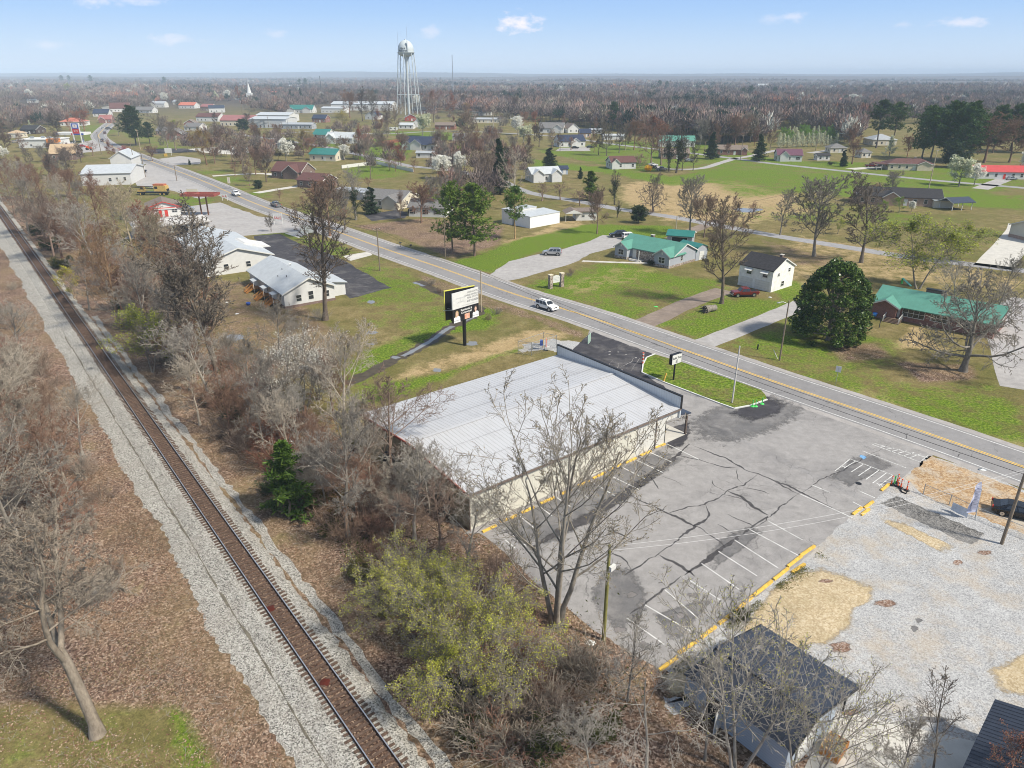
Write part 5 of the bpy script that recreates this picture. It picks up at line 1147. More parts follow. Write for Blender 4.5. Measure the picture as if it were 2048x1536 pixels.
wallL=rl+.0
def near_shed():
 ce=(E1+E2)/2;ce.z=0;front=ce-n2*8.3;L=rl-.6
 t=thing('outbuilding','blue grey sided outbuilding with dark ribbed metal roof behind bare branches','outbuilding',front,ya)
 h,m,zr,Wd,zn=2.86,2.35,3.95,8.3,2.62;back=6.2;rise=zr-h
 def rz(y):return zr-(m-y)*(zr-h)/m if y<m else zr-(y-m)*(zr-zn)/(Wd-m)
 b=MB();b.prism([(0,0),(back,0),(back,rz(back)-.02),(m,zr-.02),(0,h-.02)],-L/2,L/2-.1,BLUESIDE,'x');b.build('wall',t)
 b=MB();sl=rise/m;RMt=bpy.data.materials.new('x')if False else mat('dark_navy_metal',(.03,.037,.055),.42,.15,spec=.5)
 prof=[];x=-L/2-.35
 while x<L/2+.2:prof+=[(x,0),(x+.26,0),(x+.28,.035),(x+.33,.035)];x+=.35
 V=[]
 for px,dz in prof:
  px=min(px,L/2+.3);V+=[(px,-.35,rz(-.35)+.05+dz),(px,m,zr+.05+dz),(px,Wd,zn+.05+dz)]
 b.mesh(V,[(3*i+j,3*i+3+j,3*i+4+j,3*i+1+j)for i in range(len(prof)-1)for j in range(2)],RMt)
 rf=b.build('roof',t)
 b=MB();b.box(-L/2-.35,L/2+.3,m-.18,m+.18,h+rise+.095,h+rise+.13,RMt);b.build('ridge_cap',rf)
 b=MB()
 for xq in(-L/2-.4,L/2+.3):
  b.obox((xq,-.38,rz(-.38)-.12),(.06,0,0),(0,m+.38,zr-rz(-.38)),(0,0,.2),BLACK);b.obox((xq,Wd+.02,zn-.12),(.06,0,0),(0,m-Wd-.02,zr-zn),(0,0,.2),BLACK)
 b.build('barge_board',rf)
 for x in(L/2-.3,L/2-2.6,0,-L/2+.3):
  b=MB();b.box(x-.06,x+.06,Wd-.3,Wd-.18,0,zn-.02,BLACK);b.build('porch_post',t)
 b=MB();b.obox((L/2-.1,m-1.1,.02),(.05,0,0),(0,2.2,0),(0,0,2.5),WHITE);b.build('door',t)
 b=MB()
 for y in(m-1.2,m+1.1):b.obox((L/2-.1,y,0),(.07,0,0),(0,.1,0),(0,0,2.62),BLACK)
 b.build('door_frame',t)
 b=MB();b.box(-L/2+.9,-L/2+2.1,-.03,.0,.02,2.15,BLACK);b.build('shaded_doorway_panel',t)  # black slab on the wall imitates the dark interior behind the open door
 b=MB();b.obox((-L/2+2.15,-.02,.05),(.15,-1.0,0),(.05,.02,0),(0,0,2.05),WHITE);b.build('open_door',t)
 b=MB();b.box(-L/2-1.2,-L/2-.02,.3,2.6,0,2.0,BLUESIDE);b.build('side_bay',t)
 b=MB();b.box(-L/2-1.35,-L/2-.42,.15,2.75,2.004,2.1,RMt);b.build('bay_roof',t)
near_shed()
q=Vector(P(1990,1398,3.0));q2=Vector(P(1925,1536,3.0));q3=Vector(P(2048,1412,3.0));d1=(q2-q).normalized();ya=atan2(-d1.y,-d1.x)-pi/2
t=thing('outbuilding','dark roofed outbuilding cut off at the bottom right corner','outbuilding',(q.x,q.y,0),ya)
b=MB();b.box(.4,9.6,-11.6,-.4,0,2.9,BLUESIDE);b.build('wall',t)
b=MB();prof=[];y=0.
while y>-12:prof+=[(y,0),(y-.26,0),(y-.28,.035),(y-.33,.035)];y-=.35
V=[]
for py,dz in prof:V+=[(0,py,3.+dz),(5,py,4.3+dz),(10,py,3.+dz)]
b.mesh(V,[(3*i+j,3*i+1+j,3*i+4+j,3*i+3+j)for i in range(len(prof)-1)for j in range(2)],bpy.data.materials['dark_navy_metal']);b.build('roof',t)
b=MB();b.poly([(.4,-.4,2.9),(9.6,-.4,2.9),(5,-.4,4.2)],BLUESIDE);b.build('gable',t)
def paint_mat(nm,c,metal=.2):return NT(nm).fin(c,.22,metal,.6)
PAINT=dict(white=paint_mat('white_car_paint',(.78,.78,.78),0),black=paint_mat('black_car_paint',(.012,.013,.016)),silver=paint_mat('silver_car_paint',(.42,.43,.44),.5),grey=paint_mat('grey_car_paint',(.2,.2,.2),.4),red=paint_mat('dark_red_car_paint',(.16,.02,.018)),navy=paint_mat('navy_car_paint',(.02,.035,.08)),tan=paint_mat('tan_car_paint',(.4,.35,.28)),brown=paint_mat('brown_car_paint',(.12,.06,.05)),bright=paint_mat('bright_red_car_paint',(.5,.03,.02)))
LAMP=NT('lamp_lens').fin((.7,.7,.68),.1,0,.7);TAIL=NT('tail_lens').fin((.45,.015,.012),.15,0,.6)
SHAPES=dict(suv=([(-2.35,.38),(-2.4,.75),(-2.32,1.1),(-2.15,1.68),(-1.7,1.8),(.1,1.8),(.45,1.74),(1.15,1.14),(2.1,1.02),(2.35,.85),(2.4,.42)],1.08,1.92),jeep=([(-2.0,.5),(-2.05,.9),(-2.02,1.15),(-1.98,1.82),(-1.8,1.87),(.3,1.87),(.5,1.8),(.85,1.22),(1.9,1.18),(2.02,.95),(2.05,.5)],1.18,1.85),sedan=([(-2.3,.35),(-2.38,.7),(-2.3,.98),(-1.75,1.04),(-1.05,1.42),(-.3,1.48),(.4,1.42),(1.2,.98),(2.1,.86),(2.35,.65),(2.36,.32)],.96,1.82),pickup=([(-2.75,.5),(-2.8,.8),(-2.78,1.12),(-1.0,1.12),(-.9,1.16),(-.75,1.78),(-.5,1.84),(.45,1.84),(.7,1.78),(1.25,1.18),(2.55,1.08),(2.75,.9),(2.78,.48)],1.14,1.95))
CARS={}
def car_mesh(kind,pm):
 prof,belt,W=SHAPES[kind];zt=max(z for _,z in prof)
 def hw(z):return W/2*(1-.0 if z<=belt else 1-.24*(z-belt)/(zt-belt))-(.06 if z<.5 else 0)
 bm_=MB();n=len(prof)
 rows=[]
 for s in(-1,-.86,.86,1):
  k=abs(s);ins=.0 if k<1 else .05
  rows.append([(x*(1-ins*.35),s*hw(z),z-(ins if z>belt-.2 else-ins*.3))for x,z in prof])
 v=sum(rows,[]);f=[]
 for r in range(3):
  for i in range(n-1):f.append((r*n+i,r*n+i+1,(r+1)*n+i+1,(r+1)*n+i))
  f.append((r*n+n-1,r*n,(r+1)*n,(r+1)*n+n-1))
 f+=[tuple(range(n)),tuple(range(4*n-1,3*n-1,-1))]
 bm_.mesh(v,f,pm)
 if kind=='pickup':
  bm_.box(-2.66,-1.02,-W/2+.14,W/2-.14,1.121,1.128,BLACK)
 bm_.box(-1.1,1.1,-W/2+.02,W/2-.02,.28,.42,BLACK)
 x0,x1=prof[0][0],prof[-1][0]
 bm_.box(x1-.1,x1+.07,-W/2+.12,W/2-.12,.38,.62,pm if kind in('suv','sedan')else GALV);bm_.box(x0-.09,x0+.1,-W/2+.12,W/2-.12,.4,.62,pm if kind in('suv','sedan')else GALV)
 bm_.box(prof[-2][0]-.02,prof[-2][0]+.035,-.5,.5,.66,.86,BLACK)
 g=MB()
 def lerp_edge(i,t):a,b_=prof[i],prof[i+1];return(a[0]+(b_[0]-a[0])*t,a[1]+(b_[1]-a[1])*t)
 for i in range(n-1):
  (xa,za),(xb,zb)=prof[i],prof[i+1]
  if min(za,zb)>=belt-.06 and abs(zb-za)>.28:
   p,q=lerp_edge(i,.08),lerp_edge(i,.92);nx=.012 if xa>0 else-.012
   y1,y2=hw(p[1])*.84,hw(q[1])*.84
   g.poly([(p[0]+nx,-y1,p[1]+.012),(p[0]+nx,y1,p[1]+.012),(q[0]+nx,y2,q[1]+.012),(q[0]+nx,-y2,q[1]+.012)],GLASS)
 up=[(x,z)for x,z in prof if z>zt-.15];xr0,xr1=min(x for x,_ in up),max(x for x,_ in up)
 xb0={'suv':-2.1,'jeep':-1.9,'sedan':-1.35,'pickup':-.78}[kind];xb1={'suv':.95,'jeep':.72,'sedan':.95,'pickup':1.05}[kind]
 k={'suv':3,'jeep':3,'sedan':2,'pickup':2}[kind];z0,z1=belt+.05,zt-.12;gap=.05
 for s in(-1,1):
  for j in range(k):
   def xx(t,z):
    u=(z-z0)/(z1-z0);a=xb0+(xr0+.05-xb0)*u;b_=xb1+(xr1-.05-xb1)*u;return a+(b_-a)*t
   t0,t1=j/k+(gap/2),(j+1)/k-(gap/2)
   q=[(xx(t0,z0),z0),(xx(t1,z0),z0),(xx(t1,z1),z1),(xx(t0,z1),z1)]
   pts=[(x,s*(hw(z)+.012),z)for x,z in q];g.poly(pts if s<0 else pts[::-1],GLASS)
 wh=[]
 for wx in(prof[0][0]*.62,prof[-1][0]*.63):
  for s in(-1,1):wh.append((wx,s*(W/2-.1)))
 R_=.39 if kind in('suv','pickup','jeep')else .33
 tyre=MB();tyre.prism([(R_*cos(a),R_*sin(a))for a in[i*pi/9 for i in range(18)]],-.115,.115,RUBBER,'y')
 rim=MB();rim.prism([(R_*.64*cos(a),R_*.64*sin(a))for a in[i*pi/8 for i in range(16)]],-.125,.125,RIM,'y');rim.prism([(R_*.16*cos(a),R_*.16*sin(a))for a in[i*pi/4 for i in range(8)]],-.13,.13,DARKM,'y')
 arch=MB()
 for wx,wy in wh:arch.prism([(wx+(R_+.1)*cos(a),R_+(R_+.1)*sin(a))for a in[i*pi/9 for i in range(-1,11)]],(wy+.07)if wy>0 else-(W/2+.006),(W/2+.006)if wy>0 else-(W/2-.03),BLACK,'y')
 rack=None
 if kind=='suv':
  rack=MB()
  for s in(-1,1):rack.box(-1.8,.2,s*.58-.025,s*.58+.025,zt+.03,zt+.08,BLACK);rack.box(-1.5,-1.45,s*.58-.02,s*.58+.02,zt-.01,zt+.04,BLACK);rack.box(0,.05,s*.58-.02,s*.58+.02,zt-.01,zt+.04,BLACK)
 hl=MB();hl.box(prof[-2][0]-.14,prof[-2][0]+.03,-.17,.17,.72,.88,LAMP)
 tl=MB();tl.box(prof[1][0]-.03,prof[1][0]+.08,-.12,.12,.8,1.02,TAIL)
 return bm_,g,tyre,rim,arch,wh,R_,hl,tl,W,rack
def car(kind,color,x,y,yaw,label,name=None,group=None,far=False,z=.02):
 bm_,g,tyre,rim,arch,wh,R_,hl,tl,W,rack=car_mesh(kind,PAINT[color])
 c=P(x,y);nm=name or{'suv':'suv_car','jeep':'off_road_car','sedan':'sedan_car','pickup':'pickup_truck'}[kind]
 t=thing(nm,label,'pickup truck' if kind=='pickup' else 'car',(c[0],c[1],z),yaw,group)
 body=bm_.build('body',t)
 mod=body.modifiers.new('soft_edges','BEVEL');mod.width=.05;mod.segments=2;mod.limit_method='ANGLE';mod.angle_limit=radians(25)
 g.build('window',t);arch.build('wheel_arch',t)
 if rack:rack.build('roof_rack',t)
 td,rdm,hd,ld=tyre.data('tyre'),rim.data('rim'),hl.data('headlight'),tl.data('tail_light')
 for wx,wy in wh:
  w=link('wheel',td,t,(wx,wy,R_));link('rim',rdm,w)
 for s in(-1,1):link('headlight',hd,t,(0,s*(W/2-.26),0));link('tail_light',ld,t,(0,s*(W/2-.15),0))
 return t
def road_dir(x,y):
 p=Vector(P(x,y)[:2]);i=min(range(1,len(ROAD)-1),key=lambda k:(ROAD[k]-p).length);d=ROAD[i-1]-ROAD[i+1];return atan2(d.y,d.x)
car('suv','white',1093,618,road_dir(1093,618),'white off-road estate driving along the highway past the grey bungalow')
car('suv','silver',1104,510,pi-.12,'silver crossover parked alone on the grey car park by the bungalow')
car('suv','black',1236,474,pi+.15,'black crossover parked beside the white boxy off-roader')
car('jeep','white',1259,478,.2,'white boxy off-roader parked behind the green roofed bungalow')
car('pickup','red',1488,592,pi+.12,'dark red pickup truck parked beside the white barn')
car('sedan','black',2034,1032,-.52,'black saloon car parked at the right edge near the feather flag')
car('pickup','white',472,391,road_dir(472,391),'white pickup truck driving towards the camera on the highway')
car('pickup','grey',552,413,road_dir(552,413)+pi,'grey pickup truck driving away along the highway')
car('suv','silver',374,421,.1,'silver estate car beside the small shop with red doors')
car('pickup','black',281,345,.2,'black pickup truck beside the white warehouse');car('sedan','white',279,337,.2,'white car behind the black pickup by the warehouse')
car('sedan','navy',119,283,.0,'navy car nearest the convenience store wall');car('sedan','navy',129,286,.0,'dark blue car second from the convenience store wall');car('suv','white',145,290,.1,'white car at the fuel station forecourt edge')
car('sedan','bright',164,294,.1,'bright red car parked on the fuel station forecourt');car('suv','tan',32,286,.5,'pale car parked left of the convenience store')
car('suv','brown',205,283,road_dir(205,283),'brown car on the highway nearest the bend');car('suv','brown',210,268,road_dir(210,268),'dark brown car rounding the highway bend')
car('suv','white',208,258,.1,'white van crossing the road beyond the bend');car('suv','grey',218,259,.1,'dark grey car beyond the bend beside the white van')
car('pickup','red',1742,334,-.1,'red pickup truck parked beside the ranch carport');car('sedan','black',1762,334,-.1,'black car under the ranch carport')
car('sedan','silver',2022,360,.1,'grey car parked by the red roofed ranch house');car('pickup','grey',1323,341,.1,'grey pickup truck beside the yellow forsythia bush');car('sedan','white',1306,332,.0,'white car behind the grey pickup by the bungalow');car('suv','black',1303,337,.1,'black car between the forsythia and the white car')
car('sedan','silver',1378,323,.1,'silver car parked by the brown ranch house');car('sedan','black',1180,296,.2,'dark car by the navy roofed field cottage');car('sedan','black',1150,297,.1,'black low car in front of the navy roofed field cottage')
car('sedan','black',730,287,.1,'black car beside the white roofed cottage porch')
c=P(787,262);t=thing('camper_trailer','white camper trailer parked left of the pale carport house','camper',c,.1)
b=MB();b.prism([(-3.4,.6),(3,.6),(3.5,1.3),(3.3,2.9),(-3.2,2.9),(-3.5,2.2)],-1.2,1.2,WHITE,'y');b.build('body',t)
b=MB();b.box(-2.4,-1.2,-1.22,-1.2,1.6,2.2,GLASS);b.box(.6,2,-1.22,-1.2,1.6,2.2,GLASS);b.build('window',t)
for x in(-.4,.5):
 b=MB();b.prism([(x+.36*cos(k*pi/7),.36+.36*sin(k*pi/7))for k in range(14)],-1.15,-.9,RUBBER,'y');b.build('wheel',t)
YC=mat('faded_yellow_machine_paint',(.55,.38,.13),.6,.2);OC=mat('faded_orange_machine_paint',(.42,.13,.06),.6,.25)
c=P(309,390);t=thing('crane_truck','old yellow and orange crane truck with lowered lattice boom on grass','crane truck',c,pi-.05)
b=MB();b.box(-5.5,6.0,-1.0,1.0,.75,1.2,BLACK);b.build('chassis',t)
b=MB();b.prism([(3.6,1.2),(6.2,1.2),(6.3,2.0),(5.3,2.15),(5.0,3.0),(3.7,3.0)],-1.1,.1,YC,'y');b.box(3.75,4.95,-1.05,.05,3.0,3.15,OC);cb=b.build('cab',t)
b=MB();b.box(4.0,4.9,.1,.12,2.2,2.85,GLASS);b.build('window',cb)
b=MB();b.box(-5.4,-.8,-1.2,1.2,1.5,3.6,YC);b.box(-4.8,-.6,-1.15,1.15,3.6,4.1,OC);b.box(-5.7,-5.4,-.8,.8,1.6,2.4,BLACK);hs_=b.build('crane_house',t)
b=MB();b.box(-2.2,-1.1,1.2,1.22,2.4,3.3,GLASS);b.build('window',hs_)
b=MB()
for y in(-.45,.45):
 for z in(2.2,3.0):b.tube([(-1,y,z),(8.5,y*.5,z+.5-(z-2.6)*.5)],.07,BLACK,5)
for k in range(12):
 x=-.6+k*.78;u=k/12;b.tube([(x,-.45+.2*u,2.2+.6*u),(x+.5,.45-.2*u,3.0+.3*u)],.045,BLACK,4);b.tube([(x,.45-.2*u,2.2+.6*u),(x+.5,.45-.2*u,3.0+.3*u)],.045,BLACK,4)
b.build('boom',t)
b=MB();b.tube([(8.4,0,3.0),(9.1,0,1.6)],.08,BLACK,5);b.prism([(9.1+.5*cos(k*pi/6),1.3+.5*sin(k*pi/6))for k in range(12)],-.1,.1,BLACK,'y');b.build('hook_block',t)
b=MB();b.prism([(.55*cos(k*pi/8),.55*sin(k*pi/8))for k in range(16)],-.15,.15,RUBBER,'y');wd=b.data('wheel');b=MB();b.prism([(.3*cos(k*pi/6),.3*sin(k*pi/6))for k in range(12)],-.16,.16,YC,'y');rd_=b.data('rim')
for x in(-4.4,-2.9,4.7):
 for y in(-1.05,1.05):w=link('wheel',wd,t,(x,y,.55));link('rim',rd_,w)
def text(par,body,size,loc,rot,m,name='lettering',align='CENTER',depth_=.004,bold=0.):
 cu=bpy.data.curves.new('lettering','FONT');cu.body=body;cu.size=size;cu.align_x=align;cu.align_y='CENTER';cu.extrude=depth_;cu.offset=bold;cu.resolution_u=2
 o=bpy.data.objects.new('lettering',cu);COL.objects.link(o);bpy.context.view_layer.update()
 me=bpy.data.meshes.new_from_object(o.evaluated_get(bpy.context.evaluated_depsgraph_get()));bpy.data.objects.remove(o);bpy.data.curves.remove(cu)
 me.materials.clear();me.materials.append(m)
 q=link(name,me,par,loc);q.rotation_euler=rot;return q
def billboard():
 zt,zb=9.7,4.75;a=Vector(P(903.2,588,zt));b2=Vector(P(955.5,573.7,zt));d=b2-a;d.z=0;L=d.length;ya=atan2(d.y,d.x)
 base=Vector(P(928,690));t=thing('billboard','black and white two sided billboard on a single black post beside the ditch','billboard',base,ya)
 inv=Matrix.Rotation(-ya,4,'Z')@Matrix.Translation(-base);A=inv@a;y0=A.y;x0=A.x;mid=zt-(zt-zb)*.545
 b=MB();b.tube([(0,y0+.55,0),(0,y0+.55,zb+.3)],.30,BLACK,20);b.build('post',t)
 b=MB();b.box(x0+.3,x0+L-.3,y0+.4,y0+.7,zb+.15,zb+.45,BLACK);b.box(x0+.3,x0+L-.3,y0+.4,y0+.7,zt-1,zt-.75,BLACK)
 for x in(x0+.6,x0+L/2,x0+L-.7):b.box(x,x+.15,y0+.12,y0+.4,zb+.1,zt-.1,DARKM)
 b.build('frame',t)
 b=MB();b.box(x0,x0+L,y0-.1,y0+.1,zb,mid,BLACK);b.box(x0,x0+L,y0-.1,y0+.1,mid+.003,zt,WHITE);f=b.build('front_panel',t)
 a2,b3=Vector(P(889,582,zt)),Vector(P(949,571,zt));A2,B3=inv@a2,inv@b3
 e=B3-A2;e.z=0;n=Vector((-e.y,e.x,0)).normalized()*.12
 b=MB();b.obox((A2.x,A2.y,zb-.1),e,n,(0,0,zt-zb),BLACK);r=b.build('rear_panel',t)  # black colour stands in for the unlit inner side of this panel
 b=MB();YE=mat('yellow_edge',(.7,.66,.12),.5,.1);b.obox((A2.x,A2.y,zt-.1),e,n*1.2,(0,0,.14),YE);b.obox(Vector((A2.x,A2.y,zb-.12))-e.normalized()*.1,e.normalized()*.1,n*1.2,(0,0,zt-zb+.15),YE);b.build('edge_trim',r)
 b=MB();b.tube([(x0+.4,y0+.3,zb+2.2),(A2.x+.4,A2.y,zb+1.9)],.05,GALV,6);b.tube([(x0+.4,y0+.3,zb+2.0),(A2.x-.4,A2.y,zb+1.7)],.05,GALV,6);b.build('catwalk_strut',t)
 GY=mat('grey_print',(.42,.43,.44),.6,.03);DG=mat('dark_grey_print',(.16,.16,.17),.6,.03);rot=(pi/2,0,0);yy=y0-.106;h=zt-mid
 u=lambda k:x0+L*k
 text(f,'LAWRENCE',.36,(u(.31),yy,mid+h*.62),rot,GY);text(f,'&',.26,(u(.31),yy,mid+h*.5),rot,GY);text(f,'CAMPBELL',.36,(u(.31),yy,mid+h*.37),rot,GY)
 for s,k in(('YOUR LOCAL',.84),('UNDER ONE ROOF',.66),('REAL ESTATE',.5)):text(f,s,.40,(u(.77),yy,mid+h*k),rot,DG,bold=.006)
 text(f,'615.943.4254',.47,(u(.77),yy,mid+h*.3),rot,DG,bold=.012);text(f,'WWW.LAWRENCECAMPBELL.COM',.22,(u(.66),yy,mid+h*.1),rot,GY)
 hb=mid-zb
 text(f,'Residential &',.47,(u(.52),yy,zb+hb*.80),rot,WHITE,bold=.014);text(f,'Commercial',.47,(u(.52),yy,zb+hb*.60),rot,WHITE,bold=.014)
 b=MB();b.box(u(.45),u(.64),yy-.01,yy+.01,zb+hb*.06,zb+hb*.46,mat('pale_orange_print',(.7,.42,.3),.6,.05));b.box(u(.47),u(.62),yy-.014,yy+.006,zb+hb*.16,zb+hb*.38,mat('orange_print',(.75,.2,.08),.6,.1));lg=b.build('logo',f)
 for k in(.2,.27,.34):
  b=MB();b.box(u(.485),u(.605),yy-.017,yy+.003,zb+hb*k-.03,zb+hb*k+.03,WHITE);b.build('stripe',lg)
 SK=mat('printed_skin',(.62,.42,.33),.6,.03);HB=mat('printed_blond_hair',(.42,.3,.16),.7,.15);HD=mat('printed_dark_hair',(.07,.045,.035),.7,.1);SH=mat('printed_white_blouse',(.72,.74,.77),.6,.05)
 for k,hair in((.16,HB),(.88,HD)):
  cx=u(k);z=zb+hb*.02;q=MB()
  def disc(px,pz,rx,rz,m,dy,n=16):q.poly([(px+rx*cos(i*2*pi/n),yy-dy,pz+rz*sin(i*2*pi/n))for i in range(n)],m)
  q.poly([(cx-.72,yy-.002,z-.1),(cx+.72,yy-.002,z-.1),(cx+.66,yy-.002,z+.75),(cx+.25,yy-.002,z+1.0),(cx-.25,yy-.002,z+1.0),(cx-.66,yy-.002,z+.75)],SH)
  disc(cx,z+1.42,.36,.5,hair,.004);q.poly([(cx-.36,yy-.004,z+.8),(cx-.12,yy-.004,z+.8),(cx-.12,yy-.004,z+1.5),(cx-.36,yy-.004,z+1.5)],hair);q.poly([(cx+.12,yy-.004,z+.95),(cx+.36,yy-.004,z+.95),(cx+.36,yy-.004,z+1.5),(cx+.12,yy-.004,z+1.5)],hair)
  q.poly([(cx-.1,yy-.006,z+.85),(cx+.1,yy-.006,z+.85),(cx+.1,yy-.006,z+1.2),(cx-.1,yy-.006,z+1.2)],SK);disc(cx,z+1.36,.24,.34,SK,.008)
  for ex in(-.09,.09):disc(cx+ex,z+1.42,.035,.022,BLACK,.010,8)
  disc(cx,z+1.2,.08,.02,REDP,.010,8)
  q.poly([(cx-.68,yy-.007,z+.18),(cx+.68,yy-.007,z+.18),(cx+.68,yy-.007,z+.3),(cx-.68,yy-.007,z+.3)],GY)
  q.build('portrait',f)
billboard()
def sign_box(name,label,base,size,z0,z1,yaw,thick,face,frame,posts,lines=(),cat='sign',post_r=.09,pm=None,tm=None):
 t=thing(name,label,cat,base,yaw);w=size/2
 b=MB();b.box(-w,w,-thick/2,thick/2,z0,z1,frame);b.build('cabinet' if thick>.1 else 'board',t)
 if face:b=MB();b.box(-w+.04,w-.04,-thick/2-.012,-thick/2+.01,z0+.04,z1-.04,face);b.build('face',t)
 for x in posts:b=MB();b.tube([(x,0,-.1),(x,0,z0+(.0 if thick>.1 else z1-z0-.05)+.02)],post_r,pm or frame,10);b.build('post',t)
 for s,k,sz in lines:text(t,s,sz,(0,-thick/2-.02,z0+(z1-z0)*k),(pi/2,0,0),tm or BLACK,bold=.01)
 return t
base=Vector(P(1346.7,761));z0,z1=hgt(761,726.5),hgt(761,707);A=Vector(P(1348,709.8,z1));B=Vector(P(1361,705.6,z1));dv=B-A;ya=atan2(dv.y,dv.x)
sign_box('business_sign','white business sign in a black box on one black post on the grass island',base,2.1,z0,z1,ya,.55,WHITE,BLACK,(0,),(('Suits You',.62,.5),('of',.38,.3),('MC',.2,.32)),post_r=.13)
b_=P(1112,575)
t=thing('monument_sign','small white arched sign between two stone pillars on the lawn','sign',b_,.55)
for x in(-1.45,1.45):
 b=MB();b.box(x-.38,x+.38,-.38,.38,0,2.9,STONEW);pl=b.build('pillar',t);b=MB();b.box(x-.45,x+.45,-.45,.45,2.9,3.05,mat('pale_capstone',(.62,.55,.42),.8,.1)if x<0 else bpy.data.materials['pale_capstone']);b.build('capstone',pl)
b=MB();b.prism([(-1.05,1.1),(1.05,1.1),(1.05,2.35),(.6,2.6),(0,2.7),(-.6,2.6),(-1.05,2.35)],-.07,.07,WHITE,'y');b.build('board',t)
b=MB()
for k in(1.5,1.8,2.1):b.box(-.7,.7,-.085,-.06,k,k+.07,bpy.data.materials['grey_print'])
b.build('lettering',t)
sign_box('site_sign','blank white sign board on a post by the black car park',P(616,481),4.,2.2,4.2,-.15,.1,None,WHITE,(0,))
sign_box('site_sign','small blank white board beside the distant black car park',P(338,311),4.,1.4,4.0,0,.1,None,WHITE,(-1.5,1.5))
sign_box('property_sign','red and white roadside sign on two posts by the pruned tree',P(557,449),3.,1.0,3.4,-.1,.08,None,WHITE,(-1.3,1.3),(('SALE',.4,1.1),),tm=REDP)
sign_box('property_sign','small red and white sign board by the highway behind the pruned branches',P(450,401),2.2,.8,2.2,-.1,.08,None,WHITE,(-.9,.9),(('A A',.5,1.0),),tm=REDP)
sign_box('menu_board','weathered cream wooden board standing on grass behind the red frame',P(386,391),4.2,.6,2.4,0,.1,None,CREAM,(-1.8,1.8))
sign_box('road_sign','small white road sign on a thin metal post on the lawn',P(1671,769),.75,2.0,2.9,-.6,.04,None,WHITE,(0,),post_r=.035,pm=GALV)
sign_box('warning_sign','yellow diamond coloured marker beside the distant car park',P(332,314),1.8,.3,1.8,0,.1,None,YELW,(0,))
sign_box('road_sign','pale sign on a post beside the driving white pickup',P(460,378),1.1,2.2,4.5,0,.05,None,CREAM,(0,),post_r=.06,pm=GALV)
RR=mat('rusty_red_steel',(.26,.07,.055),.7,.3,3)
t=thing('sign_frame','rusty red empty rectangular frame raised flat on two dark posts','frame',P(405,431),-.03)
b=MB();z=6.2
for a in((-5.5,5.5,-1.6,-1.4),(-5.5,5.5,3.0,3.2),(-5.5,-5.3,-1.4,3.0),(5.3,5.5,-1.4,3.0),(-1.3,-1.1,-1.4,3.0)):b.box(*a,z,z+.8,RR)
b.build('frame',t)
b=MB();b.box(-5.3,-1.3,-1.4,3.0,z+.05,z+.1,WHITE);b.box(-1.1,5.3,-1.4,3.0,z+.05,z+.1,WHITE);b.build('tray',t)
for x in(-.6,1.6):b=MB();b.box(x,x+.35,.4,.75,0,z,RUST);b.build('post',t)
t=thing('fuel_canopy','white fuel canopy with red and blue band at the distant forecourt','canopy',P(148,284),-.02)
b=MB();b.box(-9.5,9.5,-3,6,4.6,6.1,WHITE);b.build('roof',t);b=MB();b.box(1.2,2.6,-3.05,-3.0,4.7,5.7,bpy.data.materials['bright_red_car_paint']);b.box(2.6,9.5,-3.05,-3.0,4.7,5.7,BLUEP);b.box(-9.5,-7.4,-3.05,-3.0,4.7,5.7,BLUEP);b.build('band',t)
for x in(-6,0,6):
 b=MB();b.box(x-.25,x+.25,1,1.5,0,4.6,WHITE);b.build('column',t);b=MB();b.box(x-.5,x+.5,.2,.7,.1,1.8,mat('pump_panel',(.25,.3,.45),.5,.1)if x<-1 else bpy.data.materials['pump_panel']);b.build('fuel_pump',t)
t=thing('price_sign','tall red and blue fuel price sign on two white posts','sign',P(158,288),-.05)
b=MB();b.box(-2.2,2.2,-.3,.3,9.4,12.6,BLUEP);b.box(-2.2,2.2,-.3,.3,6.4,9.38,bpy.data.materials['bright_red_car_paint']);b.box(-1.5,1.5,-.34,.3,10.0,12.0,WHITE);b.build('panel',t)
for x in(-2.5,2.5):b=MB();b.box(x-.25,x+.25,-.25,.25,0,12.9,WHITE);b.build('post',t)
text(t,'X',1.7,(0,-.36,11.),(pi/2,0,0),bpy.data.materials['bright_red_car_paint']);text(t,'3.19',1.5,(0,-.33,7.9),(pi/2,0,0),WHITE)
t=thing('tractor','small orange red tractor parked beside the forecourt','tractor',P(178,300),.2)
b=MB();b.prism([(-1.2,.7),(1.6,.7),(1.7,1.5),(.2,1.6),(.0,2.4),(-1.0,2.4),(-1.2,1.4)],-.6,.6,ORNG,'y');b.build('body',t)
for x,r_ in((-.8,.75),(1.2,.45)):
 for y in(-.75,.75):b=MB();b.prism([(x+r_*cos(k*pi/7),r_+r_*sin(k*pi/7))for k in range(14)],y-.15,y+.15,RUBBER,'y');b.build('wheel',t)
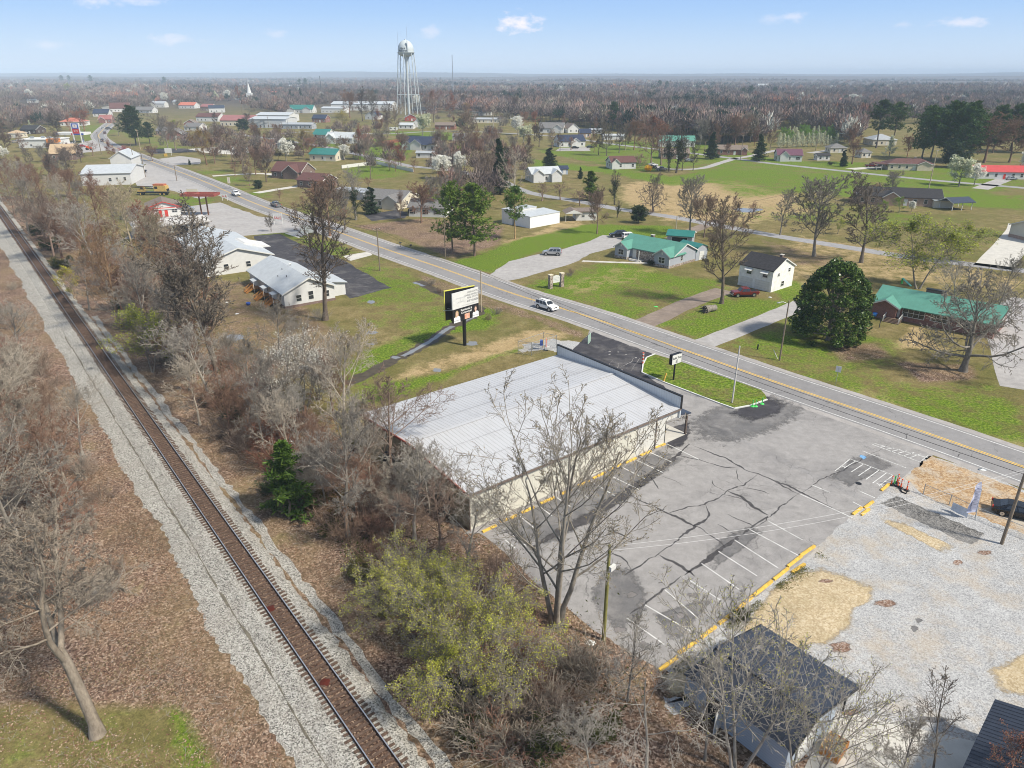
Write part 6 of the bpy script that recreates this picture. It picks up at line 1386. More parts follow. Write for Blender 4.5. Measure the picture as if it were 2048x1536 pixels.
def tower():
 c=Vector(P(818.5,229));t=thing('water_tower','tall pale water tower on slender legs rising above the town','water tower',c,0)
 dist=sqrt(c.x**2+c.y**2);Rt=15.3/F*depth(229);zb=HC+(147-112.5)/F*dist*1.0;WT=mat('pale_blue_white_tank_paint',(.50,.545,.56),.5,.06)
 zc=zb;ztop=HC+(147-92)/F*dist;zlow=HC+(147-120)/F*dist
 pr=[(.05,zlow)]+[(Rt*sin(a),zc-(zc-zlow)*cos(a))for a in[k*pi/2/7 for k in range(1,8)]]+[(Rt,zc+2.6)]+[(Rt*cos(a),zc+2.6+(ztop-zc-2.6)*sin(a))for a in[k*pi/2/7 for k in range(1,7)]]+[(.05,ztop)]
 b=MB();b.lathe(pr,(0,0,0),WT,40);tk=b.build('tank',t)
 b=MB();b.lathe([(Rt+.05,zc-.1),(Rt+1.0,zc-.1),(Rt+1.0,zc+.12),(Rt+.05,zc+.12)],(0,0,0),WT,40);b.build('balcony',tk)
 b=MB();b.lathe([(.9,ztop-.1),(.9,ztop+.6),(.05,ztop+1.0)],(0,0,0),WT,12);b.build('vent_cap',tk)
 b=MB();b.lathe([(1.3,0),(1.3,zlow-5),(2.2,zlow-1.5),(2.6,zlow+.2)],(0,0,0),WT,20);b.build('riser',t)
 nl=6
 lp=[]
 for k in range(nl):
  a=2*pi*k/nl+.35;top=(Rt*cos(a),Rt*sin(a),zc);ft=(Rt*1.62*cos(a),Rt*1.62*sin(a),0);lp.append((top,ft));b=MB();b.tube([ft,top],.42,WT,10);b.build('leg',t)
 b=MB()
 for hh in(.33,.66):
  for k in range(nl):
   q=[tuple(f[i]+(tp[i]-f[i])*hh for i in range(3))for tp,f in(lp[k],lp[(k+1)%nl])];b.tube(q,.2,WT,6)
 for k in range(nl):
  (t1,f1),(t2,f2)=lp[k],lp[(k+1)%nl];L3=lambda f,tp,h_:tuple(f[i]+(tp[i]-f[i])*h_ for i in range(3))
  for h0,h1 in((0,.33),(.33,.66),(.66,1)):b.tube([L3(f1,t1,h0),L3(f2,t2,h1)],.07,WT,4);b.tube([L3(f2,t2,h0),L3(f1,t1,h1)],.07,WT,4)
 b.build('bracing',t)
 for x,zz in((-Rt*.92,8.),(Rt*.25,13.)):
  b=MB();b.tube([(x,-2,zc),(x,-2,ztop+zz)],.1,GALV,5);b.build('aerial',t)
 b=MB();b.box(Rt*.3,Rt*.3+.5,-Rt-.1,-Rt*.8,zc+.5,ztop-1.2,GALV);b.build('ladder',tk)
 for s,z,sz in(('City of',zc+4.0,2.0),('McEwen',zc+1.6,3.0)):
  o=text(tk,s,sz,(0,0,0),(0,0,0),BLACK,bold=.05)
  for v in o.data.vertices:
   x,y=v.co.x-1.5,v.co.y;a=-pi/2-.10+x/Rt;r_=Rt+.06+v.co.z if z+y<zc+2.6 else Rt*max(.1,sqrt(max(0.01,1-((z+y-zc-2.6)/(ztop-zc-2.6))**2)))+.1
   v.co=(r_*cos(a),r_*sin(a),z+y)
tower()
c=P(907,205);t=thing('radio_mast','thin distant radio mast right of the water tower','mast',c,0);hh=HC+(147-116)/F*c[1]
b=MB();b.tube([(0,0,0),(0,0,hh)],.45,GALV,4);b.build('mast_pole',t)
c=P(643,190);t=thing('radio_mast','short dark lattice mast left of the water tower beyond the mill','mast',c,0)
b=MB();b.tube([(0,0,0),(0,0,HC+(147-151)/F*c[1])],[1.2,.5],DARKM,4);b.build('mast_pole',t)
t=thing('church_spire','small white church steeple far off at the left','church',P(501,205),0)
b=MB();b.box(-4,4,-4,4,0,14,WHITE);b.build('tower',t);b=MB();b.lathe([(3.5,14),(.1,30)],(0,0,0),WHITE,8,False);b.build('spire',t)
def pole(x,y,ty,label,arm=1.2,m=None,r=.15,lamp=None,name='utility_pole',yaw=.8,tr=False,lean=(0,0)):
 h=hgt(y,ty);c=P(x,y);t=thing(name,label,'utility pole' if name=='utility_pole' else 'pole',c,yaw,None)
 b=MB();b.tube([(0,0,-.2),(lean[0]*.5,lean[1]*.5,h*.5),(lean[0],lean[1],h)],[r,r*.9,r*.72],m or WOODO,10);b.build('post',t)
 if arm:
  b=MB();b.box(-arm,arm,-.06,.06,h-.45,h-.32,m or WOODO);ca=b.build('crossarm',t)
  for q in(-arm*.9,0,arm*.9):b=MB();b.lathe([(.05,h-.32),(.06,h-.2),(.03,h-.14)],(q,0,0),WHITE,8);b.build('insulator',ca)
 if tr:b=MB();b.lathe([(.25,h-2.0),(.27,h-1.9),(.27,h-1.2),(.2,h-1.1)],(.42,0,0),GALV,12);b.build('transformer',t)
 if lamp:
  b=MB();b.tube([(0,0,h-.6),(lamp*.5,0,h-.2),(lamp,0,h-.25)],.05,GALV,6);b.box(lamp-.1,lamp+.35,-.12,.12,h-.36,h-.22,GALV);b.build('lamp_arm',t)
 return t,(c[0]+lean[0],c[1]+lean[1],h)
PL={}
PL['r']=pole(2003,1088,938,'leaning grey utility pole with white insulators by the black saloon',.0,WOODO,.16)
b=MB();b.lathe([(.05,PL['r'][1][2]),(.09,PL['r'][1][2]+.1),(.05,PL['r'][1][2]+.2)],(0,0,0),WHITE,8);b.build('insulator',PL['r'][0])
PL['lot']=pole(1207,1280,1090,'mossy old utility pole between the big budding tree and the car park',0,WOODG,.16)
b=MB();b.box(-.1,.5,-.35,-.12,PL['lot'][1][2]-2.3,PL['lot'][1][2]-1.9,WHITE);b.build('meter_box',PL['lot'][0])
PL['bb']=pole(963,624,541,'pale utility pole just right of the billboard',0,mat('pale_new_timber',(.42,.34,.25),.8,.2),.13)
pole(1464,806,692,'leaning white concrete post on the grass island',0,mat('white_concrete_post',(.55,.53,.5),.9,.15),.12,name='concrete_post',lean=(-.0,.0))
PL['dk']=pole(760,542,456,'dark utility pole beside the black car park',.9,WOODO,.15)
PL['pn']=pole(891,517,432,'thin pale pole standing in front of the two pines',0,WOODO,.12)
PL['cl']=pole(1350,479,432,'pale utility pole behind the green roofed bungalow',0,bpy.data.materials['pale_new_timber'],.14)
pole(1559,721,601,'brown lamp pole with curved arm left of the magnolia',0,WOODO,.13,lamp=-1.8,name='lamp_pole',yaw=.1)
PL['f1']=pole(1855,387,300,'tall pale utility pole in the lawn behind the dark roofed brick house',.8,bpy.data.materials['pale_new_timber'],.18,lamp=1.2)
for x,y,ty,l in((1631,301,277,'utility pole beside the nursery rows'),(1408,314,283,'utility pole beside the brown ranch house'),(1481,319,270,'utility pole in front of the red brick ranch house'),(742,360,329,'thin utility pole in the bright lawn'),(539,267,233,'utility pole by the grey sheds'),(815,242,219,'utility pole left of the small red barn'),(500,234,191,'tallest distant utility pole behind the long hall'),(487,243,210,'shorter utility pole in front of the long hall'),(313,224,190,'distant utility pole right of the tall evergreen'),(291,354,306,'dark utility pole before the white warehouse'),(270,334,285,'thin dark pole beside the pink tree'),(203,308,264,'dark utility pole by the bend forecourt'),(354,362,330,'leaning grey pole by the crane yard'),(577,262,235,'pale pole beside the substation'),(165,258,228,'pale pole behind the fuel price sign')):
 PL[l]=pole(x,y,ty,l,.9,WOODO if 'pale' not in l else GALV,.17)
PL['h1']=pole(281,299,260,'leaning pale pole right of the tall evergreen foot',.8,bpy.data.materials['pale_new_timber'],.18)
t,_=pole(2190,980,860,'utility pole beyond the right edge',0);bpy.data.objects.remove(t.children[0]);bpy.data.objects.remove(t)
WIRE=mat('black_wire',(.02,.02,.02),.6,0);WIREL=mat('bright_aluminium_wire',(.55,.55,.56),.5,0)
def wire(a,c,label,sag=.8,r=.02,m=None):
 a,c=Vector(a),Vector(c);pts=[a.lerp(c,k/24)-Vector((0,0,sag*4*(k/24)*(1-k/24)))for k in range(25)]
 b=MB();b.tube([q-a for q in pts],r,m or WIRE,4,False);tag(b.build('power_line',None,a),label,'wire','wires over the highway and car park')
rt=PL['r'][1];bt=PL['bb'][1];lt=PL['lot'][1];dt_=PL['dk'][1]
def up(p,dz,dx=0):return(p[0]+dx,p[1],p[2]+dz)
wire(bt,rt,'upper black wire along the highway from the billboard pole to the leaning pole',.9,.022);wire(up(bt,-.5),up(rt,-.6),'lower black wire along the highway from the billboard pole to the leaning pole',.9,.026)
wire(bt,dt_,'black wire from the billboard pole to the dark pole',.6);wire(up(bt,-.5),up(dt_,-.5),'lower wire from the billboard pole to the dark pole',.6)
q1,q2,q3=(PL[k][1]for k in('leaning grey pole by the crane yard','dark utility pole before the white warehouse','thin dark pole beside the pink tree'))
for dz in(-.35,-.9):
 n_='upper' if dz>-.5 else 'lower';wire(up(dt_,dz),up(q1,dz),n_+' wire from the dark pole to the crane yard pole',1.5,.025);wire(up(q1,dz),up(q2,dz),n_+' wire from the crane yard pole to the warehouse pole',.6,.03);wire(up(q2,dz),up(q3,dz),n_+' wire between the two dark warehouse poles',.4,.03)
wire(PL['cl'][1],PL['f1'][1],'long wire over the field from the bungalow pole to the tall lawn pole',2.,.03)
wire(dt_,PL['pn'][1],'wire crossing the highway from the dark pole to the pole by the pines',.4)
wire(rt,up(lt,-.1),'upper bright wire over the car park between leaning pole and mossy pole',1.0,.014,WIREL);wire(up(rt,-.3),up(lt,-.5),'lower bright wire over the car park between leaning pole and mossy pole',1.2,.014,WIREL)
wire(up(rt,-1.2),(P(2500,1230,6)),'service wire leaving the leaning pole to the right',.5,.012,WIREL)
g0=P(1880,940,.05);wire(up(rt,-1.5),P(1700,1000,6.5)if False else P(1945,1010,5.0),'short dark wire from the leaning pole towards the feather flag',.3,.014)
def stop(p0,p1,label,group):
 A,B=Vector(P(*p0)),Vector(P(*p1));d=B-A;L=d.length
 b=MB();b.prism([(-.15,0),(.15,0),(.11,.17),(-.11,.17)],-L/2,L/2,YELW,'y')
 o=b.build('wheel_stop',None,(A+B)/2+Vector((0,0,.011)),atan2(d.y,d.x)-pi/2);tag(o,label,'wheel stop',group)
g1='yellow wheel stops along the metal building'
SB=[((1309,896),(1330,889)),((1281,912),(1302,903)),((1251,927),(1272,917)),((1233,934),(1243,929)),((1218,942),(1227,937)),((1194,954),(1210,946)),((1186,958),(1192,955)),((1156,973),(1178,962)),((1121,990),(1142,979)),((1081,1008),(1108,996)),((1043,1027),(1068,1015)),((1021,1038),(1033,1031)),((1000,1045),(1016,1039)),((965,1065),(992,1052))]
ORD=['first','second','third','fourth','fifth','sixth','seventh','eighth','ninth','tenth','eleventh','twelfth','thirteenth','fourteenth','fifteenth','sixteenth','seventeenth','eighteenth','nineteenth','twentieth']
for i,(a,c)in enumerate(SB):stop(a,c,'%s yellow wheel stop from the entrance corner along the metal building'%ORD[i],g1)
g2='yellow wheel stops along the gravel lot'
SE=[((1322,1339),(1351,1318)),((1360,1305),(1391,1285)),((1404,1275),(1428,1257)),((1441,1246),(1470,1224)),((1480,1216),(1502,1196)),((1511,1189),(1540,1166)),((1550,1158),(1573,1140)),((1578,1132),(1600,1115)),((1604,1110),(1626,1095)),((1584,1146),(1609,1129)),((1705,1030),(1723,1016)),((1728,1017),(1746,1004)),((1762,982),(1778,969)),((1722,1031),(1738,1019))]
for i,(a,c)in enumerate(SE):
 if i<9:a,c=lerp2(a,c,-.13),lerp2(a,c,1.13)
 stop(a,c,'%s yellow wheel stop from the near corner beside the gravel lot'%ORD[i],g2)
def post_thing(name,label,x,y,h,r,m,base=None,cat='delineator',stripes=None,lean=(0,0),group=None):
 t=thing(name,label,cat,(*P(x,y)[:2],.012),rng.random(),group)
 b=MB();b.tube([(0,0,.02),(lean[0],lean[1],h)],r,m,10);b.build('post',t)
 if stripes:
  b=MB()
  for k in stripes:b.tube([(lean[0]*k,lean[1]*k,h*k),(lean[0]*(k+.12),lean[1]*(k+.12),h*(k+.12))],r*1.06,WHITE,10)
  b.build('reflective_band',t)
 if base:b=MB();b.lathe([(.0,.12),(.2,.12),(.3,.05),(.32,0)],(0,0,0),base,10,False);b.build('base',t)
 return t
for i,(x,y,l)in enumerate(((1782,970,'leftmost orange delineator post on a black base by the gravel'),(1794,966,'tall orange delineator behind the green one'),(1795,973,'short orange delineator right of the green one'),(1801,976,'orange delineator in the middle of the row by the gravel'),(1813,981,'rightmost orange delineator at the end of the row'))):post_thing('delineator_post',l,x,y,1.15,.07,ORNG,BLACK,group='orange delineators by the gravel lot',stripes=(.55,.75))
post_thing('delineator_post','green delineator post among the orange delineators',1788,969,1.1,.07,GREENP,BLACK)
for x,y,l in((1505,813,'green delineator nearest the island corner'),(1511,813,'green delineator second from the island corner'),(1524,808,'green delineator farthest round the island corner')):post_thing('delineator_post',l,x,y,1.0,.06,GREENP,GREENP)
for x,y,l in((1176,688,'pale green marker post nearest the gravel pad'),(1178,686,'pale green marker post between its two neighbours'),(1180,683,'pale green marker post nearest the highway')):post_thing('marker_post',l,x,y,1.5,.09,mat('pale_green_plastic',(.5,.68,.56),.5,.1)if x==1176 else bpy.data.materials['pale_green_plastic'],cat='marker post')
post_thing('channeliser_post','red and white channeliser post at the island kerb end',1285,728,1.9,.15,mat('faded_red_plastic',(.6,.12,.08),.5,.15),RUBBER,stripes=(.25,.55,.82))
post_thing('bollard','leaning yellow steel bollard beside the island kerb',1327,764,1.35,.12,YELW,cat='bollard',lean=(.35,.1))
post_thing('marker_post','leaning red and white post at the lamp pole foot',1555,718,1.6,.06,WHITE,cat='marker post',lean=(-.9,.2),stripes=(.7,))
post_thing('marker_post','short dark marker post in the lawn by the wires',1515,699,.9,.12,BLACK,cat='marker post')
b=MB();pts=[P(x,y,.08)for x,y in((1800,978),(1804,984),(1812,987),(1816,981))];b.tube([Vector(p)-Vector(pts[0])for p in pts],.07,BLACK,8);tag(b.build('rubber_hose',None,pts[0]),'black rubber hose lying between the orange delineators','hose')
def chain_fence(name,label,pts,h,closed=False,alpha_n=26):
 w=[Vector(P(*q))for q in pts];o=w[0];t=thing(name,label,'fence',o,0)
 for q in w:b=MB();b.tube([q-o,q-o+Vector((0,0,h+.1))],.045,GALV,8);b.build('post',t)
 seg=list(zip(w,w[1:]))+([(w[-1],w[0])]if closed else[])
 b=MB();m=MB()
 for a,c in seg:
  b.tube([a-o+Vector((0,0,h)),c-o+Vector((0,0,h))],.03,GALV,6)
  n=max(4,int((c-a).length/.28));d=(c-a)/n
  for k in range(-int(h/(d.length+.01))-1,n):
   for s in(0,1):
    t0=max(0,-k);k2=k+h/d.length
    p=a+d*max(k,0);z=0 if k>=0 else-k*d.length
    e=min(n,k2);zz=(e-k)*d.length
    if e<=max(k,0):continue
    q0=p-o+Vector((0,0,min(h,z)));q1=a+d*e-o+Vector((0,0,min(h,zz)))
    if s:q0.z,q1.z=h-q0.z,h-q1.z
    m.tube([q0,q1],.006,GALV,3,False)
 b.build('top_rail',t);m.build('wire_mesh',t)
 return t
chain_fence('chain_link_fence','low chain link fence between gravel lot and straw verge',[(1846,988),(1898,1010),(1950,1035),(2010,1060),(2070,1085)],1.2)
chain_fence('chain_link_enclosure','square chain link enclosure round the utility meters on gravel',[(1036,708),(1063,711),(1113,696),(1087,690)],2.2,True)
t=thing('utility_meter','blue and grey utility pipework inside the chain link enclosure','pipework',P(1082,700),0)
b=MB();b.tube([(-1.4,0,0),(-1.4,0,.9),(.6,.2,.9),(.6,.2,0)],.1,GALV,8);b.build('pipe',t);b=MB();b.box(-.2,.3,-.1,.4,.8,1.7,BLUEP);b.build('meter_box',t);b=MB();b.box(.9,1.4,-.6,-.1,.3,.7,WHITE);b.build('white_cover',t)
for x,y,l in((1086,695,'yellow gas marker left in the enclosure'),(1092,694,'orange marker post right in the enclosure')):post_thing('marker_post',l,x,y,1.6,.07,YELW if 'yellow' in l else ORNG,cat='marker post')
BAN=mat('pale_lilac_fabric',(.52,.54,.68),.8,.12,3);BANW=mat('pale_banner_fabric',(.6,.63,.68),.8,.2,2)
q=P(1951,1040);t=thing('feather_flag','tall pale lilac feather flag beside the gravel lot','flag',q,.0);hF=hgt(1040,965)
b=MB();b.tube([(0,0,0),(-.1,.1,1.4),(-.25,.1,hF*.8),(-.75,0,hF)],[.035,.03,.02,.012],WHITE,8);b.build('pole',t)
b=MB();V=[]
for k in range(13):
 u=k/12;z=.9+(hF-.9)*u;x0=-.1-.2*u-.35*max(0,u-.75)*2;w=.95*(1-.55*u**3)if u<.97 else .3;V+=[(x0,.1,z),(x0-w*.6,.1+.1*sin(u*9),z-.06),(x0-w,.02+.12*sin(u*7+1),z-.14)]
b.mesh(V,[(3*i+j,3*i+j+1,3*i+4+j,3*i+3+j)for i in range(12)for j in range(2)],BAN,True);b.build('sail',t)
b=MB()
for k in range(14):z=1.3+k*(hF-2.2)/13;b.box(-.85+.02*k*0-.12*k/13,-.3-.12*k/13,-.035,.0,z,z+.12,mat('grey_flag_print',(.3,.31,.4),.8,.1)if k==0 else bpy.data.materials['grey_flag_print'])
fo=b.build('lettering',t)
A,B=Vector(P(1906,1004,1.1)),Vector(P(1938,1019,1.1));d=B-A;b=MB()
for k in range(8):
 p,q=d*(k/8),d*((k+1)/8);b.poly([p+Vector((0,.06*sin(k*1.3),-.95)),q+Vector((0,.06*sin(k*1.3+1.3),-.98)),q,p],BANW)
tag(b.build('banner',None,A),'crumpled pale banner tied to the chain link fence','banner')
pc=Vector(P(1666,1503));ya=atan2(*(Vector(P(1688,1503))-Vector(P(1662,1487)))[:2][::-1]);t=thing('timber_rack','orange brown slatted timber rack standing on the concrete slab','rack',pc,ya)
W2=mat('orange_stained_timber',(.46,.19,.045),.7,.25,4);W3=mat('pale_cut_timber',(.66,.47,.25),.7,.15,4)
for y in(-.85,.8):b=MB();b.box(-.6,.6,y,y+.05,0,.75,W2);b.build('end_panel',t)
b=MB();b.box(-.6,.6,-.8,.8,.1,.16,W2);b.build('floor_panel',t)
for y in(-.8,-.45,-.25,-.05,.4,.62):b=MB();b.box(-.6,.6,y+.01,y+(.14 if y==-.8 else .045),.5 if y!=-.8 else .70,.78,W3);b.build('slat',t)
for x in(-.64,.6):b=MB();b.box(x,x+.04,-.85,.85,.1,.79,W2 if x>0 else W3);b.build('side_rail',t)
q=P(1421,623);t=thing('tree_stump','uprooted cut tree stump lying on the lawn','stump',q,.4);b=MB();b.tube([(-1.3,0,.5),(-.2,0,.65),(1.1,.1,.6)],[.85,.6,.62],BARKS['grey'],14);b.build('log',t)
b=MB();b.tube([(1.1,.1,.6),(1.14,.1,.6)],.6,mat('cut_wood',(.5,.33,.18),.8,.2),14);b.build('cut_end',t)
for k in range(9):
 a=k*.7;b=MB();b.tube([(-1.2,.3*cos(a),.5+.3*sin(a)),(-1.7,.8*cos(a),.6+.6*sin(a)),(-2.0,1.2*cos(a+.2),max(.02,.6+.8*sin(a)))],[.18,.1,.03],BARKS['dark'],6);b.build('root',t)
for x,y,l in((801,494,'grey mailbox on a post at the far verge'),(623,435,'white mailbox by the highway verge'),(822,499,'small pale mailbox near the grey mailbox')):
 t=thing('mailbox',l,'mailbox',P(x,y),-.8);b=MB();b.box(-.05,.05,-.05,.05,0,1.0,WOODO);b.build('post',t);b=MB();b.prism([(-.15,1.0),(.15,1.0),(.15,1.2),(.08,1.3),(-.08,1.3),(-.15,1.2)],-.3,.3,DARKM if 'grey' in l else WHITE,'y');b.build('box',t)
q=P(1748,637);b=MB();b.lathe([(.0,0),(.34,0),(.42,.6),(.38,.6),(.3,.06),(0,.06)],(0,0,.5),mat('blue_plastic',(.03,.2,.6),.4,.05),18);tag(b.build('storage_tub',None,q),'blue plastic tub on the brick house steps','tub')
q=P(497,610);b=MB();b.lathe([(.0,0),(.34,0),(.45,.5),(.4,.5),(0,.1)],(0,0,0),BLUEP,14);tag(b.build('storage_tub',None,q),'dark blue tub lying below the porch stairs','tub')
for x,y,l,m in((474,628,'white litter scraps on the leafy ground below the porch stairs',WHITE),(452,605,'white board on the grass left of the porch stairs',WHITE),(1540,620-25,'white sheet lying on the lawn by the barn',WHITE),(1181,1287,'white plastic bag on leaves near the mossy pole',WHITE),(985,1180,'torn white plastic caught in the undergrowth',WHITE),(1312,614,'small turquoise lid on the clinic lawn',GREENP),(878,1368,'white paper cup under the yellow green shrub',WHITE),(1965,940,'grey bin lying at the highway shoulder',GALV)):
 b=MB();n=7;V=[(rng.uniform(.25,.5)*cos(k*2*pi/n),rng.uniform(.2,.4)*sin(k*2*pi/n),rng.uniform(.02,.12))for k in range(n)]+[(0,0,.2)]
 b.mesh(V,[(k,(k+1)%n,n)for k in range(n)]+[tuple(range(n-1,-1,-1))],m);tag(b.build('litter',None,P(x,y)),l,'litter')
t=thing('timber_fence','red brown timber fence enclosing the yard left of the navy roofed farmhouse','fence',P(756,292),0);o=Vector(P(756,292));FB=mat('red_brown_fence_boards',(.26,.1,.055),.85,.25)
for a,c in(((756,289),(785,299)),((785,299),(806,297)),((756,289),(803,284))):
 A,B=Vector(P(*a))-o,Vector(P(*c))-o;d=(B-A).normalized();n=Vector((-d.y,d.x,0))*.06;L=(B-A).length;b=MB();b.obox(A,d*L,n,(0,0,2.0),FB);b.build('board_panel',t)
 b=MB()
 for k in range(int(L/2.4)+1):b.obox(A+d*(2.4*k)+n,d*.12,n*2,(0,0,2.1),FB)
 b.build('post_row',t)
t=thing('white_wall','long low white wall along the curved town street','wall',P(742,330),0);o=Vector(P(742,330))
for a,c in(((684,337),(745,329)),((752,328),(826,344))):
 A,B=Vector(P(*a))-o,Vector(P(*c))-o;d=B-A;b=MB();b.obox(A,d,Vector((-d.y,d.x,0)).normalized()*.25,(0,0,1.5),WHITE);b.build('panel',t)
t=thing('substation_frame','grey steel substation framework beside the low sheds','framework',P(520,256),0);b=MB()
for k in range(9):
 x=-12+4*k;b.box(x,x+.3,0,.3,0,7,GALV);b.box(x,x+.3,8,8.3,0,6,GALV)
b.box(-12,20.3,0,.3,6.6,6.9,GALV);b.box(-12,20.3,8,8.3,5.6,5.9,GALV);b.box(-12,20.3,0,.3,4,4.2,GALV);b.build('steelwork',t)
t=thing('play_slide','small green plastic slide behind the brick ranch house','slide',P(1812,570),.5);b=MB();b.obox((-.3,-1.2,0),(.6,0,0),(0,2.2,1.2),(0,0,.08),mat('teal_plastic',(.1,.4,.35),.5,.1));b.build('chute',t);b=MB();b.box(-.3,.3,1.0,1.1,0,1.3,GREENP);b.build('ladder',t)
for x,y,l in((1731,661,'left dark post of the washing line by the brick ranch'),(1758,656,'right dark post of the washing line by the brick ranch')):post_thing('clothes_post',l,x,y,1.9,.07,DARKM,cat='post')
G_,BR,RD,DK,PL_=(1,1,1),(1.05,.9,.82),(1.25,.8,.68),(.7,.66,.64),(1.1,1.05,.98)
MAG=tree('magnolia','magnolia_tree',1655,680,h=13.4,label='huge dense dark green magnolia clothed to the ground before the brick ranch house')
tree('lot_tree','bare_tree',1112,1248,755,wide=1.12,tint=(.85,.83,.8),label='tall budding bare tree with several stems at the corner of the car park',rz=1.2)
tree('gnarled_tree','bare_tree',195,1469,h=19,tint=(1.1,1.03,.95),label='pale gnarled forked tree standing on the grass left of the track',rz=2.6)
tree('spread_tree','bare_tree',1926,742,540,label='broad low spreading bare tree in front of the brick ranch house',rz=.6)
tree('arch_tree','bare_tree',1292,1545,1275,label='pale bare tree with drooping arched limbs at the bottom edge',rz=3.4)
tree('budding_0','bare_tree',1472,1548,1195,label='budding multi stemmed tree reaching over the dark ribbed shed roof',wide=1.)
tree('budding_0','bare_tree',1600,1600,1330,label='budding tree right of the shed ridge with branches over the concrete slab',rz=2.)
tree('leafy_0','leafy_tree',850,1262,1095,label='broad yellow green leafing tree at the leafy bank, farther of two',wide=1.)
tree('leafy_0','leafy_tree',940,1400,1185,label='broad yellow green leafing tree at the leafy bank, nearer of two',rz=2.2,wide=.95)
tree('leafy_1','leafy_tree',305,745,612,label='lone yellow green leafing tree between the track and the leafless thicket',wide=1.1)
tree('lime_tree','leafy_tree',150,600,530,label='small yellow flowering tree in the thicket beside the far track',tint=(1.2,1.0,.8))
tree('pine_young','pine_tree',580,1037,890,label='young green pine growing in the leaf litter beside the track',wide=1.1,tint=(.6,.72,.7))
tree('upright_1','bare_tree',435,740,395,label='tall dark bare tree standing over the white roofed apartment blocks',tint=(.72,.68,.64),wide=1.45)
tree('upright_0','bare_tree',651,640,348,label='tall dark upright bare tree right of the apartment block stairs',tint=(1.05,1.,.95),wide=1.4)
tree('ivy_oak','ivy_tree',712,440,332,label='bare tree clad in dark ivy between cream ranch house and highway')
tree('cedar','evergreen_tree',742,428,375,label='dark evergreen beside the ivy clad tree',wide=1.5)
tree('upright_0','bare_tree',1443,607,388,label='tall bare tree with a long clean trunk left of the white barn',rz=2,tint=(1.25,1.2,1.1),wide=1.3)
tree('mid_0','bare_tree',1628,513,350,label='bare tree behind the magnolia, left one of the two by the side road',wide=1.15)
tree('mid_4','bare_tree',1722,525,348,label='dark bare tree behind the magnolia, right one of the two by the side road',tint=DK,wide=1.3)
tree('leafy_1','leafy_tree',1836,578,428,label='airy yellow green tree behind the brick ranch house chimney',wide=1.3)
tree('leafy_1','leafy_tree',1900,520,440,label='low wide yellow green tree left of the cream garage',rz=2.1,wide=1.5)
tree('bare_0','bare_tree',1985,650,500,label='bare tree rising over the right end of the brick ranch roof')
tree('bare_1','bare_tree',1903,640,520,label='thin bare tree before the middle of the brick ranch roof')
tree('pine_bright','pine_tree',905,508,368,label='slender bright green pine left of its fuller neighbour by the highway',wide=.85)
tree('pine_bright','pine_tree',949,512,372,label='full bright green pine right of its slender neighbour by the highway',rz=2,wide=1.15)
tree('spruce','conifer_tree',1000,388,278,label='tall dark green conifer beside the pale sycamore',wide=1.15)
tree('pine_tall','pine_tree',1030,478,375,label='light green pine left of the white metal shed',tint=(1.9,1.8,1.2))
tree('white_sycamore','bare_tree',1028,420,290,label='pale white barked sycamore above the white metal shed',tint=PL_)
for i,(x,y,ty)in enumerate(((1084,402,362),(1121,400,362),(1160,412,375))):tree('round_small','bare_tree',x,y,ty,label='%s rounded brown pruned tree along the side road, counted from the left'%ORD[i],wide=1.5,rz=i*1.3)
tree('mid_1','bare_tree',1194,467,372,label='bare brown tree on the bright lawn right of the carport shed',wide=.8)
tree('pine_young','pine_tree',1178,402,344,label='flat topped light green pine by the side road',tint=(.8,.8,.8),wide=1.4)
tree('vine_tree','ivy_tree',1229,410,337,label='narrow vine clad tree left of the straw field',wide=.75)
tree('vine_tree','ivy_tree',1234,436,400,label='short vine clad stump tree beside the side road',wide=.8)
tree('spread_tree','bare_tree',1306,424,345,label='dark bare tree with spreading limbs on the edge of the straw field',tint=DK,wide=.75)
tree('mid_0','bare_tree',1380,470,350,label='light bare tree right of the bungalow pole',wide=.9);tree('mid_1','bare_tree',1408,475,385,label='brown bare tree between light bare tree and side road bushes',wide=.9);tree('mid_3','bare_tree',1462,476,382,label='bare tree behind the white barn roof',wide=.9)
tree('evergreen_round','evergreen_tree',1277,446,414,label='small round dark evergreen tree on the lawn by the side road')
tree('cedar','evergreen_tree',1160,358,334,label='small narrow cedar right of the clapboard farmhouse');tree('cedar','evergreen_tree',1100,336,296,label='broad dark evergreen behind the clapboard farmhouse',wide=1.8)
for i,(k,x,y,ty,tn)in enumerate((('mid_2',1197,310,245,DK),('mid_4',1213,312,236,DK),('mid_2',1238,306,242,G_),('mid_3',1188,305,255,BR))):tree(k,'bare_tree',x,y,ty,'bare dark tree',tn)
for i,(x,y,ty)in enumerate(((1338,343,262),(1352,346,250),(1364,342,268),(1386,341,275))):tree('vine_tree' if i<2 else 'mid_2','bare_tree',x,y,ty,'dark bare trunk',DK,label='%s dark bare trunk in the clump by the junction, counted from the left'%ORD[i],wide=.8)
tree('red_maple','maple_tree',1302,332,226,label='tall reddish budding maple behind the pink blossom bungalow',wide=1.1);tree('red_maple','maple_tree',1322,330,238,label='second reddish maple right of the tall one',rz=2)
tree('redbud','blossom_tree',1277,336,308,label='pink blossom tree covering the porch of the white bungalow',wide=1.1);tree('redbud','blossom_tree',248,312,290,label='pink redbud tree beside the distant highway',tint=(1.2,.7,.8),wide=1.3)
tree('forsythia','forsythia_bush',1296,343,331,label='bright yellow forsythia bush by the grey pickup',cat='bush')
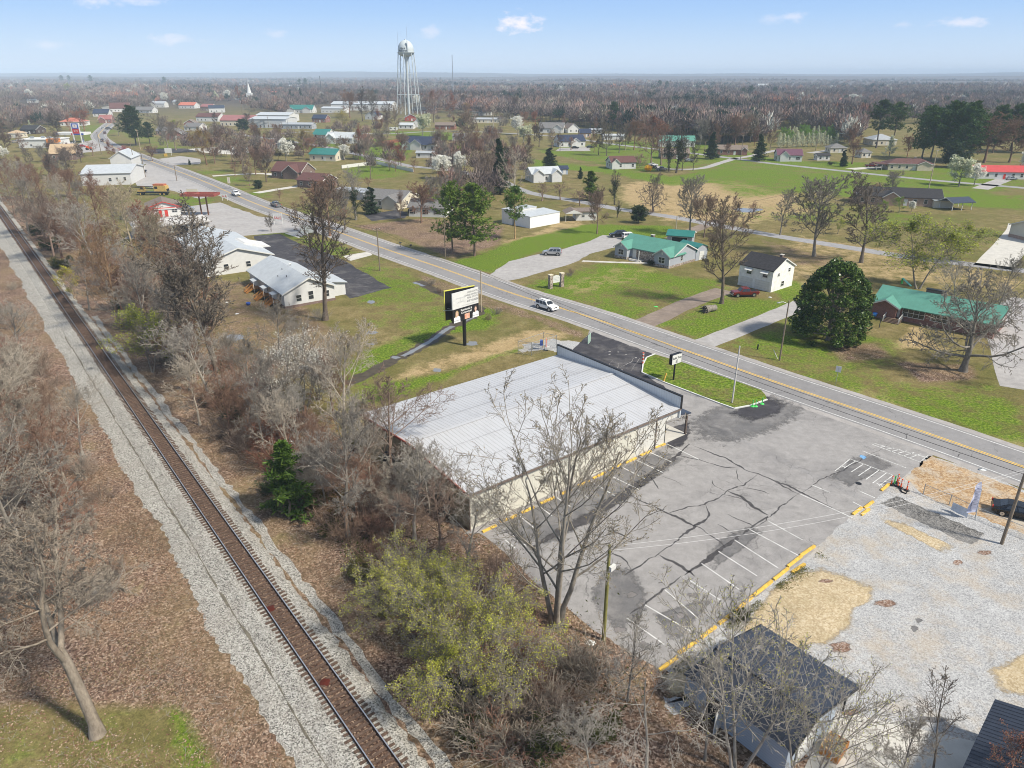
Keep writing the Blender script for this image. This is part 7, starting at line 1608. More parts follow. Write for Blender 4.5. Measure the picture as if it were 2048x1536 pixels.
tree('spruce','evergreen_tree',1421,318,264,label='dark evergreen left of the red brick ranch house',wide=1.7);tree('spruce','evergreen_tree',1518,322,268,label='dark evergreen right of the red brick ranch house',tint=(1.4,1.3,1),wide=1.7);tree('cedar','evergreen_tree',1686,333,300,label='small dark cedar on the lawn beside the brown tree',wide=1.2)
tree('mid_3','bare_tree',1704,328,240,label='big brown bare tree left of the cream ranch house',tint=BR,wide=1.25);tree('mid_1','bare_tree',1814,314,268,label='pinkish bare tree behind the cream ranch house',tint=RD)
for i,(k,x,y,ty,w_)in enumerate((('pine_big',1843,318,215,.9),('pine_tall2',1860,322,218,1.2),('pine_big',1890,322,207,1.),('pine_big',1922,326,208,1.),('pine_tall2',1938,320,222,1.2))):tree(k,'pine_tree',x,y,ty,label='%s tall dark pine in the group behind the cream ranch house, from the left'%ORD[i],wide=w_,rz=i*1.7,tint=(.85,.98,.95))
tree('pine_tall','pine_tree',1752,296,203,label='flat topped dark pine standing over the bare trees',tint=(.6,.66,.8),wide=1.2);tree('pine_tall','pine_tree',1783,294,207,label='flat topped pine with green crown right of its dark neighbour',tint=(.9,.95,.8),rz=2,wide=1.2)
for i,(x,y,ty)in enumerate(((1985,306,214),(2020,302,212),(2052,306,216))):tree('pine_big','pine_tree',x,y,ty,label='%s pine behind the brown round trees at the right edge, from the left'%ORD[i],rz=i,tint=(.75,.85,.8))
tree('mid_1','bare_tree',1968,326,224,label='round brown bare tree left of the right edge oaks',tint=(.9,.78,.68),wide=1.5);tree('mid_3','bare_tree',2018,325,228,label='round brown bare tree nearest the right edge',tint=(.9,.78,.68),wide=1.5)
tree('pear_cream','blossom_tree',1918,373,313,label='wide greenish white blossom pear beside the red roofed ranch house',wide=1.35);tree('pear_white','blossom_tree',1948,371,327,label='smaller white blossom pear against the red roofed ranch house',wide=1.1)
tree('cone_cream','blossom_tree',1778,313,271,label='conical greenish white blossom tree behind the ranch carport',wide=1.1);tree('evergreen_round','evergreen_tree',1906,335,290,label='bushy dark evergreen below the tall pines',wide=1.1)
tree('redbud','blossom_tree',2034,352,326,label='pale pink bush tree at the red roofed house end',tint=(1.3,1.2,1.2));tree('pear_white','blossom_tree',2052,350,300,label='white blossom tree cut by the right edge below the pines')
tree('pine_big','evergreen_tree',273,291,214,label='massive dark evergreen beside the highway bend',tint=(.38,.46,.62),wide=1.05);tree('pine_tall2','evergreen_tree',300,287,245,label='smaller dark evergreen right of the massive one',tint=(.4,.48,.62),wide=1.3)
tree('willow','willow_tree',414,330,252,label='tall tan willow beside the distant car park',tint=(.85,.72,.6),wide=.95);tree('willow','willow_tree',607,313,255,label='orange green budding tree before the teal roofed cream house',wide=1.1)
tree('willow','willow_tree',686,262,219,label='wide pale lime willow before the long white warehouse',tint=(1.3,1.4,.9),wide=1.5);tree('lime_tree','leafy_tree',354,262,238,label='small lime green tree by the grey shed',wide=1.2)
tree('lime_tree','leafy_tree',137,186,165,label='distant pale lime tree on the left hillside',wide=1.2);tree('lime_tree','leafy_tree',910,322,288,label='bushy bright green tree behind the white blossom pear',tint=(.8,.9,.8),wide=1.4)
for k,x,y,ty,l,w_ in(('pear_white',573,322,276,'large white blossom pear left of the teal roofed cream house',1.15),('pear_white',690,320,289,'cream white blossom tree right of the teal roofed cream house',1.2),('pear_white',880,358,310,'wide white blossom tree left of the dark conifer',1.5),('pear_white',920,352,303,'white blossom tree between wide blossom and dark conifer',.9),('pear_cream',845,272,227,'upright white pear in the green lawn beside the red barn',1.),('pear_white',832,215,190,'small white blossom tree at the water tower foot',1.),('pear_white',1036,270,232,'white blossom tree left of the grey hipped house',1.2),('pear_cream',1046,285,250,'low white blossom tree in front of the grey hipped house',1.3),('cone_cream',434,205,182,'narrow white blossom tree in the far left town',1.3),('pear_white',456,202,180,'round white blossom tree in the far left town',1.2),('pear_white',330,208,185,'white blossom tree by the far red roofed house',1.2),('pear_white',62,205,178,'pale blossom tree far left among grey trees',1.),('cone_cream',61,256,240,'conical pale blossom tree by the store',1.),('pear_white',8,320,292,'white blossom tree at the left edge',1.4),('pear_white',1345,207,190,'left white blossom tree in the far woods clearing',1.6),('pear_white',1366,205,190,'right white blossom tree in the far woods clearing',1.3),('pear_white',1705,208,188,'white blossom tree far off beside the dark cedar',1.6)):tree(k,'blossom_tree',x,y,ty,label=l,wide=w_)
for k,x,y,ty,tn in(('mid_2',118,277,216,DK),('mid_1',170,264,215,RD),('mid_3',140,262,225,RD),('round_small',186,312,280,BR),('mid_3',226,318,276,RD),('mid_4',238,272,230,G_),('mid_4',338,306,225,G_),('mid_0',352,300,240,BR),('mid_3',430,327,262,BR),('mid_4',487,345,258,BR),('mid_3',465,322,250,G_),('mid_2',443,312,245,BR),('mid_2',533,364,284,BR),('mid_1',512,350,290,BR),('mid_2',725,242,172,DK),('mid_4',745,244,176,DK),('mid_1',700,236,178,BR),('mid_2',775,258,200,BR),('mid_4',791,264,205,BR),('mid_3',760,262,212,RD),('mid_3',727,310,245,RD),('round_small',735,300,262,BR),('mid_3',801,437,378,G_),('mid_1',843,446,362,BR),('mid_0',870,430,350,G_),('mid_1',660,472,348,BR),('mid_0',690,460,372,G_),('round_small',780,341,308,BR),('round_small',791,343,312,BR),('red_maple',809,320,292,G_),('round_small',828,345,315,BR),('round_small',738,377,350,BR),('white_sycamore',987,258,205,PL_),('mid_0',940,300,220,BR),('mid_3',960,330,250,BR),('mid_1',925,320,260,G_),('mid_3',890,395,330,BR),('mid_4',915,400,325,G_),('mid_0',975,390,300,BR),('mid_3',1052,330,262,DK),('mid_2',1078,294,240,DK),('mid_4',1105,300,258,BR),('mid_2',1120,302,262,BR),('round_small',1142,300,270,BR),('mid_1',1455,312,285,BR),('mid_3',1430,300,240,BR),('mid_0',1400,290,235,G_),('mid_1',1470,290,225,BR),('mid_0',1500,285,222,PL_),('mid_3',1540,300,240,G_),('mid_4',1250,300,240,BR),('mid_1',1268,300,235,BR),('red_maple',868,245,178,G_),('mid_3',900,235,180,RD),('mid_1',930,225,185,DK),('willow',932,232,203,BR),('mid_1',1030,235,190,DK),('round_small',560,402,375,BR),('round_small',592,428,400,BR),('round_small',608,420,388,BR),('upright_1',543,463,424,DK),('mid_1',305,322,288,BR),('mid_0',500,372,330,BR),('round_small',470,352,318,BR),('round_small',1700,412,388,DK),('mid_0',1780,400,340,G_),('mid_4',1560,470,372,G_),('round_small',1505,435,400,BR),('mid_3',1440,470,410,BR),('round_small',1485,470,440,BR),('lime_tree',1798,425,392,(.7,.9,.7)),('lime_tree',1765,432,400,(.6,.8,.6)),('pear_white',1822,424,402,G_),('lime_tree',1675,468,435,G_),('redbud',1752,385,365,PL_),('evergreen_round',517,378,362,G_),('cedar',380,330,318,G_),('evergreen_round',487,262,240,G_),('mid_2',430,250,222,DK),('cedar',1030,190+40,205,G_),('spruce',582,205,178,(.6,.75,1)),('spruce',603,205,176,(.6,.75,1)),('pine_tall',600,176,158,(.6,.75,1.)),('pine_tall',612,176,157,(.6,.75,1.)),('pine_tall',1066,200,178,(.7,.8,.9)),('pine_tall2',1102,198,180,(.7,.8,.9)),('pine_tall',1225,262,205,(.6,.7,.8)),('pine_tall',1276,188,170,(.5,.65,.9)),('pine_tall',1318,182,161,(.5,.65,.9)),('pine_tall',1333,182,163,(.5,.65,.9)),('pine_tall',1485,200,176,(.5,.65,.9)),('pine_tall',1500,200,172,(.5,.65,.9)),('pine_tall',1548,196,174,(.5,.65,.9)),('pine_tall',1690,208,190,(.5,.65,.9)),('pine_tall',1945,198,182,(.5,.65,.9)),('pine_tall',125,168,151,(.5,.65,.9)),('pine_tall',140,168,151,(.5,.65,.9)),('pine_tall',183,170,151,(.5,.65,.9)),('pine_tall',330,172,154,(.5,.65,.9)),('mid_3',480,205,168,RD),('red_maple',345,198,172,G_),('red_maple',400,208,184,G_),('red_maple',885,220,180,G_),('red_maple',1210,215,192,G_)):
 nm='bare_tree';ph={'mid_0':'bare grey tree','mid_1':'rounded bare brown tree','mid_2':'dark bare oak','mid_3':'upright bare brown tree','mid_4':'upright bare grey tree','round_small':'little rounded bare tree','red_maple':'reddish budding tree','white_sycamore':'white barked bare tree','willow':'tan willow','lime_tree':'lime green tree','pear_white':'white blossom tree','redbud':'pink blossom tree','upright_1':'dark pruned bare tree','evergreen_round':'round dark evergreen','cedar':'dark cedar','spruce':'dark conical conifer','pine_tall':'dark pine','pine_tall2':'dark pine'}[k]
 if 'pine' in k:nm='pine_tree'
 elif k in('cedar','spruce','evergreen_round'):nm='evergreen_tree'
 elif k in('pear_white','redbud'):nm='blossom_tree'
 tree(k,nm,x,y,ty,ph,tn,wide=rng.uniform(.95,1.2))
for k,x,y,ty,tn in(('bare_0',697,1072,795,G_),('bare_1',829,1078,880,G_),('bare_2',785,965,745,G_),('bare_1',690,905,660,PL_),('bare_0',745,1010,850,PL_),('bare_2',640,965,815,BR),('bare_0',500,825,660,G_),('bare_2',460,870,730,BR),('bare_1',420,805,640,G_),('bare_0',530,905,770,G_),('bare_2',880,1115,945,G_),('bare_1',935,1140,985,G_),('bare_0',860,1030,880,G_),('bare_0',300,700,500,G_),('bare_2',240,655,450,(1.15,1.05,.8)),('bare_1',200,565,400,G_),('bare_2',110,525,372,G_),('bare_0',60,475,345,G_),('bare_1',130,455,345,PL_),('bare_2',30,435,320,BR),('bare_0',330,562,410,(1.15,1.08,.85)),('bare_1',270,522,365,(1.1,1.,.8)),('bare_2',210,500,352,BR),('bare_0',165,470,350,G_),('bare_2',90,425,330,BR),('bare_0',5,405,312,G_),('bare_1',60,400,318,G_),('bare_2',150,420,335,BR),('bare_0',230,450,372,BR),('bare_1',290,475,395,(1.1,1,.8)),('bare_2',365,620,470,BR),('bare_0',180,620,500,G_),('bare_1',350,700,560,G_),('bare_2',395,760,640,BR),('bare_0',560,720,590,G_),('bare_1',600,900,760,G_),('bare_0',330,480,420,BR),('bare_1',590,960,800,PL_),('bare_0',650,1010,870,G_),('bare_2',720,1060,900,BR),('bare_1',790,1080,930,PL_),('bare_0',560,860,690,G_),('bare_2',500,880,760,BR),('bare_1',400,850,720,PL_),('bare_0',380,780,650,G_),('bare_1',740,960,790,PL_),('bare_2',670,840,700,BR),('bare_0',840,1000,870,PL_),('bare_1',250,590,470,G_),('bare_2',170,540,420,BR),('bare_0',120,490,380,G_),('bare_1',290,640,520,PL_)):
 tree(k,'bare_tree',x,y,ty,{'bare_0':'grey bare bank tree','bare_1':'pale bare bank tree','bare_2':'brown bare bank tree'}[k],tn,wide=rng.uniform(1.0,1.2))
tree('blossom_scrub','blossom_tree',606,835,668,label='thin white flowering tree in the scrub left of the metal building',wide=1.1);tree('blossom_scrub','blossom_tree',640,800,700,label='smaller white flowering tree behind the thin one in the scrub')
for k,x,y,h_,tn in(('bare_1',-30,1130,17,PL_),('bare_1',-120,1010,17,PL_),('bare_0',20,930,13,PL_),('bare_2',-60,850,14,(1.2,1.,.95)),('bare_1',60,860,9,PL_),('bare_0',-150,790,14,PL_),('bare_2',20,770,8,(1.2,.95,.9)),('bare_0',115,1010,8,PL_),('bare_1',-90,1250,15,PL_),('bare_0',70,1165,18,G_),('bare_2',135,1060,13,BR),('bare_0',-30,1330,18,G_),('bare_1',165,910,9,G_),('bare_2',0,1090,17,BR),('bare_0',100,820,9,BR),('bare_1',40,720,10,G_),('bare_0',60,1010,14,PL_),('bare_1',-10,1010,16,PL_),('bare_2',90,930,10,PL_),('bare_0',-60,930,15,PL_),('bare_1',10,850,12,PL_),('bare_0',60,790,9,PL_),('bare_1',-40,730,11,PL_),('bare_2',110,880,8,PL_),('bare_1',130,960,8,PL_)):
 tree(k,'bare_tree',x,y,None,h_,{'bare_0':'grey bare tree','bare_1':'pale bare tree','bare_2':'pinkish bare tree'}[k]+' left of the track',tn,wide=1.15)
tree('young_0','bare_tree',1255,1402,1200,label='slender young bare tree between mossy pole and dark shed');tree('young_0','bare_tree',1862,1560,1360,label='slender young bare tree over the concrete slab',tint=DK);tree('bare_0','bare_tree',1790,1600,1440,label='bare tree with dark twigs crossing the concrete slab',wide=1.1);tree('red_maple','maple_tree',2000,1600,1460,label='rusty budded twiggy tree over the corner dark roof');tree('young_0','bare_tree',1410,1520,1290,label='leaning young bare tree at the open shed door');tree('bare_1','bare_tree',1180,1560,1420,label='pale bare tree under the arched limbs at the bottom edge')
for j,(y0,n)in enumerate(((296,13),(289,14),(281,14),(274,13))):
 for i in range(n):
  x=1556+(i+.3*(j%2))*124/n+rng.uniform(-1,1);w=(i+j)%5<2 or j==0
  tree('cone_cream' if w else 'lime_tree','young_tree',x,y0-i*.35,None,rng.uniform(6,8.5),tint=(1,1,1)if w else(.5,.85,.5),group='young trees in the nursery rows',label='white flowering young tree in the nursery rows' if w else 'light green young tree in the nursery rows')
  if not w:TREES[-1][0]['group']='green young trees in the nursery rows'
def inside(poly,x,y):
 c=False;n=len(poly)
 for i in range(n):
  (ax,ay),(bx,by)=poly[i],poly[(i+1)%n]
  if(ay>y)!=(by>y)and x<(bx-ax)*(y-ay)/(by-ay)+ax:c=not c
 return c
WOOD=[(850,205),(1000,200),(1300,198),(1600,206),(1730,246),(1700,296),(1676,270),(1552,254),(1530,284),(1420,292),(1390,272),(1310,274),(1260,264),(1190,258),(1130,248),(1050,240),(930,232),(880,226)]
HOUSES=[o for o in COL.objects if o.parent is None and o.get('category')in('house','warehouse','mill','hall','shop','mobile home','sheds','barn','shed','store','workshop')]
HPX=[proj(o.location.x,o.location.y,0)for o in HOUSES]+[(r[2],r[3])for r in TREES if 'blossom' in r[0].name and r[3]<420]
def clear(x,y):
 p=Vector(P(x,y))
 if any(abs(x-a)<26 and 0<y-b_<26 for a,b_ in HPX):return False
 return all((o.matrix_basis@Vector((0,5,0))-p).length>8.5 for o in HOUSES)and min((q-p.to_2d()).length for q in ROAD)>9
FILL=[([(480,268),(800,262),(1050,238),(1060,330),(960,420),(900,400),(850,330),(700,345),(520,330)],44,'bare tree among the town houses','bare trees among the town houses',(8,13)),([(345,248),(520,252),(560,330),(490,345),(420,318)],12,'bare tree between highway and long hall','bare trees between highway and long hall',(8,12)),([(1050,250),(1540,262),(1540,292),(1300,296),(1060,296)],30,'bare tree between field cottages and woods','bare trees between field cottages and woods',(9,14)),([(0,190),(480,190),(640,205),(560,215),(420,205),(330,222),(220,212),(180,250),(40,250),(0,260)],16,'bare tree among the far left houses','bare trees among the far left houses',(9,15)),([(560,200),(840,196),(1000,202),(860,212),(660,215),(560,212)],14,'bare tree behind the long warehouse','bare trees behind the long warehouse',(11,17)),([(0,330),(170,335),(270,440),(430,650),(350,740),(180,580),(60,470),(0,420)],24,'grey bare tree in the dense bank woods','grey bare trees in the dense bank woods',(9,14)),([(0,262),(100,300),(170,320),(150,365),(60,390),(0,395)],20,'grey bare tree in the thicket left of the warehouse','grey bare trees in the thicket left of the warehouse',(8,13))]
for poly,n,lab,grp,hr in FILL:
 pts=[];xs=[q[0]for q in poly];ys=[q[1]for q in poly];tries=0
 while len(pts)<n and tries<8000:
  tries+=1;x,y=rng.uniform(min(xs),max(xs)),rng.uniform(min(ys),max(ys))
  if inside(poly,x,y)and clear(x,y)and all(abs(x-a)+2.2*abs(y-b_)>11 for a,b_ in pts):pts.append((x,y))
 for x,y in pts:
  k=rng.choice(['mid_0','mid_1','mid_1','mid_3','mid_3','mid_2','mid_4']+([]if 'bank' not in lab else['bare_0','bare_1','bare_2']));tn=rng.choice([G_,BR,BR,RD,DK,(1.1,.85,.78)])
  tree(k,'bare_tree',x,y,None,rng.uniform(*hr),tint=tn,group=grp,label=lab,wide=rng.uniform(1.05,1.35))
def bank(n,s0,s1,l0,l1,grp,lab,kinds,hr=(1.2,2.8),pw=1.6):
 for i in range(n):
  s=s0+(s1-s0)*rng.random()**pw;l=rng.uniform(l0,l1)+(s-40)*.012;p=T(s,l);x,y=proj(p[0],p[1],0)
  k=rng.choice(kinds);tree(k,'thicket' if 'thicket' in k else 'shrub',x,y,None,rng.uniform(*hr),tint=rng.choice([G_,BR,PL_,RD]),group=grp,label=lab,cat='shrub',wide=rng.uniform(1.,1.5))
TH=['thicket_0','thicket_1','thicket_2']
bank(150,-3,210,7.5,17,'leafless thickets on the railway bank','leafless twiggy thicket on the bank right of the track',TH,(1.6,3.6))
bank(44,2,200,6.8,12,'low green shrubs on the railway bank','low dull green shrub at the foot of the bank right of the track',['green_shrub','privet'],(.8,1.8))
bank(44,30,150,4.8-22,4.8-12.5,'leafless thickets left of the track','leafless twiggy thicket left of the track ballast',TH,(1.2,2.6))
bank(16,30,110,-13,-9,'low leafless thickets at the ballast edge','low leafless thicket along the left edge of the ballast',TH,(.8,1.5))
for i,(x,y,h_,k,l)in enumerate(((100,500,3.2,'privet','dark green ivy mound by the far track'),(75,470,3.0,'privet','dark green ivy mound farther up the track'),(125,535,2.6,'green_shrub','green shrub below the ivy mounds'),(1005,1300,2.4,'thicket_0','brown thicket right of the yellow green trees'),(1060,1340,2.2,'thicket_1','grey thicket between the leafing tree and mossy pole'),(1100,1400,2.2,'thicket_0','brown thicket under the arched limbs'),(1190,1340,1.6,'thicket_1','grey thicket at the near corner of the car park'),(1080,1500,2.0,'green_shrub','green shrub at the bottom below the leafing trees'),(1200,1470,1.5,'green_shrub','green shrub under the pale bottom tree'),(1000,1510,1.8,'thicket_2','pale thicket at the bottom edge by the ditch'),(950,1480,1.6,'green_shrub','dull green shrub nearest the track at the bottom'),(1480,1240,1.0,'green_shrub','low weed clump beside the wheel stops by the shed'),(640,1000,2.6,'thicket_0','thicket behind the young pine'),(610,930,3.0,'red_scrub','rust red scrub left of the metal building corner'),(640,900,2.8,'red_scrub','rust red scrub by the thin flowering tree'),(330,600,3.6,'red_scrub','rust red scrub below the tan annexe wall'),(360,640,3.4,'red_scrub','rust red scrub between lone leafing tree and apartments'),(450,720,2.2,'red_scrub','rust red scrub at the tall dark tree foot'),(640,640,2.6,'thicket_2','pale scrub below the apartment gable'),(600,660,2.2,'thicket_1','grey scrub before the apartment block'),(690,690,2.,'thicket_0','brown scrub at the wet meadow edge'),(525,560,2.2,'thicket_1','grey bramble at the apartment annexe'),(780,800,1.8,'thicket_0','brown brush beside the metal building left corner'),(880,1010,2.4,'thicket_2','pale brush against the tan cladding'),(950,1040,2.0,'thicket_0','brown brush at the near corner of the tan cladding'),(820,960,2.6,'thicket_1','grey brush behind the metal building cabinets'),(1005,1130,1.8,'thicket_0','brown brush at the car park left corner'),(975,640,1.2,'thicket_0','brown brush by the billboard ditch'),(992,628,1.1,'thicket_1','grey brush between ditch and highway'),(880,585,1.2,'thicket_0','brown brush on the ditch bank beyond the billboard'),(860,570,1.2,'thicket_1','grey brush on the ditch bank farthest from the billboard'),(1450,480,2.6,'thicket_1','grey bushes by the side road behind the barn'),(1425,482,2.6,'thicket_0','brown bushes by the side road behind the bungalow'),(1300,428,1.8,'thicket_0','brown bush at the spreading bare tree foot'),(1138,553,.8,'thicket_1','tiny bare shrub on the bungalow lawn'),(1144,548,1.4,'thicket_0','small brown shrub in front of the bungalow lawn patch'),(1302,530,1.2,'privet','dark shrub at the bungalow front steps'),(1660,330,1.6,'privet','small hedge shrub at the purple cottage'))):tree(k,'thicket' if 'thicket' in k else 'shrub',x,y,None,h_,label=l,cat='shrub',wide=1.15)
def ground_cover():
 g=np.random.default_rng(77);n=26000;s=-6+190*g.random(n)**1.5;ph=np.sin(s*.35)+np.sin(s*.13+1)+np.sin(s*.9)*.5
 l=7+g.gamma(2.,2.0,n)+s*.018;keep=(ph+g.normal(0,.6,n))>-.1;s,l=s[keep],l[keep]
 C=np.stack([TC.x+TD.x*s+TN.x*l,TC.y+TD.y*s+TN.y*l,.05+.5*g.random(len(s))**2],1);v,f=leaf_quads(C,.11,g,asp=.55)
 o=link('undergrowth',np_mesh('undergrowth',v,f,[LEAVES['shrub']]));o['kind']='stuff';o['label']='low green undergrowth beneath the thickets on the railway bank';o['category']='undergrowth'
ground_cover()
def loose(name,label,cat,n,box,size,m,z,shape,seed):
 g=np.random.default_rng(seed);s=g.uniform(box[0],box[1],n);l=g.uniform(box[2],box[3],n);cl=np.sin(s*.7+2*np.sin(l*.5))+np.sin(l*.9+s*.2)+g.normal(0,.8,n);k=cl>-.4;s,l=s[k],l[k]
 C=np.stack([TC.x+TD.x*s+TN.x*l,TC.y+TD.y*s+TN.y*l,z*g.random(len(s))],1)
 if shape=='leaf':v,f=leaf_quads(C,size,g,asp=.6,flat=.6);v[:,2]=np.maximum(v[:,2],.004)
 else:
  a=g.uniform(0,6.283,len(s));d=np.stack([np.cos(a),np.sin(a),g.uniform(-.02,.3,len(s))],1);L=size*g.uniform(.4,1.4,(len(s),1));sd=np.stack([-d[:,1],d[:,0],0*a],1)*.012;up=np.array([0,0,.02])
  v=np.stack([C+sd,C-sd,C+d*L-sd*.4+up,C+d*L+sd*.4+up],1).reshape(-1,3).astype(np.float32);v[:,2]=np.maximum(v[:,2],.004);f=np.arange(len(v)).reshape(-1,4)
 o=link(name,np_mesh(name,v,f,[m]));o['kind']='stuff';o['label']=label;o['category']=cat
DL=mat_leaf('dead_leaves',[(.10,.05,.03),(.22,.12,.075),(.34,.22,.15),(.46,.35,.26)],.8,.15)
loose('fallen_leaves','rust brown fallen leaves drifted along both sides of the track','leaves',60000,(-6,60,-26,-5.0),.075,DL,.05,'leaf',5);loose('fallen_leaves','rust brown fallen leaves between track and metal building','leaves',36000,(-8,60,3.9,20),.075,DL,.05,'leaf',6)
loose('dead_twigs','pale dead twigs and straw lying left of the track','twigs',9000,(-6,90,-28,-5.2),.6,BARKS['pale'],.05,'twig',7);loose('dead_twigs','pale dead twigs lying on the bank right of the track','twigs',9000,(-8,120,5,18),.6,BARKS['pale'],.05,'twig',8)
loose('grass_tufts','olive grass tufts in the bottom left corner','grass',30000,(-8,24,-34,-9),.17,mat_leaf('olive_grass',[(.08,.085,.025),(.16,.15,.05),(.27,.22,.11)],.8,.2),.04,'twig',9)
def verge_weeds():
 g=np.random.default_rng(31);A,B=np.array(P(1338,1334)[:2]),np.array(P(1632,1102)[:2]);n=5200;t=g.random(n);nn=np.array([B[1]-A[1],A[0]-B[0]]);nn=nn/np.linalg.norm(nn);w=g.gamma(1.6,.28,n);k=np.sin(t*40)+np.sin(t*17+1)+g.normal(0,.5,n)>.2;t,w=t[k],w[k]
 xy=A+(B-A)*t[:,None]+nn*(w+.22)[:,None];v,f=leaf_quads(np.concatenate([xy,(.03+.22*g.random(len(t))**2)[:,None]],1),.075,g,asp=.4)
 o=link('weeds',np_mesh('weeds',v,f,[mat_leaf('verge_weed_leaves',[(.07,.085,.015),(.15,.16,.03),(.26,.22,.09)],.7,.25)]));o['kind']='stuff';o['label']='olive weeds growing behind the yellow wheel stops of the gravel lot';o['category']='weeds'
verge_weeds()
def far_woods():
 g=np.random.default_rng(9)
 def blades(nb,W):
  d=g.normal(0,1,(nb,3));d[:,2]=np.abs(d[:,2])*.9+.15;d/=np.linalg.norm(d,axis=1,keepdims=True)
  r=g.uniform(.25,.95,(nb,1));base=np.array([0,0,.34]);C=base+d*r*np.array([.42,.42,.6]);up=d*.6+np.array([0,0,.6])+g.normal(0,.35,(nb,3));up/=np.linalg.norm(up,axis=1,keepdims=True)
  sd=np.cross(up,g.normal(0,1,(nb,3)));sd/=np.linalg.norm(sd,axis=1,keepdims=True);L=g.uniform(.10,.22,(nb,1));w=W*g.uniform(.6,1.4,(nb,1))
  V=np.stack([C-sd*w,C+sd*w,C+up*L+sd*w*.4,C+up*L-sd*w*.4],1)
  tr=np.array([[[-.012,0,0],[.012,0,0],[.008,0,.55],[-.008,0,.55]],[[0,-.012,0],[0,.012,0],[0,.008,.55],[0,-.008,.55]]])
  return np.concatenate([V,tr])
 Vs,Cs=[],[]
 def scatter(pts,hts,nb,W,cols):
  protos=[blades(nb,W)for _ in range(5)];idx=g.integers(0,5,len(pts));a=g.uniform(0,6.28,len(pts))
  for k in range(5):
   m=idx==k;p=pts[m];h=hts[m][:,None,None,None];ca,sa=np.cos(a[m])[:,None,None],np.sin(a[m])[:,None,None];q=protos[k][None]
   V=np.stack([q[...,0]*ca-q[...,1]*sa,q[...,0]*sa+q[...,1]*ca,np.broadcast_to(q[...,2],(len(p),q.shape[1],4))],-1)*h
   V[...,:2]+=p[:,None,None,:2];V[...,2]+=p[:,None,None,2]
   c=cols[m][:,None,None,:]*g.uniform(.75,1.25,(len(p),q.shape[1],1,1));Vs.append(V.reshape(-1,3));Cs.append(np.broadcast_to(c,V.shape[:3]+(3,)).reshape(-1,3))
 def colours(n,ever=.06,p=None):
  base=np.array([(.19,.152,.135),(.215,.168,.148),(.165,.13,.125),(.25,.165,.135),(.21,.185,.15)])[g.integers(0,5,n)]*g.uniform(.75,1.2,(n,1))
  e=g.random(n)<ever;base[e]=np.array((.028,.05,.03))
  if p is not None:
   q=np.sin(p[:,0]/75+2*np.sin(p[:,1]/190))*np.sin(p[:,1]/130+p[:,0]/310)+g.normal(0,.18,n);base*=(1+.35*np.sin(p[:,0]/160+p[:,1]/230))[:,None]**1.;base[q>.8]=np.array((.025,.045,.03));base[q<-.85]*=np.array((1.3,.95,.8))
  w=g.random(n)<.012;base[w]=np.array((.5,.5,.45));return base
 def px_pts(n,y0,y1,x0=-120,x1=2170,pw=1.,poly=None):
  out=[]
  while len(out)<n:
   x=g.uniform(x0,x1);y=y0+(y1-y0)*g.random()**pw
   if poly and not inside(poly,x,y):continue
   q=P(x,y)
   if q[1]>6800:continue
   out.append((q[0],q[1],0))
  return np.array(out)
 for n,y0,y1,nb,W,hr,ev in((7500,154.5,168,40,.07,(11,18),.05),(6500,168,190,80,.04,(10,17),.06),(3600,184,208,150,.027,(10,17),.05)):
  p=px_pts(n,y0,y1)
  if y0>180:p=p[~(np.array([inside([(250,196),(900,196),(900,260),(250,260)],*proj(a,b_,0))for a,b_,_ in p])&(g.random(len(p))<.55))]
  hv=1+.35*np.sin(p[:,0]/140+np.sin(p[:,1]/260)*2)*np.sin(p[:,1]/210);scatter(p,g.uniform(*hr,len(p))*hv,nb,W,colours(len(p),ev,p))
 p=px_pts(2600,200,296,840,1740,.9,WOOD);scatter(p,g.uniform(11,19,len(p)),240,.019,colours(len(p),.03,p*2.2))
 TW=[(-100,190),(480,186),(900,182),(930,215),(860,228),(800,216),(640,214),(560,232),(420,208),(330,226),(220,215),(130,250),(-60,275)]
 p=px_pts(3000,182,275,-100,930,1.1,TW);p=np.array([q for q in p if clear(*proj(q[0],q[1],0))]);scatter(p,g.uniform(8,15,len(p)),200,.021,colours(len(p),.03))
 TC2=[(330,250),(480,262),(800,240),(1060,235),(1070,330),(1000,400),(900,410),(850,330),(700,350),(600,330),(540,345),(400,318),(300,280)]
 p=px_pts(330,236,410,300,1070,1.,TC2);p=np.array([q for q in p if clear(*proj(q[0],q[1],0))]);scatter(p,g.uniform(6,11,len(p)),280,.013,colours(len(p),.03))
 p=px_pts(900,203,248,1690,2120);scatter(p,g.uniform(10,15,len(p)),200,.021,colours(len(p),.05))
 V=np.concatenate(Vs);Cc=np.concatenate(Cs);n=len(V)
 t=NT('distant_twigs');at=t.n('ShaderNodeAttribute',attribute_name='shade');m=t.fin(at.outputs['Color'],.95,0,.05)
 me=np_mesh('distant_woods',V,np.arange(n).reshape(-1,4),[m]);ca=me.color_attributes.new('shade','FLOAT_COLOR','POINT');ca.data.foreach_set('color',np.concatenate([Cc,np.ones((n,1))],1).astype(np.float32).ravel())
 o=link('distant_woods',me);o['kind']='stuff';o['label']='brown leafless woods stretching to the hazy horizon beyond the town';o['category']='woods'
far_woods()
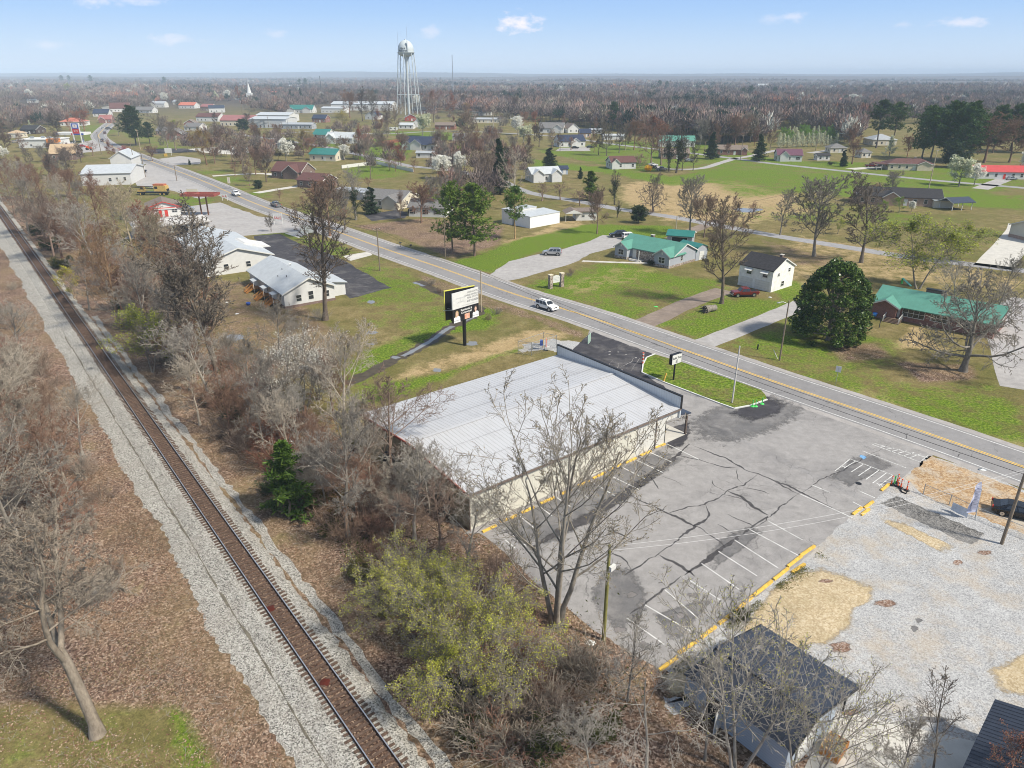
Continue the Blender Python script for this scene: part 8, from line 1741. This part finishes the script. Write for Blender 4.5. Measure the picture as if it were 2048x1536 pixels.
def hills(name,y0,y1,amp,seed,col,nx=520):
 g=np.random.default_rng(seed);xs=np.linspace(-8800,8800,nx);ys=np.linspace(y0,y1,14);b=MB();V=[]
 prof=sum(np.sin(xs/l+p)*a for l,p,a in((1500,1.+seed,.5),(620,2.2+seed,.3),(240,seed*1.7,.12)))*.35+.9
 for j,y in enumerate(ys):
  u=sin(pi*(j/(len(ys)-1))*.5);V+=[(x,y,-1+amp*u*prof[i]+(g.normal(0,amp*.02)if j>1 else 0))for i,x in enumerate(xs)]
 b.mesh(V,[(j*nx+i,j*nx+i+1,(j+1)*nx+i+1,(j+1)*nx+i)for j in range(len(ys)-1)for i in range(nx-1)],mat(name+'_woods',col,.95,.35,.02))
 struct(b.build(name))
hills('hills',7000,8600,52,2,(.09,.075,.07));hills('near_hills',2700,3500,13,5,(.10,.08,.07));hills('mid_hills',4300,5200,27,11,(.095,.078,.072))
WN=['white','cream','grey','brick']
for i,(x0,x1,y,h_,w_,r_,l)in enumerate(((18,40,194,5,WSIDE,'grey','pale two storey house far left on the rise'),(55,72,206,4,WSIDE,'grey','small white house far left among grey trees'),(95,112,202,4,CREAM,'grey','cream house far left left of the lime tree'),(150,180,196,4,WSIDE,'grey','white bungalow far left in the green clearing'),(130,148,190,4,WSIDE,'dark','dark roofed house far left in the clearing'),(345,366,209,4,CREAM,'grey','low tan house far off between blossom and poles'),(540,585,195,7,BRICKT,'orange','long orange roofed school far off left of the conifers'),(550,566,182,6,WSIDE,'white','white block far off above the orange roofed school'),(578,600,176,6,WSIDE,'white','white long store far behind the pines'),(470,500,200,5,WSIDE,'dark','white house by the far steeple'),(1020,1052,186,5,WSIDE,'white','white house far off in the middle woods'),(1290,1306,206,4,WSIDE,'dark','small white house beside the blossom clearing'),(1390,1412,201,4,CREAM,'white','pale house in the far woods clearing'),(1505,1530,202,4,CREAM,'white','cream house right of the two dark pines far off'),(1516,1536,176,8,WSIDE,'white','white silo shaped building at the far clearing'),(1572,1590,202,4,WSIDE,'white','white bungalow far off left of the pink woods'),(1655,1690,205,4,BRICK,'orange','low brick house far off by the white blossom tree'),(1820,1836,186,5,WSIDE,'white','white farm building far off above the pines'),(1905,1925,208,4,WSIDE,'grey','white house far off behind the pine tops'),(700,722,205,5,WSIDE,'dark','dark roofed white house behind the warehouse oaks'),(860,884,196,5,WSIDE,'white','pale house right of the water tower far off'),(610,640,200,5,WSIDE,'grey','grey roofed house between conifers and warehouse'),(420,448,225,5,WSIDE,'dark','white store with dark roof behind the long hall'),(400,425,222,5,BRICKT,'rust','brick store left of the dark roofed store'),(300,330,215,5,WSIDE,'grey','grey roofed house behind the tall evergreen'))):
 hs(l,x0,x1,y,11,h_,h_*.55,'gable',w_,roofm(r_,'X'),rng.uniform(-18,18),n=max(2,(x1-x0)//8),sides=False)
LM=[('the metal building',850,1000),('the young pine',580,1030),('the thin flowering tree',606,830),('the lone leafing tree',305,740),('the white barn',1530,570),('the bungalow',1300,500),('the brick ranch house',1850,640),('the two pines',925,500),('the cream ranch house',765,410),('the shuttered white house',855,430),('the apartment block',580,590),('the tan annexe wall',370,540),('the flat roofed garage',340,465),('the red door shop',330,430),('the crane truck',305,388),('the white warehouse',210,365),('the brick cottage',126,318),('the convenience store',78,290),('the highway bend',205,270),('the massive evergreen',273,285),('the tan willow',414,325),('the long hall',470,250),('the mill building',540,250),('the substation',590,262),('the steep gable brick cottage',573,352),('the low brick house',620,372),('the teal roofed cream house',645,318),('the white roofed cottage',678,284),('the long warehouse',720,222),('the navy roofed farmhouse',838,298),('the red barn',822,240),('the water tower',818,215),('the wide blossom tree',880,355),('the dark conifer',1000,385),('the white metal shed',1088,450),('the clapboard farmhouse',1092,360),('the field cottage',1144,292),('the grey hipped house',1102,264),('the mobile home',1227,278),('the pink blossom bungalow',1250,335),('the green roofed farmhouse',1355,292),('the red brick ranch',1464,308),('the purple roofed cottage',1580,320),('the cream carport ranch',1820,338),('the dark roofed brick house',1796,408),('the open carport',1924,418),('the straw field',1400,400),('the lime willow',686,258),('the far steeple',501,200),('the far lime tree',137,180),('the orange roofed school',560,190),('the far blossom clearing',1355,205),('the pine group',1885,310),('the far red roofed house',372,212),('the lower white warehouse',660,228),('the street curve',780,325),('the highway signs',557,445),('the middle far house',1036,184),('the far farm building',1828,184)]
auto=[r for r in TREES if not r[5]];groups={}
for r in auto:
 o,ph,x,y,h,_=r;ph=ph or 'bare tree'
 nm,lx,ly=min(LM,key=lambda q:(q[1]-x)**2+(2.2*(q[2]-y))**2)
 dx,dy=x-lx,(y-ly)*2.2
 rel=('right of' if dx>0 else 'left of')if abs(dx)>abs(dy)else('behind' if dy<0 else 'in front of')
 groups.setdefault((ph,rel,nm),[]).append(r)
for(ph,rel,nm),L in groups.items():
 L.sort(key=lambda r:r[2])
 for i,r in enumerate(L):
  if len(L)==1:s='%s %s %s'%(ph,rel,nm)
  elif len(L)==2:s='%s %s %s, %s of two'%(ph,rel,nm,('left one','right one')[i])
  else:s='%s %s %s, %s from left'%(ph,rel,nm,ORD[i])
  w_=s.split()
  if len(w_)>16:s=s.replace(' right of ',' by ').replace(' in front of ',' before ');w_=s.split()
  r[0]['label']=s if len(w_)<=16 else s.replace(' bank tree',' tree').replace('bare ','',1)
hz=MB();hz.box(-9300,9300,-400,8950,-2.5,78,WHITE);hz=hz.build('haze');hz.data.materials.clear()
hm=bpy.data.materials.new('thin_blue_air');hm.use_nodes=True;nt=hm.node_tree
for nd in list(nt.nodes):nt.nodes.remove(nd)
out=nt.nodes.new('ShaderNodeOutputMaterial');pv=nt.nodes.new('ShaderNodeVolumePrincipled');pv.inputs['Color'].default_value=(.66,.82,1.,1);pv.inputs['Density'].default_value=HAZE_D;pv.inputs['Anisotropy'].default_value=-.25
nt.links.new(pv.outputs[0],out.inputs['Volume']);hz.data.materials.append(hm);hz['kind']='stuff';hz['label']='pale blue haze over the distant woods and hills'
SUN_EL,SUN_AZ=radians(47),radians(118)
w=bpy.data.worlds.new('World');scene.world=w;w.use_nodes=True;nt=w.node_tree;bg=nt.nodes['Background']
sky=nt.nodes.new('ShaderNodeTexSky');sky.sky_type='NISHITA';sky.sun_disc=False;sky.sun_elevation=SUN_EL;sky.sun_rotation=SUN_AZ;sky.altitude=100;sky.air_density=1.0;sky.dust_density=.6;sky.ozone_density=1.2
def N(t,**k):
 n=nt.nodes.new(t)
 for a,v in k.items():setattr(n,a,v)
 return n
def MT(op,a,b_=None,clamp=False):
 n=N('ShaderNodeMath',operation=op);n.use_clamp=clamp
 for i,q in enumerate((a,b_)):
  if q is None:continue
  if isinstance(q,(int,float)):n.inputs[i].default_value=q
  else:nt.links.new(q,n.inputs[i])
 return n.outputs[0]
tc=N('ShaderNodeTexCoord');sp_=N('ShaderNodeSeparateXYZ');nt.links.new(tc.outputs['Generated'],sp_.inputs[0])
az=MT('ARCTAN2',sp_.outputs[0],sp_.outputs[1]);el=MT('ARCSINE',sp_.outputs[2])
cn=N('ShaderNodeTexNoise');cn.inputs['Scale'].default_value=55;cn.inputs['Detail'].default_value=6;cn.inputs['Roughness'].default_value=.62
mp=N('ShaderNodeMapping');mp.inputs['Scale'].default_value=(1,1,1.9);nt.links.new(tc.outputs['Generated'],mp.inputs[0]);nt.links.new(mp.outputs[0],cn.inputs['Vector'])
acc=None
for x,y,a,b_,s in((1036,46,44,20,.8),(343,80,50,9,.34),(553,66,26,11,.3),(856,62,26,11,.28),(1930,44,52,8,.45),(1545,40,24,9,.22),(1800,50,22,6,.25),(1590,34,22,9,.35),(190,4,46,9,.4),(282,2,46,7,.35),(100,90,40,8,.25)):
 u,v=(x-1024)/F,(y-768)/F;d=Vector((u,CP-v*SP,-SP-v*CP)).normalized()
 A_,E_=atan2(d.x,d.y),math.asin(d.z);wa,we=a/F,b_/F
 da=MT('POWER',MT('MULTIPLY',MT('SUBTRACT',az,A_),1/wa),2.0);de=MT('POWER',MT('MULTIPLY',MT('SUBTRACT',el,E_),1/we),2.0)
 k=MT('SUBTRACT',1.0,MT('SQRT',MT('ADD',da,de)));k=MT('MULTIPLY',MT('MULTIPLY',MT('ADD',k,MT('MULTIPLY',MT('SUBTRACT',cn.outputs['Fac'],.52),3.4)),1.0,True),s)
 lim=MT('MULTIPLY',MT('SUBTRACT',1.35,MT('SQRT',MT('ADD',da,de))),3.,True);k=MT('MULTIPLY',k,lim)
 acc=k if acc is None else MT('MAXIMUM',acc,k)
mx=N('ShaderNodeMix',data_type='RGBA');nt.links.new(acc,mx.inputs[0]);mx.inputs[7].default_value=(4.4,4.05,4.15,1)
rp=N('ShaderNodeValToRGB');er=rp.color_ramp.elements;er.remove(er[-1])
for i,(e,c)in enumerate(((0.,(214,230,250)),(.033,(196,221,250)),(.066,(172,207,250)),(.105,(150,191,249)),(.2,(156,188,236)),(.4,(160,178,205)),(1.,(165,176,192)))):
 q=er[0]if i==0 else er.new(e);q.position=e;q.color=(*lin(*c),1)
nt.links.new(sp_.outputs[2],rp.inputs[0]);sc=N('ShaderNodeVectorMath',operation='SCALE');sc.inputs['Scale'].default_value=SKY_V;nt.links.new(rp.outputs[0],sc.inputs[0])
hsv=N('ShaderNodeMix',data_type='RGBA');hsv.inputs[0].default_value=.96;nt.links.new(sky.outputs[0],hsv.inputs[6]);nt.links.new(sc.outputs[0],hsv.inputs[7])
nt.links.new(hsv.outputs[2],mx.inputs[6]);nt.links.new(mx.outputs[2],bg.inputs['Color']);bg.inputs['Strength'].default_value=SKY_S
sl=bpy.data.lights.new('sun','SUN');sl.energy=SUN_S;sl.angle=radians(SUN_ANG);sl.color=(1.,.93,.80);so=link('sun',sl)
so.rotation_euler=Vector((sin(SUN_AZ)*cos(SUN_EL),cos(SUN_AZ)*cos(SUN_EL),sin(SUN_EL))).to_track_quat('Z','Y').to_euler()
cam=bpy.data.cameras.new('camera');cam.sensor_width=36;cam.lens=36*F/2048;cam.clip_start=.5;cam.clip_end=20000
co_=link('camera',cam,None,(0,0,HC));co_.rotation_euler=(pi/2-PITCH,0,0);scene.camera=co_
scene.render.engine='CYCLES';scene.render.resolution_x=1024;scene.render.resolution_y=768
cy=scene.cycles;cy.max_bounces=5;cy.diffuse_bounces=3;cy.glossy_bounces=2;cy.transmission_bounces=2;cy.transparent_max_bounces=8;cy.volume_bounces=1;cy.use_denoising=True;cy.filter_width=1.0;cy.caustics_reflective=False;cy.caustics_refractive=False;cy.sample_clamp_indirect=4
vs=scene.view_settings;vs.view_transform='Standard';vs.look='None';vs.exposure=EXPO;vs.gamma=1
